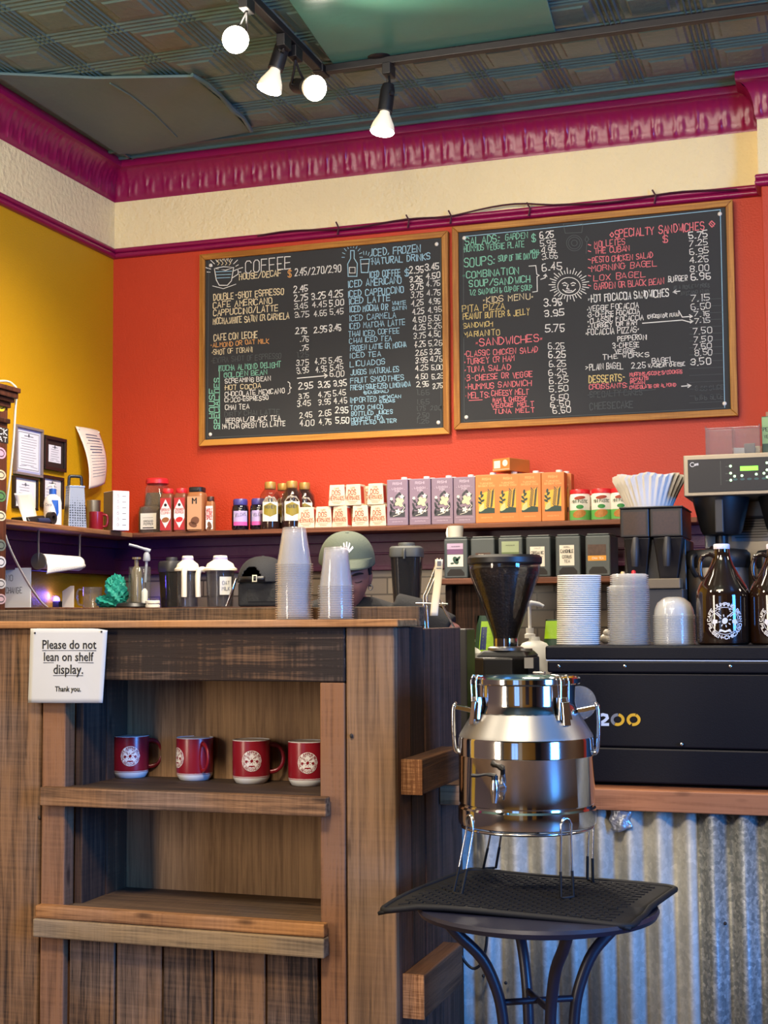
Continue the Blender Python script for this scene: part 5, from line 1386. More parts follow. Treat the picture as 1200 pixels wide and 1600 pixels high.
# honey bottles
M_honey = mat('dark_honey', (0.035, 0.010, 0.006), 0.08, spec=0.6, coat=0.5); M_clearb = clear('clear_bottle', (0.80, 0.70, 0.60), 0.015, 0.05); M_goldcap = mat('gold_cap', srgb(176, 136, 70), 0.35, 0.3); M_olive = mat('olive_print', srgb(140, 122, 24), 0.5)
def honey(name, label, loc, fill, group='honey bottles on the wall shelf', rz=0.4):
    k = kpx(450); t = thing(name, label, 'bottle', loc, rz, group); R = 16.5 * k; h = lambda v: (826 - v) * k
    prof = [(R * .95, 0.0), (R, 3 * k), (R, h(780)), (R * .93, h(771)), (R * .62, h(764)), (R * .5, h(761))]
    b = MB(); b.lathe(prof, 40); b.lathe([(R * 1.02, h(822)), (R * 1.02, h(821))], 8) if False else None; b.build('bottle', M_clearb, t, smooth=40)
    top = h(790) if fill else h(800)
    b = MB(); b.lathe([(0, .001), (R * .93, .001), (R * .96, 3 * k), (R * .96, (h(781) if fill else h(802))), (R * .85, h(773) if fill else h(801)), (R * .45, h(763) if fill else h(800.5)), (0, h(763) if fill else h(800.5))], 40); b.build('honey', M_honey, t, smooth=40)
    b = MB(); b.lathe([(R * .5, h(763)), (R * .53, h(762)), (R * .53, h(753)), (R * .48, h(751.5)), (0, h(751.5))], 28); b.build('cap', M_goldcap, t, smooth=35)
    f = wrap(R + .0012, 0); a = 13 * k
    b = MB(); b.rect(-a, a, h(814), h(784), f, 10, 1); b.poly([(-a, h(784)), (a, h(784)), (a * .5, h(776)), (-a * .5, h(776))], f); b.build('label', M_offw, t)
    f = wrap(R + .0022, 0); b = MB()
    cx, cz, r = 0, h(796), 10.5 * k
    for i in range(6):
        x0, x1 = -r + 2 * r * i / 6, -r + 2 * r * (i + 1) / 6
        g = lambda x: r * 1.05 - abs(x) * .45
        b.poly([(x0, cz - g(x0)), (x1, cz - g(x1)), (x1, cz + g(x1)), (x0, cz + g(x0))], f)
    b.build('label_hexagon', M_olive, t)
    f = wrap(R + .003, 0); b = MB(); printed(b, 'HONEY', 0, cz + 2 * k, 4.5 * k, f, 16 * k); b.line((-6 * k, cz - 3 * k), (6 * k, cz - 3 * k), .001, f); b.rect(-3 * k, -1 * k, h(784), h(778), f); b.rect(1 * k, 3 * k, h(784), h(778), f); b.build('label_lettering', M_lilacd, t)
    return t
hb = honey('honey_bottle', 'honey bottle half emptied, its clear shoulder above the dark honey', (ux(425), 5.80, SZ), False)
dup(hb, (ux(441, 5.88), 5.888, SZ), 0.4, 'honey bottle half emptied, standing behind the front half-empty one')
hf = honey('honey_bottle', 'full dark honey bottle with gold cap, straight above the taller cup stack', (ux(459), 5.80, SZ), True)
dup(hf, (ux(475, 5.88), 5.888, SZ), 0.4, 'full dark honey bottle behind the front full one, beside the small boxes')

# grape jelly jars
M_grape = mat('grape_jelly', srgb(20, 14, 24), 0.1, coat=0.4); M_plid = mat('purple_lid', srgb(70, 62, 130), 0.35); M_lav = mat('lavender_label', srgb(176, 160, 200), 0.5); M_pink = mat('pink_label', srgb(200, 80, 150), 0.5)
def jelly(label, loc):
    k = kpx(380); t = thing('jelly_jar', label, 'jar', loc, 0.42, 'grape jelly jars'); R = 13.5 * k; h = lambda v: (826 - v) * k
    b = MB(); b.lathe([(0, .001), (R * .9, 0), (R, 3 * k), (R, h(795)), (R * .93, h(788)), (R * .7, h(785)), (0, h(785))], 36); b.build('jar', M_grape, t, smooth=40)
    b = MB(); b.lathe([(R * .8, h(787)), (R * .84, h(786)), (R * .84, h(779)), (R * .76, h(777)), (0, h(777))], 32); b.build('lid', M_plid, t, smooth=35)
    f = wrap(R + .001, 0); a = 12 * k; b = MB(); b.rect(-a, a, h(819), h(796), f, 10); b.build('label', M_lav, t)
    f = wrap(R + .0018, 0); b = MB(); b.rect(-a, a, h(819), h(813), f, 10); b.build('label_band', M_pink, t)
    f = wrap(R + .0022, 0); b = MB(); b.poly([(-a * .85, h(806)), (a * .85, h(803)), (a * .85, h(798)), (-a * .85, h(801))], f); b.build('label_panel', M_offw, t)
    f = wrap(R + .003, 0); b = MB(); st, tot = strokes("WELCH'S"); 
    for pl in st: b.pline([((u / tot - .5) * 19 * k, h(805.5) + u / tot * 2.4 * k + q / 6 * 4.6 * k) for u, q in pl], .0012, f)
    b.build('label_lettering', M_lilacd, t)
    return t
jj = jelly('grape jelly jar with purple lid standing free on the shelf', (ux(377), 5.81, SZ)); dup(jj, (ux(405), 5.815, SZ), 0.40, 'grape jelly jar with purple lid partly behind a honey bottle')

# pepper jug and spice bottles
M_pepper = mat('ground_pepper', srgb(96, 86, 76), 0.9, bump=0.6, bscale=200, vary=0.6, vscale=220); M_redlid = mat('red_lid', srgb(214, 40, 46), 0.35); M_shell = clear('clear_jar', (0.9, 0.88, 0.85), 0.03, 0.05)
k = kpx(234); h = lambda v: (829 - v) * k
t = thing('pepper_jug', 'big clear jug of grey ground spice with a red lid', 'jug', (ux(233, 5.80) , 5.878, SZ), 0.05); R = 25 * k
b = MB(); b.lathe([(0, .001), (R * .9, .0), (R * .95, 4 * k), (R * .95, h(796)), (R * .88, h(789)), (R * .66, h(786)), (R * .60, h(770)), (R * .56, h(765)), (0, h(767))], 40, sq=5); b.build('pepper', M_pepper, t, smooth=45)
b = MB(); b.lathe([(R * .98, .001), (R, 4 * k), (R, h(795)), (R * .93, h(787)), (R * .72, h(784)), (R * .62, h(757)), (R * .52, h(750))], 40, sq=5); b.build('jar', M_shell, t, smooth=45)
b = MB(); b.lathe([(R * .60, h(752)), (R * .72, h(750)), (R * .72, h(744)), (R * .66, h(742)), (0, h(742))], 40); b.build('lid', M_redlid, t, smooth=35)
b = MB(); f = front(-R * .985 - .002); b.rect(-R * .66, R * .42, h(823), h(798), f); b.build('label', M_offw, t)
b = MB(); f = front(-R * .985 - .0028); printed(b, 'GROUND', -R * .12, h(812), 3 * k, f, 16 * k); printed(b, 'PEPPER', -R * .12, h(816.5), 3 * k, f, 16 * k); b.line((-R * .5, h(805)), (R * .2, h(805)), .001, f); b.rect(-R * .5, R * .25, h(821.5), h(820), f); b.build('label_lettering', M_ink, t)
M_cumin = mat('cumin_powder', srgb(120, 66, 44), 0.35, vary=0.2, vscale=40); M_brownsp = mat('cinnamon_powder', srgb(150, 96, 58), 0.35, vary=0.2, vscale=40); M_spred = mat('spice_red_label', srgb(176, 44, 48), 0.5); M_spw = mat('spice_white_label', srgb(232, 228, 220), 0.5); M_brlabel = mat('brown_label', srgb(104, 62, 40), 0.5); M_tanl = mat('tan_label', srgb(190, 142, 104), 0.5); M_blklid = mat('black_lid', srgb(26, 24, 26), 0.4)
def spice(label, u, v0, w, mb_, ml, style, words, group='spice bottles on the wall shelf'):
    k = kpx(u); h = lambda v: (828.5 - v) * k; t = thing('spice_bottle', label, 'bottle', (ux(u, 5.79), 5.785, SZ), 0.12, group); R = w * k / 2
    b = MB(); b.lathe([(0, .001), (R * .94, 0), (R, 3 * k), (R, h(v0 + 14)), (R * .9, h(v0 + 9)), (R * .7, h(v0 + 7)), (0, h(v0 + 7))], 32, sq=6); b.build('bottle', mb_, t, smooth=45)
    b = MB(); b.lathe([(R * .8, h(v0 + 8)), (R * .86, h(v0 + 7)), (R * .86, h(v0 + 1)), (R * .8, h(v0)), (0, h(v0))], 32, sq=4 if style == 2 else None); b.build('lid', ml, t, smooth=40)
    y = -R * 1.0
    f = front(y - .0015); f2 = front(y - .0022); f3 = front(y - .003); a = R * .86; z0, z1 = h(826), h(v0 + 15); zm = (z0 + z1) / 2
    if style == 1:
        b = MB(); b.rect(-a, a, z0, z1, f); b.build('label', M_spred, t)
        b = MB(); b.poly([(0, z0 + 3 * k), (a, zm - 6 * k), (a, zm + 6 * k), (0, z1 - 2 * k), (-a, zm + 6 * k), (-a, zm - 6 * k)], f2); b.build('label_diamond', M_spw, t)
        b = MB()
        for i, wd in enumerate(words): printed(b, wd, 0, zm + 5 * k - 5 * k * i, 3.6 * k, f3, a * 1.6)
        b.build('label_lettering', M_spred, t)
        b = MB(); b.ell(0, zm - 9 * k, a * .7, 4 * k, 0.2, f3); b.build('label_picture', M_brownsp if 'CUMIN' in words else M_redlid, t)
        b = MB(); b.ell(0, zm + 14 * k, 2.4 * k, 2.4 * k, 0, f3); b.build('label_mark', M_ink, t)
    else:
        b = MB(); b.rect(-a, a, z0, z1, f); b.build('label', M_tanl if style == 2 else M_spw, t)
        b = MB(); b.ell(a * .1, zm - 12 * k, a * .6, 6 * k, 0.3, f2); b.ell(-a * .2, zm - 18 * k, a * .6, 4 * k, -0.3, f2); b.build('label_picture', M_brlabel, t)
        b = MB()
        if style == 3:
            for i, wd in enumerate(words): printed(b, wd, 0, zm + 9 * k - 6 * k * i, 5 * k, f2, a * 1.7)
            b.build('label_lettering', M_spred, t)
        else:
            for s in (-1, 1): b.line((s * 3 * k, z1 - 3 * k), (s * 3 * k, z1 - 11 * k), 2 * k, f2); b.line((s * 3 * k, z1 - 3 * k), (0, z1 - 7 * k), 1.4 * k, f2)
            b.build('label_mark', M_ink, t)
    return t
spice('spice bottle with red lid and brown powder picture, beside the big jug', 263, 761, 20, M_cumin, M_redlid, 1, ('GROUND', 'CUMIN'))
spice('spice bottle with red lid and chili picture, beside the black-lidded one', 284.5, 761, 20, M_cumin, M_redlid, 1, ('CRUSHED', 'PEPPER'))
spice('tan powder spice bottle with a wide black lid', 309, 760, 27, M_brownsp, M_blklid, 2, ())
spice('short spice bottle with dark brown lid and red-printed label, last in the row', 330, 775, 13, M_brownsp, mat('brown_lid', srgb(66, 36, 26), 0.4), 3, ('WHOLE', 'CLOVE', 'SPICE'))

# red-lidded bouillon jars
M_grn = mat('green_label', srgb(96, 168, 84), 0.5); M_foodp = mat('food_picture', srgb(176, 116, 50), 0.5, vary=0.4, vscale=120); M_jarw = mat('white_jar', srgb(232, 226, 214), 0.4)
def bouillon(label, loc):
    k = kpx(910); t = thing('paste_jar', label, 'jar', loc, 0.15, 'red-lidded jars on the wall shelf'); R = 16.5 * k; h = lambda v: (813 - v) * k
    b = MB(); b.lathe([(0, .001), (R * .94, 0), (R, 2 * k), (R, h(777)), (R * .92, h(772)), (R * .86, h(771)), (0, h(771))], 36); b.build('jar', M_jarw, t, smooth=40)
    b = MB(); b.lathe([(R * .88, h(772)), (R * .94, h(771)), (R * .94, h(766)), (R * .88, h(764.5)), (0, h(764.5))], 36); b.build('lid', M_redlid, t, smooth=35)
    f = wrap(R + .001, 0); a = R * 1.45; b = MB(); b.rect(-a, a, h(812), h(797), f, 14); b.build('label', M_grn, t)
    f = wrap(R + .002, 0); b = MB(); printed(b, 'MINI PASTIC', 0, h(786), 4.5 * k, f, 26 * k); b.build('label_lettering', mat('dark_green_print', srgb(30, 76, 44), 0.5), t)
    b = MB(); b.ell(0, h(792), 6 * k, 3.2 * k, 0, f); b.build('label_oval', mat('mid_green_print', srgb(44, 132, 60), 0.5), t)
    b = MB(); b.ell(-1 * k, h(803), 11 * k, 6 * k, .2, f); b.build('label_picture', M_foodp, t)
    b = MB(); b.ell(0, h(778), 9 * k, 2.6 * k, .1, f); b.build('label_mark', M_redl, t)
    return t
bq = bouillon('paste jar with red lid and green label, beside the orange cartons', (ux(908), 5.805, SZ)); dup(bq, (ux(942), 5.805, SZ), 0.12, 'paste jar with red lid and green label, middle of the front three'); dup(bq, (ux(972), 5.805, SZ), 0.12, 'paste jar with red lid partly behind the paper coffee filters'); dup(bq, (ux(926, 5.9), 5.90, SZ), 0.12, 'paste jar with red lid in the rear, seen between two front jars')

# ------------------------------------------------------------------ the return along the yellow wall
XS = -3.26
def wy(u, v=815, x=XS): return at(u, v, x=x)
M_cert = mat('certificate_paper', srgb(214, 216, 224), 0.5); M_print = mat('grey_print', srgb(110, 112, 124), 0.6)
def wall_frame(label, u0, u1, v0, v1, mf, fw, mm, mw, kind, tilt=0.0, x=XL):
    a = at(u0, v1, x=x + 0.012); c = at(u1, v0, x=x + 0.012); a2 = at(u0, v0, x=x + 0.012); c2 = at(u1, v1, x=x + 0.012)
    y0, y1 = a.y, c.y; z0, z1 = (a.z + c2.z) / 2, (a2.z + c.z) / 2; w, hh = y1 - y0, z1 - z0
    t = thing('picture_frame', label, 'frame', (x + 0.001, (y0 + y1) / 2, z0), 0, 'framed certificates on the yellow wall')
    f = lambda o: (lambda u, q: (o, u - w / 2, q))
    b = MB(); b.box(0, 0.018, -w / 2, w / 2, 0, fw); b.box(0, 0.018, -w / 2, w / 2, hh - fw, hh); b.box(0, 0.018, -w / 2, -w / 2 + fw, fw, hh - fw); b.box(0, 0.018, w / 2 - fw, w / 2, fw, hh - fw); b.build('frame', mf, t, bevel=0.002)
    b = MB(); b.box(0.002, 0.008, -w / 2 + fw, w / 2 - fw, fw, hh - fw); b.build('mount', mm, t)
    i = fw + mw; b = MB(); b.rect(i, w - i, i, hh - i, f(0.009)); b.build('certificate', M_cert, t)
    b = MB(); g = f(0.0096); iw = w - 2 * i; ih = hh - 2 * i
    for j in range(kind):
        zz = hh - i - ih * (0.12 + 0.80 * j / kind); x0 = i + iw * R_.uniform(0.12, 0.2); x1 = w - i - iw * R_.uniform(0.12, 0.35)
        if j == 0: x0, x1 = i + iw * .3, w - i - iw * .3
        b.line((x0, zz), (x1, zz), 0.0035 if j == 0 else 0.0018, g)
    b.line((i + iw * .1, i + ih * .1), (i + iw * .4, i + ih * .13), .002, g); b.line((i + iw * .6, i + ih * .12), (i + iw * .9, i + ih * .1), .002, g)
    if kind > 8:
        ring(b, 0.0, 0.0, g) if False else None
        b.pline([(i + .006, i + .006), (w - i - .006, i + .006), (w - i - .006, hh - i - .006), (i + .006, hh - i - .006), (i + .006, i + .006)], .003, g)
    b.ell(w / 2, hh - i - ih * .1, .007, .008, 0, g)
    b.build('print', M_print, t)
    return t
M_greyfr = mat('grey_frame', srgb(120, 108, 104), 0.45); M_blkfr = mat('black_frame', srgb(30, 20, 18), 0.4); M_lavm = mat('lavender_mount', srgb(160, 164, 200), 0.6); M_blackm = mat('black_mount', srgb(34, 24, 22), 0.6); M_wmount = mat('white_mount', srgb(226, 222, 214), 0.6)
wall_frame('tall grey-framed certificate with a lavender border on the yellow wall', 23, 67, 667, 744, M_greyfr, 0.012, M_lavm, 0.010, 12)
wall_frame('small certificate in a wide black frame, beside the grey-framed one', 69, 103, 683, 736, M_blkfr, 0.016, M_blackm, 0.022, 6)
wall_frame('certificate in a black frame with white mount, below the grey-framed one', 21, 59, 745, 796, M_blkfr, 0.010, M_wmount, 0.014, 6)
wall_frame('black-framed certificate half hidden behind the lotion bottle', 65, 99, 744, 794, M_blkfr, 0.016, M_wmount, 0.004, 6)
# curled paper hanging on the wall
A, B, C2, D = at(118, 666, x=XL + 0.006), at(154, 673, x=XL + 0.006), at(161, 756, x=XL + 0.03), at(136, 764, x=XL + 0.05)
def hang(u, v):
    p = A.lerp(B, u).lerp(D.lerp(C2, u), v); return Vector((p.x + 0.03 * math.sin(PI * v * .9) + 0.012 * math.sin(PI * u), p.y, p.z))
t = thing('hanging_notice', 'curled printed paper pinned to the yellow wall near the corner', 'paper', tuple(A))
M_oldpaper = mat('cream_paper', srgb(230, 218, 200), 0.7)
b = WM(t); b.grid(12, 20, lambda u, v: tuple(hang(u, v))); b.build('sheet', M_oldpaper, t, smooth=70, solid=0.001)
b = WM(t); f = lambda u, w: tuple(hang(u, w) + Vector((0.0018, -0.0008, 0)))
for j in range(15):
    v = .12 + .05 * j; x0 = .14 + .1 * R_.random(); x1 = .86 - .2 * R_.random()
    if j < 7 and j != 3: b.line((x0, v), (x1, v), 0.018, f, 6)
    else: b.line((.15, v), (.85, v), 0.006, f, 6)
b.build('print', M_print, t)
for u in (.06, .92):
    b = WM(t); b.sphere(hang(u, .04) + Vector((0.003, 0, 0)), 0.005, 10, 6); b.build('pin', M_screw, t)

# receipt paper curling out of a small black device
M_receipt = mat('receipt_paper', srgb(226, 218, 200), 0.7)
pa = wy(46, 818, -3.2)
t = thing('receipt_printer', 'small black device with a long white receipt curling up from it', 'printer', (pa.x, pa.y, SZ))
b = MB(); b.hexa([(-.045, -.07, 0), (.045, -.07, 0), (.045, .07, 0), (-.045, .07, 0)], [(-.045, -.07, .02), (.035, -.07, .02), (.035, .06, .035), (-.045, .06, .035)]); b.build('body', M_blkplas, t, bevel=.006)
q0, q1, q2, q3 = at(57, 820, x=-3.17), at(45, 795, x=-3.17), at(22, 772, x=-3.2), at(48, 770, x=-3.2)
def rc(u, v):
    a0 = at(38 + 22 * u, 818, x=-3.165); a1 = at(30 + 25 * u, 795, x=-3.19); a2 = at(22 + 27 * u, 771 - 1 * u, x=-3.17)
    return tuple(a0.lerp(a1, v).lerp(a1.lerp(a2, v), v))
b = WM(t); b.grid(4, 14, rc); b.build('receipt', M_receipt, t, smooth=70, solid=.001)
pb = wy(74, 812, -3.16)
t = thing('tape_dispenser', 'black roll with a blue handle lying in front of the lotion bottle', 'tape', (pb.x, pb.y, SZ))
b = MB(); b.M = T(0, .03, .026, 0, 0.0, PI / 2); b.lathe([(.012, -.012), (.026, -.012), (.026, .012), (.012, .012)], 28, closed=True); b.build('roll', M_blkplas, t, smooth=40)
b = MB(); b.tube([(0, .01, .014), (.0, -.05, .012), (.0, -.075, .011)], [.012, .011, .008], 10); b.build('handle', mat('navy_handle', srgb(36, 46, 76), 0.45), t, smooth=60)
# lotion bottle
M_lotion = mat('lotion_white', srgb(226, 226, 222), 0.4); M_blue = mat('pump_blue', srgb(30, 84, 172), 0.35)
pc = wy(82, 820); k = pm(pc)
t = thing('lotion_bottle', 'white lotion bottle with blue pump collar on the yellow wall shelf', 'bottle', (pc.x, pc.y, SZ), math.radians(28)); h = lambda v: (822 - v) * k
b = MB(); b.lathe([(0, .001), (13 * k, 0), (14 * k, 3 * k), (13.5 * k, h(783)), (12 * k, h(776)), (7 * k, h(772)), (5 * k, h(770)), (0, h(770))], 36); b.build('body', M_lotion, t, smooth=45)
b = MB(); b.lathe([(0, h(771)), (5.6 * k, h(771)), (5.6 * k, h(762)), (3 * k, h(761)), (0, h(761))], 24); b.build('collar', M_blue, t, smooth=40)
b = MB(); b.tube([(0, 0, h(762)), (0, 0, h(756))], 2 * k, 10); b.tube([(3 * k, 0, h(755.5)), (-7 * k, 0, h(756.5)), (-9 * k, 0, h(759))], [2.2 * k, 1.8 * k, 1.4 * k], 8); b.build('pump', M_lotion, t, smooth=60)
f = wrap(14 * k + .001, 0); b = MB(); b.poly([(-1 * k, h(780)), (10 * k, h(780)), (11 * k, h(800)), (8 * k, h(806)), (5 * k, h(794))], f); b.build('label_patch', M_blue, t)
b = MB(); typefit(b, 'Cera', -12 * k, 0, h(789), f); b.line((-11 * k, h(798)), (-1 * k, h(798)), .001, f); b.line((-11 * k, h(803)), (2 * k, h(803)), .001, f); b.line((-11 * k, h(808)), (0 * k, h(808)), .001, f); b.build('label_lettering', M_print, t)
# box grater
M_grate = bpy.data.materials.new('grater_steel'); M_grate.use_nodes = True
_N = M_grate.node_tree.nodes; _L = M_grate.node_tree.links; _b = _N['Principled BSDF']; _b.inputs['Metallic'].default_value = 0.9; _b.inputs['Roughness'].default_value = 0.35
_v = _N.new('ShaderNodeTexVoronoi'); _v.inputs['Scale'].default_value = 90; _v.inputs['Randomness'].default_value = 0.15; _t = _N.new('ShaderNodeTexCoord'); _L.new(_t.outputs['Object'], _v.inputs['Vector'])
_r = _N.new('ShaderNodeValToRGB'); _r.color_ramp.elements[0].position = 0.25; _r.color_ramp.elements[0].color = (.06, .06, .06, 1); _r.color_ramp.elements[1].position = 0.42; _r.color_ramp.elements[1].color = (.36, .36, .35, 1); _L.new(_v.outputs['Distance'], _r.inputs[0]); _L.new(_r.outputs[0], _b.inputs['Base Color'])
pd = wy(117, 822, -3.22); k = pm(pd)
t = thing('box_grater', 'steel box grater with wire handle on the yellow wall shelf', 'grater', (pd.x, pd.y, SZ), math.radians(50)); h = 66 * k; w = 15 * k
b = MB(); b.hexa([(-w, -w * .85, 0), (w, -w * .85, 0), (w, w * .85, 0), (-w, w * .85, 0)], [(-w * .8, -w * .6, h), (w * .8, -w * .6, h), (w * .8, w * .6, h), (-w * .8, w * .6, h)]); b.build('body', M_grate, t, bevel=.002)
b = MB(); b.box(-w * .84, w * .84, -w * .64, w * .64, h - 2 * k, h + 1 * k); b.build('top_plate', M_satin, t, bevel=.001)
b = MB(); b.tube(smooth_pts([(-w * .7, 0, h), (-w * .66, 0, h + 13 * k), (-w * .5, 0, h + 16 * k), (w * .5, 0, h + 16 * k), (w * .66, 0, h + 13 * k), (w * .7, 0, h)], 3), 1.6 * k, 8, flat=1.6); b.build('handle', M_blkplas, t, smooth=60)
# mug, tumbler, menu box
pe = wy(150, 823, -3.2); k = pm(pe)
t = thing('coffee_mug', 'dark maroon mug on the yellow wall shelf behind the white menu box', 'mug', (pe.x, pe.y, SZ), math.radians(20))
b = MB(); b.lathe([(0, .003), (10 * k, 0), (11 * k, 2 * k), (11 * k, 29 * k), (10 * k, 29 * k), (9.6 * k, 4 * k), (0, 4 * k)], 32); b.build('body', M_mug, t, smooth=40)
b = MB(); b.tube(smooth_pts([(10 * k, 0, 24 * k), (16 * k, 0, 24 * k), (18 * k, 0, 16 * k), (16 * k, 0, 7 * k), (10 * k, 0, 6 * k)], 4), 2 * k, 8); b.build('handle', M_mug, t, smooth=60)
pf = wy(146, 820, -3.33); k = pm(pf)
t = thing('steel_tumbler', 'brushed steel tumbler behind the dark maroon mug', 'tumbler', (pf.x, pf.y, SZ))
b = MB(); b.lathe([(0, .002), (9 * k, 0), (10 * k, 3 * k), (11 * k, 52 * k), (10 * k, 52 * k), (9 * k, 6 * k), (0, 6 * k)], 32); b.build('body', M_satin, t, smooth=40)
pg = at(188, 829, y=5.70); pg = Vector((-3.185, 5.69, SZ)); pg = at(189, 828, z=SZ)
k = pm((pg.x, pg.y, 1.75))
t = thing('menu_box', 'white card box printed with a column of small icons at the shelf corner', 'box', (pg.x - 0.055, pg.y + 0.055, SZ), math.radians(52)); w, d, h = 27 * k, 0.11, 62 * k
b = MB(); b.box(-w / 2, w / 2, -d / 2, d / 2, 0, h); b.build('box', mat('white_card', srgb(226, 216, 224), 0.5), t, bevel=.001)
b = MB(); b.rect(-d / 2 + .002, d / 2 - .002, .002, h - .002, lambda u, q: (-w / 2 - .0006, u, q)); b.build('side_panel', mat('dark_card', srgb(104, 92, 84), 0.4), t)
b = MB(); f = front(-d / 2 - .0006)
for j in range(6):
    z = h * (.86 - .145 * j); ring(b, 0, 0, f, 3) if False else None
    b.pline([(-w * .2 + 1.6 * k * math.cos(i * PI / 4), z + 2 * k * math.sin(i * PI / 4)) for i in range(9)], .0012, f); b.line((-w * .2, z + 2 * k), (-w * .2, z + 4 * k), .0012, f); b.line((w * .08, z), (w * .3, z), .002, f)
b.build('icon_print', M_ink, t)
# ================================================================== work counter below the shelf and what stands on it
ZW = 1.313
M_wkt = wood('work_counter_top', srgb(70, 44, 30), srgb(120, 80, 54), 'x', 1, 0.2, 0.5, 0.05)
wk = thing('work_counter', 'dark wooden work counter along the tiled back wall', 'counter', (-2.0, 5.6, 0))
b = WM(wk); b.box(XL + 0.025, -1.67, 5.28, 5.975, ZW - 0.03, ZW - 0.0005); b.build('worktop', M_wkt, wk, bevel=.003)
b = WM(wk); b.box(XL + 0.025, -2.86, 4.62, 5.279, ZW - 0.03, ZW - 0.0005); b.build('return_top', M_wkt, wk, bevel=.003)
b = WM(wk); b.box(XL + 0.03, -1.68, 5.33, 5.97, 0, ZW - 0.031); b.build('cabinet', M_wdark, wk, bevel=.003)
b = WM(wk); b.box(XL + 0.03, -2.9, 4.64, 5.329, 0, ZW - 0.031); b.build('cabinet', M_wdark, wk, bevel=.003)
WY = 5.42
wx = lambda u, y=WY: at(u, 945, y=y).x
wk_ = lambda u, y=WY: pm(at(u, 920, y=y))
# pitchers with white lids
M_pitch = clear('clear_pitcher', (0.72, 0.73, 0.76), 0.10, 0.06, (0.6, 0.6, 0.62)); M_cream_p = mat('cream_lid', srgb(232, 224, 206), 0.4); M_lavp = mat('lavender_ring', srgb(170, 166, 206), 0.4)
def pitcher(label, u, rz, tagside, note, wpx=44, group='lidded pitchers on the work counter'):
    k = wk_(u); t = thing('lidded_pitcher', label, 'pitcher', (wx(u), WY, ZW), rz, group); h = lambda v: (946 - v) * k; R = wpx * k / 2
    b = MB(); b.lathe([(0, .002), (R * .8, 0), (R * .84, 2 * k), (R * .92, h(892)), (R * .95, h(888))], 36); b.lathe([(0, .005), (R * .78, .005), (R * .9, h(890))], 36); b.build('vessel', M_pitch, t, smooth=40)
    b = MB(); b.lathe([(R * .98, h(890)), (R * 1.1, h(889)), (R * 1.1, h(886)), (R * .95, h(884)), (R * .84, h(878)), (R * .5, h(873)), (R * .46, h(872)), (R * .46, h(867)), (R * .42, h(865.5)), (0, h(865.5))], 40); b.build('lid', M_cream_p, t, smooth=35)
    b = MB(); b.lathe([(R * .475, h(872)), (R * .475, h(868.5))], 32); b.build('lid_ring', M_lavp, t, smooth=35)
    b = MB(); b.tube(smooth_pts([(R * .95, 0, h(888)), (R * 1.25, 0, h(887)), (R * 1.42, 0, h(893)), (R * 1.45, 0, h(904)), (R * 1.42, 0, h(930))], 4), 4.4 * k, 10, flat=1.0); b.build('handle', M_cream_p, t, smooth=60)
    if note:
        f = wrap(R * .93 + .002, 0, note); b = MB(); b.rect(-10 * k, 10 * k, h(927), h(899), f, 8); b.build('paper_label', M_paper, t)
        f = wrap(R * .93 + .003, 0, note); b = MB(); printed(b, 'OAT', 0, h(911), 5 * k, f, 12 * k); printed(b, 'MILK', 0, h(920), 5 * k, f, 13 * k); b.build('label_lettering', M_print, t)
    return t
pitcher('clear pitcher with white lid, its handle to the front, beside the dark blender jar', 293, math.radians(-75), 0, 0, 38)
pitcher('clear pitcher with white lid and handwritten paper label, beside the black cap', 344, math.radians(205), 0, math.radians(-62) - math.radians(205) + 0.35, 48)
# dark blender jar and second blender
M_dark = clear('smoked_jar', (0.42, 0.42, 0.43), 0.16, 0.08, (0.18, 0.18, 0.18)); M_greyrub = mat('grey_rubber', srgb(78, 80, 76), 0.55); M_dgrey = mat('dark_grey_plastic', srgb(48, 48, 50), 0.5)
def blender(label, u, y, rz, v0, vb, wt, lid, group='blender jars'):
    k = wk_(u, y); t = thing('blender_jar', label, 'blender', (wx(u, y), y, ZW), rz, group); h = lambda v: (vb - v) * k; R = wt * k / 2
    b = MB(); b.lathe([(R * .78, 0), (R * .80, 2 * k), (R * .96, h(v0 + 24)), (R, h(v0 + 20))], 32, sq=5); b.lathe([(0, .006), (R * .74, .006), (R * .92, h(v0 + 22))], 32, sq=5); b.build('jar', M_dark, t, smooth=45)
    b = MB(); b.lathe([(R * 1.02, h(v0 + 23)), (R * 1.05, h(v0 + 20)), (R * 1.02, h(v0 + 9)), (R * .9, h(v0 + 6)), (0, h(v0 + 6))], 32, sq=5); b.build('lid', lid, t, smooth=40)
    b = MB(); b.lathe([(R * .52, h(v0 + 7)), (R * .54, h(v0 + 2)), (R * .5, h(v0)), (0, h(v0))], 28); b.build('lid_plug', lid, t, smooth=40)
    b = MB()
    for s in (-1, 1): b.tube(smooth_pts([(s * R * 1.0, 0, h(v0 + 12)), (s * R * 1.16, 0, h(v0 + 12)), (s * R * 1.2, 0, h(v0 + 18)), (s * R * 1.16, 0, h(v0 + 26))], 3), 1.8 * k, 8)
    b.build('lid_tab', lid, t, smooth=60)
    b = MB(); b.tube(smooth_pts([(R * .9, 0, h(v0 + 30)), (R * 1.35, 0, h(v0 + 34)), (R * 1.45, 0, h(v0 + 50)), (R * 1.38, 0, h(v0 + 74)), (R * .82, 0, h(v0 + 82))], 4), 3.4 * k, 10); b.build('handle', M_blkplas, t, smooth=60)
    b = MB(); b.lathe([(0, .008), (R * .7, .008), (R * .74, 10 * k), (R * .3, 12 * k), (0, 12 * k)], 24); b.build('blade_base', M_dgrey, t, smooth=45)
    return t
blender('dark blender jar between the glass pump jar and the white-lidded pitchers', 268, 5.62, math.radians(150), 867, 946, 34, M_dgrey)
blender('blender jar with grey lid beside the person in the green cap', 636, 5.25 + 0.17, math.radians(100), 848, 946, 50, M_greyrub)
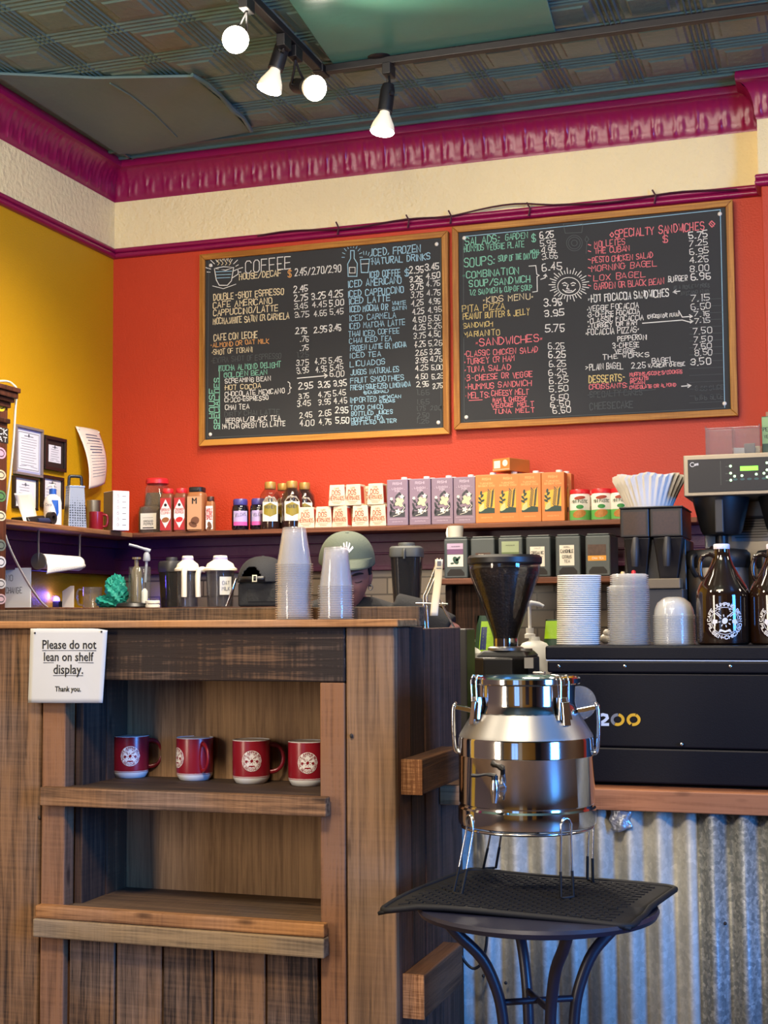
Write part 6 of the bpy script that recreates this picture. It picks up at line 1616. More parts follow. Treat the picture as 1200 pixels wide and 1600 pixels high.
# black box and cap
M_blackbox = mat('black_fabric_box', srgb(32, 34, 36), 0.75, bump=0.2, bscale=60); M_capblk = mat('black_cap_cloth', srgb(36, 37, 39), 0.85, bump=0.2, bscale=250); M_buckle = mat('brass_buckle', srgb(200, 196, 176), 0.3, 0.8)
BY = 5.40; k = pm(at(405, 930, y=BY)); bx0, bx1 = at(371, 930, y=BY - .07).x, at(446, 930, y=BY - .07).x; zt = at(405, 910, y=BY - .07).z
t = thing('speaker_box', 'black fabric box on the work counter under the black cap', 'box', ((bx0 + bx1) / 2, BY, ZW)); w = (bx1 - bx0) / 2
b = MB(); b.box(-w, w, -.07, .10, 0, zt - ZW); b.build('body', M_blackbox, t, bevel=.010, seg=3)
b = MB(); b.box(-w * .55, w * .7, -.0735, -.0705, .02, (zt - ZW) * .72); b.build('front_panel', M_blackbox, t, bevel=.002)
def ballcap(name, label, cat, loc, rz, R, m, back, brim=True):
    t = thing(name, label, cat, loc, rz)
    def dome(u, v):
        a = 2 * PI * u; e = (1 - v) ** 1.0 * PI / 2 * 0.98; r = R * math.cos(PI / 2 - (PI / 2 - e)) if False else R * math.sin(PI / 2 * (1 - v)) ** 0.8
        z = R * 1.0 * math.sin(PI / 2 * v) ** 1.0
        low = 0.0
        return (r * math.cos(a) * 0.94, r * math.sin(a) * 1.10, z)
    n, mv = 96, 36
    b = MB(); vs = [dome(i / n, j / mv) for i in range(n) for j in range(mv)] + [(0, 0, R)]; fs = []
    for i in range(n):
        a = (i + .5) / n * 360
        for j in range(mv - 1):
            if back and j >= 3 and (abs(((a - 270 + 180) % 360) - 180) / 27) ** 2 + (j / 14) ** 2 < 1.0: continue
            fs.append((i * mv + j, ((i + 1) % n) * mv + j, ((i + 1) % n) * mv + j + 1, i * mv + j + 1))
        fs.append((i * mv + mv - 1, ((i + 1) % n) * mv + mv - 1, n * mv))
    b.add(vs, fs); b.build('crown', m, t, smooth=60, solid=.003)
    b = MB(); b.sphere((0, 0, R * 1.005), R * .07, 12, 8, (1, 1, .6)); b.build('button', m, t, smooth=60)
    return t
cp = ballcap('baseball_hat', 'black baseball cap resting on the black box, strap and buckle towards us', 'hat', (at(411, 905, y=BY).x, BY + .0, zt + .0008), math.radians(-4), 40.5 * k, M_capblk, True)
R = 40.5 * k
b = MB(); b.grid(14, 1, lambda u, v: (.94 * R * math.cos(-PI / 2 - .62 + 1.24 * u) * 1.01, 1.10 * R * math.sin(-PI / 2 - .62 + 1.24 * u) * 1.01, .002 + 8 * k * v)); b.build('strap', M_blkplas, cp, smooth=60, solid=.002)
b = MB(); f = lambda u, q: (.94 * R * math.cos(-PI / 2 + u / R) * 1.03, 1.10 * R * math.sin(-PI / 2 + u / R) * 1.03, q); b.pline([(6 * k, 1 * k), (12 * k, 1 * k), (12 * k, 10 * k), (6 * k, 10 * k), (6 * k, 1 * k)], 1.6 * k, f); b.build('buckle', M_buckle, cp)
b = MB(); b.grid(16, 5, lambda u, v: ((.94 * R + 0.0 * v) * math.cos(.35 + (PI - .7) * u), 1.10 * R * math.sin(.35 + (PI - .7) * u) + R * .72 * v * math.sin(PI * u) ** .6, .004 - .012 * v * 0 + .004 * math.sin(PI * u) * v)); b.build('brim', M_capblk, cp, smooth=60, solid=.003)

# glass jar with a pump, tall syrup bottle, teal cloth, measuring jug, cards, towel holder, LED
M_glassg = clear('thin_glass', (0.88, 0.90, 0.88), 0.07, 0.04); M_greyp = mat('grey_pump', srgb(150, 156, 166), 0.4); M_teal = mat('teal_mesh_cloth', srgb(24, 150, 132), 0.6, bump=0.8, bscale=60, vary=0.35, vscale=30)
u = 218; k = wk_(u); h = lambda v: (945 - v) * k
t = thing('pump_jar', 'glass jar with grey pump lever standing beside the teal cloth', 'jar', (wx(u), WY, ZW), math.radians(28)); R = 17 * k
b = MB(); b.lathe([(0, .002), (R * .96, 0), (R, 3 * k), (R, h(884)), (R * .96, h(881))], 36); b.build('jar', M_glassg, t, smooth=40)
b = MB(); b.lathe([(0, .004), (R * .5, .004), (R * .5, h(890)), (R * .42, h(884)), (R * .2, h(880)), (R * .2, h(870)), (R * .42, h(869)), (R * .42, h(866)), (0, h(866))], 24, (-R * .3, 0, 0)); b.build('inner_bottle', mat('olive_brown_glass', srgb(112, 100, 76), 0.2), t, smooth=40)
b = MB(); b.tube([(R * .5, 0, h(905)), (R * .62, 0, h(872))], 2.2 * k, 10); b.lathe([(5 * k, h(872)), (6 * k, h(870)), (5 * k, h(862)), (3 * k, h(858)), (0, h(858))], 20, (R * .62, 0, 0)); b.tube(smooth_pts([(R * .95, 0, h(856)), (R * .6, 0, h(854)), (R * -.3, 0, h(849)), (R * -1.0, 0, h(846))], 3), [3 * k] * 4 + [2.2 * k] * 6, 8); b.build('pump', M_greyp, t, smooth=60)
b = MB(); b.lathe([(0, .004), (5 * k, .004), (5 * k, 26 * k), (2 * k, 30 * k), (0, 30 * k)], 18, (R * .45, -R * .4, 0)); b.build('white_insert', M_lotion, t, smooth=40)
u = 178; k = wk_(u)
b = MB()
def crumple(p, s):
    return 1 + s * (math.sin(p[0] * 90 + p[2] * 60) + math.sin(p[1] * 80 - p[2] * 110) + math.sin(p[2] * 150 + p[0] * 40)) / 3
n = 40
for (cx, cz, r, sx, sz) in ((4 * k, 26 * k, 17 * k, 1.0, 1.35), (-6 * k, 10 * k, 16 * k, 1.5, .62), (0, 38 * k, 12 * k, .9, .9)):
    vs = []; fs = []; m = 20
    for i in range(n):
        for j in range(m + 1):
            a = 2 * PI * i / n; e = PI * j / m; q = Vector((math.sin(e) * math.cos(a), math.sin(e) * math.sin(a), -math.cos(e))); s = 1 + .22 * math.sin(5 * a + 7 * e) * math.sin(3 * e + 2 * a) + .10 * math.sin(11 * a - 9 * e)
            vs.append((cx + q.x * r * s * sx, q.y * r * s * .8, max(.0, cz + q.z * r * s * sz)))
    for i in range(n):
        for j in range(m): fs.append((i * (m + 1) + j, ((i + 1) % n) * (m + 1) + j, ((i + 1) % n) * (m + 1) + j + 1, i * (m + 1) + j + 1))
    b.add(vs, fs)
o = b.build('mesh_cloth', M_teal, None, smooth=50); o.location = (wx(u), WY, ZW); tag(o, 'crumpled teal mesh cloth heaped on the work counter', 'cloth')
u = 144; k = wk_(u); h = lambda v: (949 - v) * k
t = thing('measuring_jug', 'clear measuring jug in front of the yellow wall, beside the teal cloth', 'jug', (wx(u), WY, ZW), math.radians(208)); R = 15 * k
b = MB(); b.lathe([(0, .002), (R * .9, 0), (R * .94, 2 * k), (R, h(917)), (R * 1.03, h(916))], 32); b.build('vessel', M_glassg, t, smooth=40)
b = MB(); b.tube(smooth_pts([(R, 0, h(920)), (R * 1.4, 0, h(920)), (R * 1.55, 0, h(928)), (R * 1.4, 0, h(942)), (R * .95, 0, h(944))], 4), 1.6 * k, 8); b.build('handle', M_glassg, t, smooth=60)
M_olivewall = None
u = 112; k = wk_(u); h = lambda v: (950 - v) * k
b = MB(); b.prism([(-10 * k, 0), (10 * k, 0), (10 * k, h(915)), (4 * k, h(915)), (-10 * k, h(923))], -.002, .002, 'y'); o = b.build('white_card', mat('white_tag', srgb(226, 216, 204), 0.6), None); o.location = (wx(u), WY - .03, ZW); tag(o, 'white card with a slanted top edge standing on the work counter', 'card')
# handwritten notice
a, c = at(5, 950, y=5.08), at(48, 887, y=5.08)
t = thing('handwritten_notice', 'white board with faint handwritten words beside the dark cabinet', 'sign', (a.x, 5.08, ZW)); w, hh = c.x - a.x, c.z - ZW
b = MB(); b.box(0, w, 0, .006, 0, hh); b.build('board', mat('whiteboard', srgb(228, 230, 226), 0.5), t, bevel=.001)
b = MB(); f = front(-.0008)
loc2 = lambda uu, vv: (at(uu, vv, y=5.08).x - a.x, at(uu, vv, y=5.08).z - ZW)
for tx, u0, u1, vb, cp_ in (('NO', 10, 20, 908, 9), ('CHANGE', 9, 34, 927, 9)):
    x0, z0 = loc2(u0, vb); x1, _ = loc2(u1, vb); chalk(b, tx, x0, x1, z0, cp_ * pm((a.x, 5.08, 1.4)), .0028, f, .001)
b.build('handwriting', mat('grey_pen', srgb(112, 114, 112), 0.7), t)
# paper towel roll under the shelf
M_towel = mat('paper_towel', srgb(232, 228, 222), 0.85, bump=0.3, bscale=120)
XR2 = -3.2; y0, y1 = at(62, 880, x=XR2).y, at(122, 880, x=XR2).y; zc = at(95, 879, x=XR2).z; r = 11.5 * pm((XR2, 5.3, zc))
t = thing('paper_towel_roll', 'white paper towel roll on a metal holder under the wall shelf', 'paper towel', (XR2, (y0 + y1) / 2, zc))
b = MB(); b.M = Matrix.Rotation(-PI / 2, 4, 'X'); L2 = (y1 - y0) / 2; b.lathe([(.012, -L2), (r, -L2), (r, L2), (.012, L2)], 36, closed=True); b.build('roll', M_towel, t, smooth=40)
b = MB(); b.grid(8, 10, lambda u, v: (r * math.sin(-.3 + 1.2 * v) * 1.02 + .02 * v, -L2 + 2 * L2 * u * (1 - .0 * v), r * math.cos(-.3 + 1.2 * v) - .06 * v * v)) if False else b.grid(8, 8, lambda u, v: (r + .006 * math.sin(3 * v), -L2 + (2 * L2) * u, .0 - (r * 1.7) * v * (1 - .65 * u))); b.build('loose_sheet', M_towel, t, smooth=70, solid=.001)
b = MB(); b.M = Matrix.Rotation(-PI / 2, 4, 'X'); b.lathe([(0, -L2 - .014), (r * 1.1, -L2 - .012), (r * 1.12, -L2 - .004), (0, -L2 - .003)], 32); b.lathe([(0, L2 + .003), (r * .9, L2 + .004), (r * .9, L2 + .012), (0, L2 + .014)], 32); b.M = Matrix.Identity(4)
b.tube([(0, -L2 - .01, 0), (0, L2 + .01, 0)], .008, 8); b.tube([(0, -L2 - .01, 0), (0, -L2 - .012, .07), (0, -L2 - .012, ZS - .024 - zc)], .005, 8); b.tube([(0, L2 + .01, 0), (0, L2 + .012, .07), (0, L2 + .012, ZS - .024 - zc)], .005, 8); b.build('holder', M_satin, t, smooth=45)
# violet light
u = 88; k = wk_(u); y = 5.5
t = thing('violet_light', 'small device glowing violet on the work counter by the yellow wall', 'light', (wx(u, y), y, ZW))
b = MB(); b.box(-9 * k, 9 * k, -.02, .03, 0, 12 * k); b.build('case', M_blkplas, t, bevel=.003)
b = MB(); b.sphere((0, -.005, 14 * k), 7 * k, 20, 12, (1, .6, .9)); b.build('glowing_lens', mat('violet_glow', (0.1, 0.05, 0.9), 0.4, emit=(0.10, 0.07, 1.0), estr=9), t, smooth=60)
l = bpy.data.lights.new('violet_glow', 'POINT'); l.energy = 1.3; l.color = (0.14, 0.10, 1.0); l.shadow_soft_size = .03; o = bpy.data.objects.new('violet_glow', l); COL.objects.link(o); o.location = (wx(u, y), y - .05, ZW + 20 * k)
# black flat lid with white jar lids
u = 208; k = wk_(u, 5.32)
b = MB(); b.lathe([(0, 0), (24 * k, 0), (25 * k, 2 * k), (22 * k, 7 * k), (8 * k, 9 * k), (0, 9 * k)], 32); o = b.build('black_pan_lid', M_blkplas, None, smooth=40); o.location = (wx(u - 4, 5.32), 5.33, ZW); tag(o, 'flat black lid lying at the front edge of the work counter', 'lid')
M_jl = mat('white_jar_lid', srgb(220, 216, 204), 0.45)
for i, lab in enumerate(('white jar lid lying on the work counter, lower of two', 'white jar lid lying on another white lid by the dark blender jar')):
    b = MB(); b.lathe([(0, 0), (11 * k, 0), (11.5 * k, .5 * k), (11.5 * k, 4 * k), (10.5 * k, 5 * k), (0, 5 * k)], 32); o = b.build('jar_lid', M_jl, None, smooth=35); o.location = (wx(234, 5.32), 5.345, ZW + i * 6.2 * k); tag(o, lab, 'lid', 'white jar lids')
# whisk beside the labelled pitcher
u = 360; k = wk_(u, 5.33)
t = thing('steel_tongs', 'steel tongs leaning beside the labelled pitcher', 'tongs', (wx(u, 5.33), 5.33, ZW), .3)
b = MB()
for s in (-1, 1): b.tube([(-6 * k, s * .012, .003), (2 * k, s * .014, 22 * k), (9 * k, s * .004, 44 * k)], [1.5 * k, 2 * k, 1.6 * k], 8)
b.build('arm', M_steel, t, smooth=60)

# receipt ticket and bent steel rail by the counter end
t = thing('order_ticket', 'long white order ticket hanging by the end of the counter', 'paper', tuple(at(686, 875, y=3.6)))
P1, P2, P3, P4 = at(680, 874, y=3.6), at(692, 874, y=3.6), at(685, 962, y=3.58), at(673, 962, y=3.58)
b = WM(t); b.grid(3, 14, lambda u, v: tuple(P1.lerp(P2, u).lerp(P4.lerp(P3, u), v) + Vector((0, .006 * math.sin(5 * v), 0)))); b.build('strip', M_receipt, t, smooth=70, solid=.0008)
b = WM(t); f = lambda u, w: tuple(P1.lerp(P2, u).lerp(P4.lerp(P3, u), w) + Vector((0, .006 * math.sin(5 * w) - .0014, 0))); b.rect(.3, .8, .03, .12, f); b.line((.2, .16), (.85, .16), .02, f); b.build('print', M_print, t)
t = thing('ticket_rail', 'bent steel rod rail holding the white order ticket', 'rail', (at(665, 960, y=3.6).x, 3.6, 1.2405))
b = WM(t)
for du, dy in ((0, 0.0), (5, 0.02)):
    b.tube(smooth_pts([at(664 + du, 985, y=3.62 + dy), at(662 + du, 935, y=3.62 + dy), at(665 + du, 925, y=3.62 + dy), at(676 + du, 898, y=3.62 + dy), at(684 + du, 872, y=3.615 + dy)], 4), .003, 8)
b.tube([at(650, 943, y=3.62), at(700, 944, y=3.62)], .003, 8); b.tube([at(685, 935, y=3.62), at(712, 985, y=3.62)], .003, 8)
b.build('rod', M_chrome, t, smooth=60)
b = WM(t); p = at(666, 985, y=3.62); b.box(p.x - .03, p.x + .12, 3.59, 3.68, .88, p.z + .004); b.build('stand', M_dgrey, t, bevel=.004)

# tea tins on their own shelf
M_tin_ = mat('slate_tin', srgb(66, 74, 76), 0.4, bump=0.05, bscale=80); M_slot = mat('dark_slot', srgb(22, 18, 18), 0.6)
TYF = 5.60; zsh = at(880, 901, y=TYF).z
ts = thing('tea_shelf', 'brown shelf board holding the tea tins, on a dark wooden upright', 'shelf', (at(880, 901, y=TYF).x, 5.75, zsh))
x0, x1 = at(686, 905, y=TYF).x, at(1072, 905, y=TYF).x
b = WM(ts); b.box(x0, x1, TYF - .015, 5.985, zsh - .026, zsh - .0005); b.build('board', M_shelfw, ts, bevel=.003)
xa, xb = at(700, 950, y=5.7).x, at(760, 950, y=5.7).x
b = WM(ts); b.box(xa, xa + .03, 5.66, 5.985, 0, zsh - .027); b.build('upright', M_wdark, ts, bevel=.003); b = WM(ts); b.box(xa + .031, xb, 5.70, 5.985, 0, zsh - .027); b.build('upright', M_wdark, ts, bevel=.003)
b = WM(ts); b.box(x1 - .1, x1 - .07, 5.66, 5.985, 0, zsh - .027); b.build('upright', M_wdark, ts, bevel=.003)
kt = pm(at(830, 870, y=TYF)); tw, th_, td = 40.5 * kt, 66 * kt, 0.16
M_tinl = {n: mat('tin_' + n, srgb(*c), 0.5, vary=v, vscale=90) for n, c, v in (('purple', (112, 74, 112), 0), ('paper', (226, 220, 206), 0), ('sage', (150, 164, 130), 0), ('moss', (92, 110, 70), 0), ('brown', (72, 50, 40), .6), ('orange', (216, 148, 40), 0), ('lilac', (186, 162, 190), 0))}
def tin(label, u, rz=0.0):
    t = thing('tea_tin', label, 'tin', (at(u, 900, y=TYF).x, TYF + td / 2, zsh), rz, 'tea tins on the brown shelf')
    w, h = tw / 2 * .965, th_
    b = MB(); b.box(-w, w, -td / 2, td / 2, 0, h * .95); b.build('box', M_tin_, t, bevel=.005)
    b = MB(); b.box(-w * .9, w * .9, -td / 2 + .006, td / 2 - .006, h * .95, h); b.build('lid', M_tin_, t, bevel=.004)
    b = MB(); f = front(-td / 2 - .0008); b.poly([(-w * .72, h * .06), (w * .72, h * .06), (w * .72, h * .13), (w * .45, h * .22), (-w * .45, h * .22), (-w * .72, h * .13)], f); b.build('slot', M_slot, t)
    return t, w, h
def lab(t, name, m, x0, x1, z0, z1, y=-.0008): b = MB(); b.rect(x0, x1, z0, z1, front(-td / 2 + y)); b.build(name, m, t)
def lett(t, words, m, y=-.0022):
    b = MB()
    for tx, cx, z, cap, w in words: printed(b, tx, cx, z, cap, front(-td / 2 + y), w, .15)
    b.build('lettering', m, t)
t, w, h = tin('slate tea tin with a purple and white label, under the white paper cup', 712.5); lab(t, 'label', M_tinl['purple'], -w * .72, w * .62, h * .58, h * .84); lab(t, 'label', M_tinl['paper'], -w * .72, w * .62, h * .28, h * .57); lab(t, 'label_strip', M_tinl['lilac'], -w * .72, w * .62, h * .7, h * .84, -.0014); lett(t, [('~~~~', 0, h * .74, h * .06, w * .7)], M_ink)
b = MB(); b.ell(0, h * .43, w * .22, w * .34, .5, front(-td / 2 - .0016)); b.ell(w * .2, h * .47, w * .26, w * .1, .8, front(-td / 2 - .0016)); b.ell(-w * .3, h * .36, w * .16, w * .07, .1, front(-td / 2 - .0016)); b.build('label_picture', M_dgreen, t)
t, w, h = tin('slate tea tin with only a dark brown label, mostly behind the hopper lid', 754.5); lab(t, 'label', M_tinl['brown'], -w * .6, w * .66, h * .3, h * .6); lett(t, [('TEA', 0, h * .5, h * .06, w * .7)], M_offw)
t, w, h = tin('slate tea tin with a sage green label above the hopper lid', 798); lab(t, 'label', M_tinl['sage'], -w * .72, w * .7, h * .6, h * .86); lab(t, 'label', M_tinl['moss'], -w * .72, w * .7, h * .3, h * .6); lett(t, [('~~~~', 0, h * .74, h * .06, w * .7)], M_ink)
t, w, h = tin('slate tea tin labelled organic, cut by the edge of the hopper', 841.5); lab(t, 'label', M_tinl['paper'], -w * .66, w * .52, h * .25, h * .72); lett(t, [('MINT', -w * .05, h * .66, h * .03, w * .5), ('ORGANIC', -w * .05, h * .54, h * .07, w * 1.0), ('MINT', -w * .05, h * .41, h * .07, w * .8), ('TEA', -w * .05, h * .3, h * .06, w * .5)], M_ink)
t, w, h = tin('slate tea tin with a white camomile citrus label', 888); lab(t, 'label', M_tinl['paper'], -w * .68, w * .5, h * .26, h * .74); lett(t, [('HERBAL', -w * .08, h * .68, h * .03, w * .5), ('CAMOMILE', -w * .08, h * .56, h * .075, w * 1.02), ('CITRUS', -w * .08, h * .43, h * .07, w * .74), ('TEA', -w * .08, h * .33, h * .06, w * .46)], M_ink)
t, w, h = tin('slate tea tin with a brown and orange label, last by the coffee dispensers', 936, -0.04); lab(t, 'label', M_tinl['brown'], -w * .8, w * .66, h * .48, h * .74); lab(t, 'label', M_tinl['orange'], -w * .8, w * .66, h * .36, h * .48); lett(t, [('CHAI TEA', 0, h * .395, h * .05, w * .9)], M_offw)
p = at(712, 838, y=TYF + .07); k = pm(p)
t = thing('paper_cup', 'white paper cup standing on the first tea tin', 'cup', (p.x, TYF + .07, zsh + th_ + .0006))
b = MB(); b.lathe([(0, 0), (11 * k, 0), (12.5 * k, 18 * k), (11.8 * k, 18 * k), (10.5 * k, .004), (0, .004)], 28); b.build('cup', mat('cup_paper', srgb(214, 212, 196), 0.6), t, smooth=40)
b = MB(); b.tube([(-13 * k, 0, .0), (-13.5 * k, 0, 8 * k), (-12 * k, 0, 16 * k)], [2 * k, 2.6 * k, 2 * k], 8); b.build('folded_handle', M_lid, t, smooth=60)
# ================================================================== person behind the counter
M_skin = mat('skin', srgb(158, 106, 90), 0.55, vary=0.05, vscale=20); M_shirt = mat('black_shirt', srgb(16, 16, 18), 0.85, bump=0.2, bscale=120); M_trouser = mat('dark_trousers', srgb(36, 38, 46), 0.85); M_shoe = mat('dark_shoe', srgb(26, 24, 24), 0.6)
M_capg = mat('sage_cap_cloth', srgb(90, 99, 84), 0.85, bump=0.25, bscale=260, vary=0.1); M_hair = mat('dark_hair', srgb(44, 30, 24), 0.7, bump=0.5, bscale=200); M_lash = mat('lash', srgb(60, 36, 30), 0.7)
def fused(mb, voxel, smooth_it=4):
    """one continuous surface from overlapping volumes"""
    o = mb.build('tmp', M_skin, None, fix=False)
    r = o.modifiers.new('r', 'REMESH'); r.mode = 'VOXEL'; r.voxel_size = voxel; s = o.modifiers.new('s', 'SMOOTH'); s.iterations = smooth_it; s.factor = 0.5
    bpy.context.view_layer.update()
    me = bpy.data.meshes.new_from_object(o.evaluated_get(bpy.context.evaluated_depsgraph_get()))
    old = o.data; bpy.data.objects.remove(o); bpy.data.meshes.remove(old)
    return me
def meshobj(name, me, m, parent):
    me.materials.clear(); me.materials.append(m); me.name = name
    me.polygons.foreach_set('use_smooth', [True] * len(me.polygons)); o = bpy.data.objects.new(name, me); COL.objects.link(o); o.parent = parent; return o
PX, PYY = at(541, 850, y=4.40).x, 4.42
pr = thing('person', 'person in a sage green cap and black shirt looking down behind the shorter cup stack', 'person', (PX, PYY, 0), math.radians(16))
HCZ = 1.402; HM = T(0, -0.075, HCZ, math.radians(6), math.radians(16))
g = lambda x, s: math.exp(-(x / s) ** 2)
def headpt(u, v):
    a = 2 * PI * u; e = PI * v; x = math.sin(e) * math.cos(a); y = math.sin(e) * math.sin(a); z = -math.cos(e)
    X, Y, Z = x * .074, y * .096, z * .118
    if Z < .0:
        t = min(1, -Z / .118); X *= 1 - .30 * t ** 1.5; Y = Y * (1 - .18 * t) - (.012 * t if y < 0.2 else -.0)
    if y < 0:
        f = (-y) ** 1.0
        nz = g(X, .013) * (max(0, min(1, (.030 - Z) / .052)) ** 1.2 if Z > -.026 else max(0, 1 + (Z + .026) / .010))
        Y -= .024 * nz * f
        Y -= .006 * g(abs(X) - .012, .007) * g(Z + .026, .009) * f
        Y += .011 * g(abs(X) - .031, .016) * g(Z - .010, .013) * f
        Y -= .007 * g(abs(X) - .031, .012) * g(Z - .007, .008) * f
        Y -= .006 * g(Z - .030, .010) * g(X, .05) * f
        Y -= .006 * g(X, .022) * (g(Z + .052, .006) + 1.1 * g(Z + .066, .007)) * f; Y += .004 * g(X, .024) * g(Z + .0585, .0028) * f
        Y -= .008 * g(X, .022) * g(Z + .098, .014) * f
        Y -= .004 * g(abs(X) - .042, .02) * g(Z + .022, .02) * f
    return (X, Y, Z)
def add_head(b):
    n, m = 72, 60; vs = [headpt(i / n, j / m) for i in range(n) for j in range(m + 1)]; fs = [(i * (m + 1) + j, ((i + 1) % n) * (m + 1) + j, ((i + 1) % n) * (m + 1) + j + 1, i * (m + 1) + j + 1) for i in range(n) for j in range(m)]
    b.add(vs, fs)
    for s in (-1, 1): b.sphere((s * .076, .012, -.002), .03, 14, 10, (.35, .6, 1.0)); b.sphere((s * .073, .008, -.024), .012, 10, 8, (.5, .8, 1))
bd = MB(); bd.M = HM; add_head(bd); bd.M = Matrix.Identity(4)
ell_ring = lambda rx, ry, z, y: [(rx * math.cos(2 * PI * i / 24), y + ry * math.sin(2 * PI * i / 24), z) for i in range(24)]
def loft(b, rings):
    vs = [p for r in rings for p in r]; n = len(rings[0]); fs = [(k * n + i, k * n + (i + 1) % n, (k + 1) * n + (i + 1) % n, (k + 1) * n + i) for k in range(len(rings) - 1) for i in range(n)]
    b.add(vs, fs + [tuple(reversed(range(n))), tuple((len(rings) - 1) * n + i for i in range(n))])
TORSO = [(.150, .105, .86, .03), (.165, .115, .93, .03), (.140, .100, 1.04, .02), (.160, .112, 1.15, .01), (.180, .110, 1.24, .0), (.165, .088, 1.305, .0), (.075, .065, 1.335, -.005)]
def torso(b, gr): loft(b, [ell_ring(rx + gr, ry + gr, z, y) for rx, ry, z, y in TORSO])
ARM = {1: [(.155, 0, 1.275), (.235, -.01, 1.262), (.335, -.03, 1.215), (.31, -.14, 1.08), (.24, -.27, 1.02)], -1: [(-.155, 0, 1.265), (-.215, -.01, 1.245), (-.265, -.02, 1.10), (-.24, -.14, 1.0), (-.17, -.27, .99)]}
torso(bd, 0); bd.tube([(0, -.005, 1.30), (0, -.03, 1.36), (0, -.05, 1.42)], [.062, .055, .052], 20)
for s in (1, -1):
    A_ = ARM[s]; bd.tube(A_, [.062, .054, .043, .037, .026], 18)
    w = Vector(A_[4]); d = (w - Vector(A_[3])).normalized(); q = d.cross(Vector((0, 0, 1))).normalized()
    pm_ = [w + d * .02, w + d * .085]
    bd.tube([w - d * .01, w + d * .04, w + d * .085], [.024, .034, .032], 14, flat=.5)
    for i, (o, l) in enumerate(((-.027, .058), (-.009, .070), (.009, .074), (.027, .066))):
        p0 = w + d * .075 + q * o; bd.tube([p0, p0 + d * l * .45, p0 + d * l * .75 + Vector((0, 0, -.012)), p0 + d * l * .95 + Vector((0, 0, -.026))], [.0095, .009, .0085, .007], 10)
    t0 = w + d * .03 - q * s * .028; bd.tube([t0, t0 + d * .03 - q * s * .018, t0 + d * .06 - q * s * .022], [.012, .0105, .008], 10)
    bd.tube([(s * .085, .03, .90), (s * .095, .02, .50), (s * .10, .04, .09)], [.085, .058, .042], 18)
    bd.tube([(s * .10, .06, .05), (s * .105, -.04, .035), (s * .11, -.15, .028)], [.036, .036, .026], 12)
meshobj('body', fused(bd, .0045, 3), M_skin, pr)
b = MB(); torso(b, .010)
for s in (1, -1): b.tube([(p[0], p[1], p[2]) for p in ARM[s][:3]], [.074, .068, .060], 18)
meshobj('shirt', fused(b, .007, 4), M_shirt, pr)
b = MB(); loft(b, [ell_ring(rx, ry, z, .03) for rx, ry, z in ((.165, .12, .80), (.178, .128, .92), (.168, .12, .99))])
for s in (1, -1): b.tube([(s * .085, .03, .88), (s * .095, .02, .50), (s * .10, .045, .07)], [.098, .074, .066], 18)
meshobj('trousers', fused(b, .009, 4), M_trouser, pr)
for s in (1, -1):
    b = MB(); b.tube([(s * .10, .085, .045), (s * .105, .0, .045), (s * .11, -.13, .036), (s * .112, -.19, .03)], [.040, .046, .042, .026], 16, flat=.95); b.box(s * .105 - .045, s * .105 + .045, -.20, .12, .002, .016); b.build('shoe', M_shoe, pr, smooth=50)
b = MB(); b.M = HM; b.grid(30, 10, lambda u, v: (.079 * math.cos(PI * (-.14 + 1.28 * u)) * (1 + .02 * math.sin(40 * u)), .010 + .097 * math.sin(PI * (-.14 + 1.28 * u)), .055 - .095 * v * (1 if u > .12 and u < .88 else .45))); b.build('hair', M_hair, pr, smooth=60, solid=.008)
b = MB(); b.M = HM
for s in (-1, 1):
    b.tube([(s * (.016 + .030 * i / 6), -.0905 + .012 * (i / 6) ** 2 + .001, .004 - .003 * math.sin(PI * i / 6)) for i in range(7)], .0016, 6)
b.build('eyelash', M_lash, pr, smooth=60)
b = MB(); b.M = HM
for s in (-1, 1): b.tube([(s * (.014 + .036 * i / 6), -.099 + .014 * (i / 6) ** 2, .027 + .006 * math.sin(PI * i / 6 * .8)) for i in range(7)], [.002, .0035, .004, .004, .0035, .003, .002], 8)
b.build('eyebrow', M_hair, pr, smooth=60)
b = MB(); b.M = HM; b.tube([(.079 + .007 * math.cos(a), .008, -.040 + .009 * math.sin(a)) for a in [2 * PI * i / 12 for i in range(12)]], .002, 6, closed=True); b.build('earring', M_buckle, pr, smooth=60)
R = .098
cap_ = ballcap('baseball_cap', None, None, (0, 0, 0), 0, R, M_capg, False)
for kx in ('label', 'category'): 
    if kx in cap_: del cap_[kx]
cap_.name = 'cap'; cap_.parent = pr; cap_.matrix_local = HM @ T(0, .008, .047, 0, math.radians(2))
b = MB(); b.grid(20, 6, lambda u, v: (.90 * R * math.cos(-.30 - (PI - .60) * u) * (1 - .10 * v), -abs(1.08 * R * math.sin(-.30 - (PI - .60) * u)) - R * .56 * v * math.sin(PI * u) ** .55, .026 - .020 * v + .012 * math.sin(PI * u) - .010 * (abs(2 * u - 1)) ** 2 * v)); b.build('brim', M_capg, cap_, smooth=60, solid=.004)
b = MB()
def capf(u, w):
    v = w / R; r = R * math.sin(PI / 2 * (1 - v)) ** .8; a = -PI / 2 + u / R; return (r * math.cos(a) * .94 * 1.03, r * math.sin(a) * 1.10 * 1.03, R * math.sin(PI / 2 * v) * 1.03)
for ang in (-58, -28, 0, 28, 58):
    a = math.radians(ang); x, z = math.sin(a), math.cos(a)
    b.line((-.006 + .012 * x, .036 + .010 * z), (-.006 + .032 * x, .036 + .026 * z), .006, capf, 5)
b.build('emblem', M_logo, cap_)

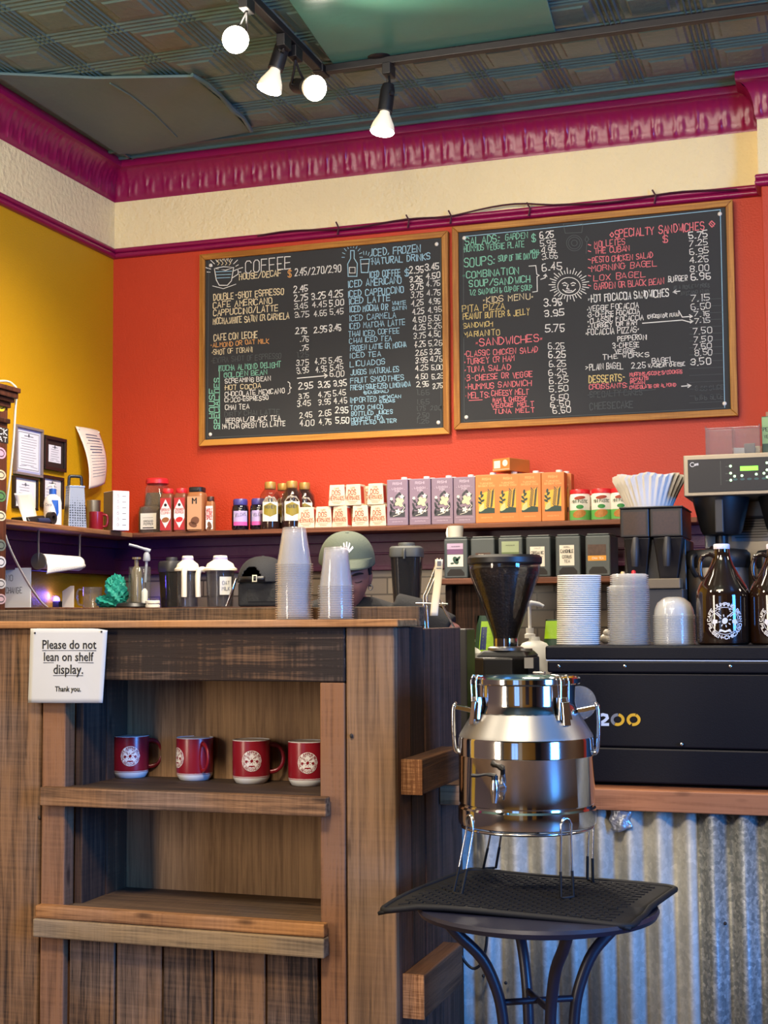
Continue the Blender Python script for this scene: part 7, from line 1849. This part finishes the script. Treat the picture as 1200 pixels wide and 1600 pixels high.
# ================================================================== coffee bins, brewer, servers on the side station
M_binfr = mat('bin_black', srgb(26, 22, 22), 0.4); M_binwin = mat('coffee_behind_window', srgb(62, 40, 24), 0.3, vary=0.5, vscale=150, coat=0.3)
SY = 4.75
st = thing('side_station', 'dark counter at the side carrying the grinder bins and coffee brewer', 'counter', (-.2, 4.95, 0))
zst = at(1120, 1010, y=4.70).z - 0.02
b = WM(st); b.box(-.80, .55, 4.55, 5.35, zst - .03, zst - .0005); b.build('worktop', M_satin, st, bevel=.003)
b = WM(st); b.box(-.79, .55, 4.6, 5.33, 0, zst - .031); b.build('cabinet', M_wdark, st, bevel=.003)
p = at(1026, 930, y=SY); k = pm(p); bz = lambda v: at(1026, v, y=SY).z - zst
t = thing('bean_dispenser', 'black twin coffee dispenser with brown windows under the paper filters', 'dispenser', (p.x, SY, zst))
for s, x0, x1 in ((-1, -52, -7), (1, -6, 44)):
    b = MB(); a, c = x0 * k, x1 * k; m_ = (a + c) / 2
    b.hexa([(m_ - 14 * k, .0, bz(905)), (m_ + 14 * k, .0, bz(905)), (m_ + 14 * k, .12, bz(905)), (m_ - 14 * k, .12, bz(905))], [(a + 4 * k, -.03, bz(840)), (c, -.03, bz(840)), (c, .2, bz(840)), (a + 4 * k, .2, bz(840))])
    b.box(a, c, -.04, .24, bz(840), bz(795)); hp = b.build('hopper', M_binfr, t, bevel=.004)
    b = MB(); b.rect(a + 5 * k, c - 5 * k, bz(836), bz(800), front(-.0415)); b.build('window', M_binwin, hp)
    b = MB(); b.box(a - k, c + k, -.045, .245, bz(795), bz(792.5)); b.build('lid', M_blkplas, hp, bevel=.002)
    b = MB(); b.tube([(m_ + 2 * k, -.05, bz(842)), (m_ + 2 * k, -.07, bz(862)), (m_ + 1 * k, -.06, bz(885))], [5 * k, 6.5 * k, 5 * k], 12); b.build('chute_handle', M_dgrey, hp, smooth=60)
b = MB(); b.box(-50 * k, 46 * k, .02, .26, bz(1000) if bz(1000) > 0 else 0.0, bz(842)); b.build('back_body', M_binfr, t, bevel=.004)
b = MB(); b.box(-46 * k, 46 * k, -.09, .22, 0.0, bz(921)); b.build('base', M_dgrey, t, bevel=.004)
b = MB(); b.box(-8 * k, 42 * k, -.10, -.02, bz(920.5), bz(905)); b.build('drawer', mat('tan_drawer', srgb(112, 98, 76), 0.5), t, bevel=.003)
# paper filters
M_filter = mat('filter_paper', srgb(236, 232, 222), 0.85)
pf = at(1015, 790, y=SY + .08); zf = zst + bz(792.5) + .0008; kf = pm(pf); kk0 = None
for i in range(4):
    R0, R1, hh = 34 * kf, 54 * kf, 46 * kf
    b = MB(); n = 160
    def fl(u, v):
        a = 2 * PI * u; r = R0 + (R1 - R0) * v; w = 1 + .06 * v * math.cos(32 * a) ; return (r * w * math.cos(a), r * w * math.sin(a), hh * v + .004 * v * math.sin(7 * a))
    loc = (pf.x, SY + .08, zf + i * .0035)
    labf = ['white fluted paper coffee filter nested in the pile on the dispenser', 'topmost fluted paper coffee filter of the pile'][i == 3]
    if kk0 is None:
        b.grid(n, 6, fl); b.lathe([(0, .0), (R0 * .99, 0.0)], 40); kk0 = b.build('coffee_filter', M_filter, None, smooth=70); kk0.location = loc; tag(kk0, labf, 'coffee filter', 'paper coffee filters')
    else:
        c = kk0.copy(); COL.objects.link(c); c.location = loc; c.rotation_euler = (0, 0, .03 * i); c['label'] = labf
# brewer
M_brew = mat('brewer_panel', srgb(16, 17, 24), 0.45); M_brst = mat('brushed_champagne', (0.30, 0.26, 0.20), 0.42, 0.8); M_lcd = mat('lit_display', (.2, .9, .05), 0.4, emit=(.25, 1.0, .05), estr=1.1); M_led = mat('lit_led', (.6, 1, .5), 0.4, emit=(.55, 1.0, .45), estr=2.2); M_gpad = mat('dark_button', srgb(44, 84, 84), 0.4)
BYF = 4.70
bp_ = lambda u, v, y=BYF: at(u, v, y=y)
xb0 = bp_(1068, 740).x; zb1, zb0 = bp_(1069, 712).z, bp_(1070, 776).z
kb = pm(bp_(1110, 745)); XE = xb0 + .47
t = thing('coffee_brewer', 'steel twin coffee brewer with a dark lit control panel', 'coffee brewer', (xb0 + .235, BYF + .2, zst)); 
def bb(name, m, x0, x1, y0, y1, z0, z1, bev=.003, par=None):
    b = WM(t); b.box(x0, x1, y0, y1, z0, z1); return b.build(name, m, par or t, bevel=bev)
bb('head', M_brst, xb0, XE, BYF, BYF + .42, zb0, zb1)
pan = bb('control_panel', M_brew, xb0 + 7 * kb, XE - 7 * kb, BYF - .004, BYF, zb0 + 6 * kb, zb1 - 7 * kb, 0.001)
z_ = lambda v: at(1130, v, y=BYF).z; x_ = lambda u: at(u, 745, y=BYF).x
f = front(BYF - .0052)
def deco(name, m, fnc):
    b = WM(t); fnc(b); o = b.build(name, m, t); return o
deco('display', M_lcd, lambda b: b.rect(x_(1157), x_(1185), z_(737), z_(730), f))
for u, v in ((1142, 729), (1142, 740), (1142, 751), (1148, 745), (1159.5, 744.5), (1182, 743), (1194, 742), (1199, 726), (1199, 737), (1199, 748)):
    deco('button_light', M_led, lambda b: b.ell(x_(u), z_(v), 1.9 * kb, 1.9 * kb, 0, f))
for u in (1149, 1160, 1171, 1182, 1194): deco('button', M_gpad, lambda b: b.ell(x_(u), z_(750), 3.6 * kb, 1.8 * kb, 0, f))
b = WM(t); f4 = lambda u, q: (u, BYF - .0056, q); xx, zz = x_(1078), z_(727)
st_, tot = strokes('CURTIS')
b.pline([(xx + (4.5 + 3.4 * math.cos(a)) * kb, zz + (2.6 + 3.2 * math.sin(a)) * kb) for a in [math.radians(q) for q in range(50, 320, 20)]], .9 * kb, f4)
for pl in strokes('URTIS')[0]: b.pline([(xx + (7.5 + u * .27) * kb, zz + (.6 + u * .04 + q * .48) * kb) for u, q in pl], .7 * kb, f4)
b.build('lettering', M_logo, t)
b = WM(t); b.rect(x_(1126), x_(1126.8), z_(758), z_(720), f); b.rect(x_(1134), x_(1140), z_(730), z_(729), f); b.rect(x_(1134), x_(1140), z_(741), z_(740), f); b.rect(x_(1134), x_(1140), z_(752), z_(751), f); b.build('panel_print', M_greyrub, t)
bb('back_column', M_brst, xb0 + .04, XE - .04, BYF + .25, BYF + .41, zst + .031, zb0 - .001)
bb('base', M_brst, xb0 + .005, XE - .005, BYF - .02, BYF + .42, 0.0 + zst + .0005 if False else zst + .001, zst + .03)
for uc in (1122, 1228):
    xc = bp_(uc, 800).x; yc = BYF + .12; kz = pm((xc, yc, 1.6)); q = lambda v: at(1122, v, y=yc).z
    b = WM(t); n = 40
    def cone(r0, z0, r1, z1): b.lathe([(r0, z0), (r1, z1)], 40, (xc, yc, 0))
    b.lathe([(0, q(850)), (10 * kz, q(850)), (10 * kz, q(838)), (28 * kz, q(836)), (32 * kz, q(829)), (43 * kz, q(784)), (44 * kz, q(778)), (0, q(778))], 40, (xc, yc, 0)); bc = b.build('brew_cone', M_blkplas, t, smooth=35)
    b = WM(t); b.box(xc - 6 * kz, xc + 7 * kz, yc - 46 * kz, yc - 20 * kz, q(835), q(783)); b.build('handle', M_dgrey, bc, bevel=.004)
p = bp_(1176, 822, BYF + .24)
b = WM(t); b.box(p.x - 34 * kb, p.x + 34 * kb, BYF + .245, BYF + .248, at(1176, 845, y=BYF + .24).z, at(1176, 806, y=BYF + .24).z); ns = b.build('notice_plate', mat('notice_grey', srgb(140, 136, 134), 0.5), t)
b = WM(t)
for j in range(8): zq = at(1176, 810 + 4.2 * j, y=BYF + .24).z; b.line((p.x - 28 * kb, zq), (p.x + (20 + 8 * R_.random()) * kb, zq), .0022, front(BYF + .2435))
b.build('notice_print', M_ink, t)
# servers
def server(label, u, y):
    p = bp_(u, 900, y); k = pm(p); q = lambda v: at(u, v, y=y).z - zst
    t = thing('coffee_server', label, 'coffee server', (p.x, y, zst + .031), 0, 'insulated coffee servers'); q0 = -.031
    b = MB(); b.lathe([(0, .001), (44 * k, 0), (46 * k, .01), (46 * k, q(886) + q0), (0, q(886) + q0)], 48); b.build('body', M_satin, t, smooth=35)
    b = MB(); b.lathe([(47 * k, q(888) + q0), (50 * k, q(880) + q0), (50 * k, q(866) + q0), (45 * k, q(860) + q0), (12 * k, q(856) + q0), (10 * k, q(853) + q0), (0, q(853) + q0)], 48); b.build('lid', M_blkplas, t, smooth=40)
    b = MB(); b.tube(smooth_pts([(-30 * k, -40 * k, q(868) + q0), (-34 * k, -48 * k, q(872) + q0), (-34 * k, -48 * k, q(890) + q0), (-30 * k, -38 * k, q(900) + q0)], 3), 4 * k, 10); b.build('handle', M_blkplas, t, smooth=60)
    return t
server('steel coffee server with black lid behind the emblem jug', 1122, BYF + .12); server('steel coffee server at the picture edge behind the cut off jug', 1232, BYF + .12)
# clear organiser with packets, green box
M_acr = clear('clear_acrylic', (0.92, 0.90, 0.89), 0.10, 0.04)
zt_ = zb1; OY = BYF + .12
xo0, xo1 = at(1103, 704, y=OY - .05).x, at(1188, 702, y=OY - .05).x; ho = at(1140, 668, y=OY).z - zt_
t = thing('clear_organiser', 'clear plastic organiser with two bins on top of the coffee brewer', 'organiser', ((xo0 + xo1) / 2, OY, zt_ + .0005)); w = (xo1 - xo0) / 2
b = MB(); th = .003
b.box(-w, w, -.06, .06, 0, th); b.box(-w, -w + th, -.06, .06, th, ho); b.box(w - th, w, -.06, .06, th, ho); b.box(-w, w, -.06, -.06 + th, th, ho * .92); b.box(-w, w, .06 - th, .06, th, ho); b.box(-.002, .002, -.06, .06, th, ho * .92); b.build('tray', M_acr, t)
b = MB(); b.tube([(-w, -.06, ho * .92), (w, -.06, ho * .92), (w, .06, ho), (-w, .06, ho)], .002, 6, closed=True); b.build('rim', M_acr, t, smooth=60)
M_pk = mat('cream_packet', srgb(226, 220, 190), 0.6); M_pkg = mat('grey_packet', srgb(120, 122, 112), 0.6, vary=.3, vscale=120)
for i, (dx, rz, m, hh, lab) in enumerate(((.018, .4, M_pk, .026, 'cream paper packet in the clear organiser, nearest its middle divider'), (.050, -.2, M_pkg, .042, 'grey printed packet standing tallest in the clear organiser'), (.072, .15, M_pk, .034, 'cream paper packet at the end of the clear organiser'))):
    b = MB(); b.box(-.018, .018, -.004, .004, 0, hh); b.build; o = b.build('paper_packet', m, None, bevel=.0015); o.location = ((xo0 + xo1) / 2 + dx, OY - .02 + .02 * i, zt_ + .0042); o.rotation_euler = (-.12, 0, rz); tag(o, lab, 'packet', 'packets in the clear organiser')
b = MB(); b.box(-.03, .02, -.02, .02, 0, .006); o = b.build('clear_cover', M_clid, None, bevel=.002); o.location = ((xo0 + xo1) / 2 - .05, OY, zt_ + .0042); tag(o, 'flat clear piece lying in the emptier bin of the organiser', 'cover')
xg = at(1191, 700, y=OY).x; hg = at(1195, 652, y=OY).z - zt_
t = thing('tea_packet', 'dark green packet with pale label at the picture edge on the coffee brewer', 'packet', (xg + .035, OY, zt_ + .0005))
b = MB(); b.box(-.034, .034, -.02, .02, 0, hg); b.build('body', M_dgreen, t, bevel=.003); b = MB(); b.rect(-.033, .033, hg * .3, hg * .98, front(-.0206)); b.build('label', mat('pale_green_label', srgb(136, 164, 108), 0.5), t)
b = MB(); printed(b, 'PE', -.022, hg * .62, .012, front(-.0212)); printed(b, 'VE', -.020, hg * .44, .010, front(-.0212)); b.build('label_lettering', M_ink, t)
b = MB(); b.box(-.02, .02, -.012, .012, hg, hg + .016); b.build('cap', mat('tan_cap', srgb(150, 110, 80), .5), t, bevel=.002)

# ================================================================== dark cabinet with stickers, its cable
M_cab = wood('cabinet_wood', srgb(40, 20, 14), srgb(86, 46, 30), 'z', 1, .2, .4, .05)
CY = 4.2; cz = lambda u, v: at(u, v, y=CY)
CD = .30; xr = at(11, 760, y=CY + CD).x; ztop = at(28, 606, y=CY + CD).z
t = thing('dark_cabinet', 'dark wooden cabinet with moulded top and round stickers on its post', 'cabinet', (xr - .2, CY + .2, 0))
b = WM(t); b.box(xr - .36, xr, CY, CY + CD, .02, ztop - .07); b.build('body', M_cab, t, bevel=.004)
b = WM(t)
for i, (o, z0, z1) in enumerate(((.010, -.075, -.055), (.022, -.055, -.04), (.034, -.04, -.018), (.042, -.018, 0))): b.box(xr - .36, xr + o, CY - o, CY + CD + o * .5, ztop + z0, ztop + z1)
b.build('cornice', M_cab, t, bevel=.003)
zz = at(10, 658, x=xr).z; b = WM(t); b.box(xr - .36, xr + .012, CY - .012, CY + CD, zz - .01, zz + .008); b.build('moulding', M_cab, t, bevel=.003)
b = WM(t); b.box(xr - .36, xr + .01, CY - .01, CY + CD, .0, .10); b.build('plinth', M_cab, t, bevel=.003)
for i, (v, c, rr) in enumerate(((632, (214, 178, 40), 11), (708, (200, 150, 170), 9), (742, (200, 180, 150), 8), (775, (74, 120, 70), 9), (806, (196, 190, 160), 8), (852, (90, 100, 92), 9), (878, (190, 188, 190), 9), (912, (176, 172, 168), 8), (936, (180, 150, 150), 8))):
    p = at(1, v, x=xr); k = pm(p); b = WM(t); sf = lambda o: (lambda u, q: (xr + o, u, q)); b.ell(p.y, p.z, 14 * k, rr * k, 0, sf(.0012), 18); s_ = b.build('sticker', mat('sticker_%d' % i, srgb(*c), .5), t)
    b = WM(t); b.pline([(p.y + 9 * k * math.cos(a), p.z + rr * .6 * k * math.sin(a)) for a in [2 * PI * j / 10 for j in range(11)]], 1.4 * k, sf(.0018)); b.build('sticker_print', M_ink, s_)
p = at(0, 680, x=xr); k = pm(p)
b = WM(t); b.rect(p.y - 50 * k, p.y + 22 * k, p.z - 11 * k, p.z + 13 * k, sf(.0012)); s_ = b.build('sticker', mat('black_sticker', srgb(30, 28, 28), .5), t)
b = WM(t); printed(b, 'BLACK', p.y - 12 * k, p.z + 2 * k, 9 * k, sf(.0018), 60 * k); printed(b, 'CAT', p.y, p.z - 9 * k, 7 * k, sf(.0018), 36 * k); b.build('lettering', M_logo, s_)
M_cable = mat('ivory_cable', srgb(214, 206, 186), 0.5)
pts = [at(-30, 604, y=CY + .1) + Vector((0, 0, .012)), at(8, 597, y=CY + CD + .01) + Vector((0, 0, .004)), at(22, 603, y=CY + CD + .02) + Vector((0, 0, .002)), at(26, 612, y=CY + CD + .03), at(24, 640, y=CY + CD + .03), at(21, 690, y=CY + CD + .02), at(15, 750, y=CY + CD + .02), at(8, 800, y=CY + CD + .02), at(5, 822, y=CY + CD + .02), at(16, 858, y=CY + CD + .1), at(40, 905, y=CY + CD + .3), at(62, 938, y=5.0), at(74, 949, y=5.2)]
b = MB(); b.tube(smooth_pts(pts, 5), .0042, 8); tag(b.build('cable', M_cable, None, smooth=60), 'ivory cable hanging from the dark cabinet top down to the work counter', 'cable')
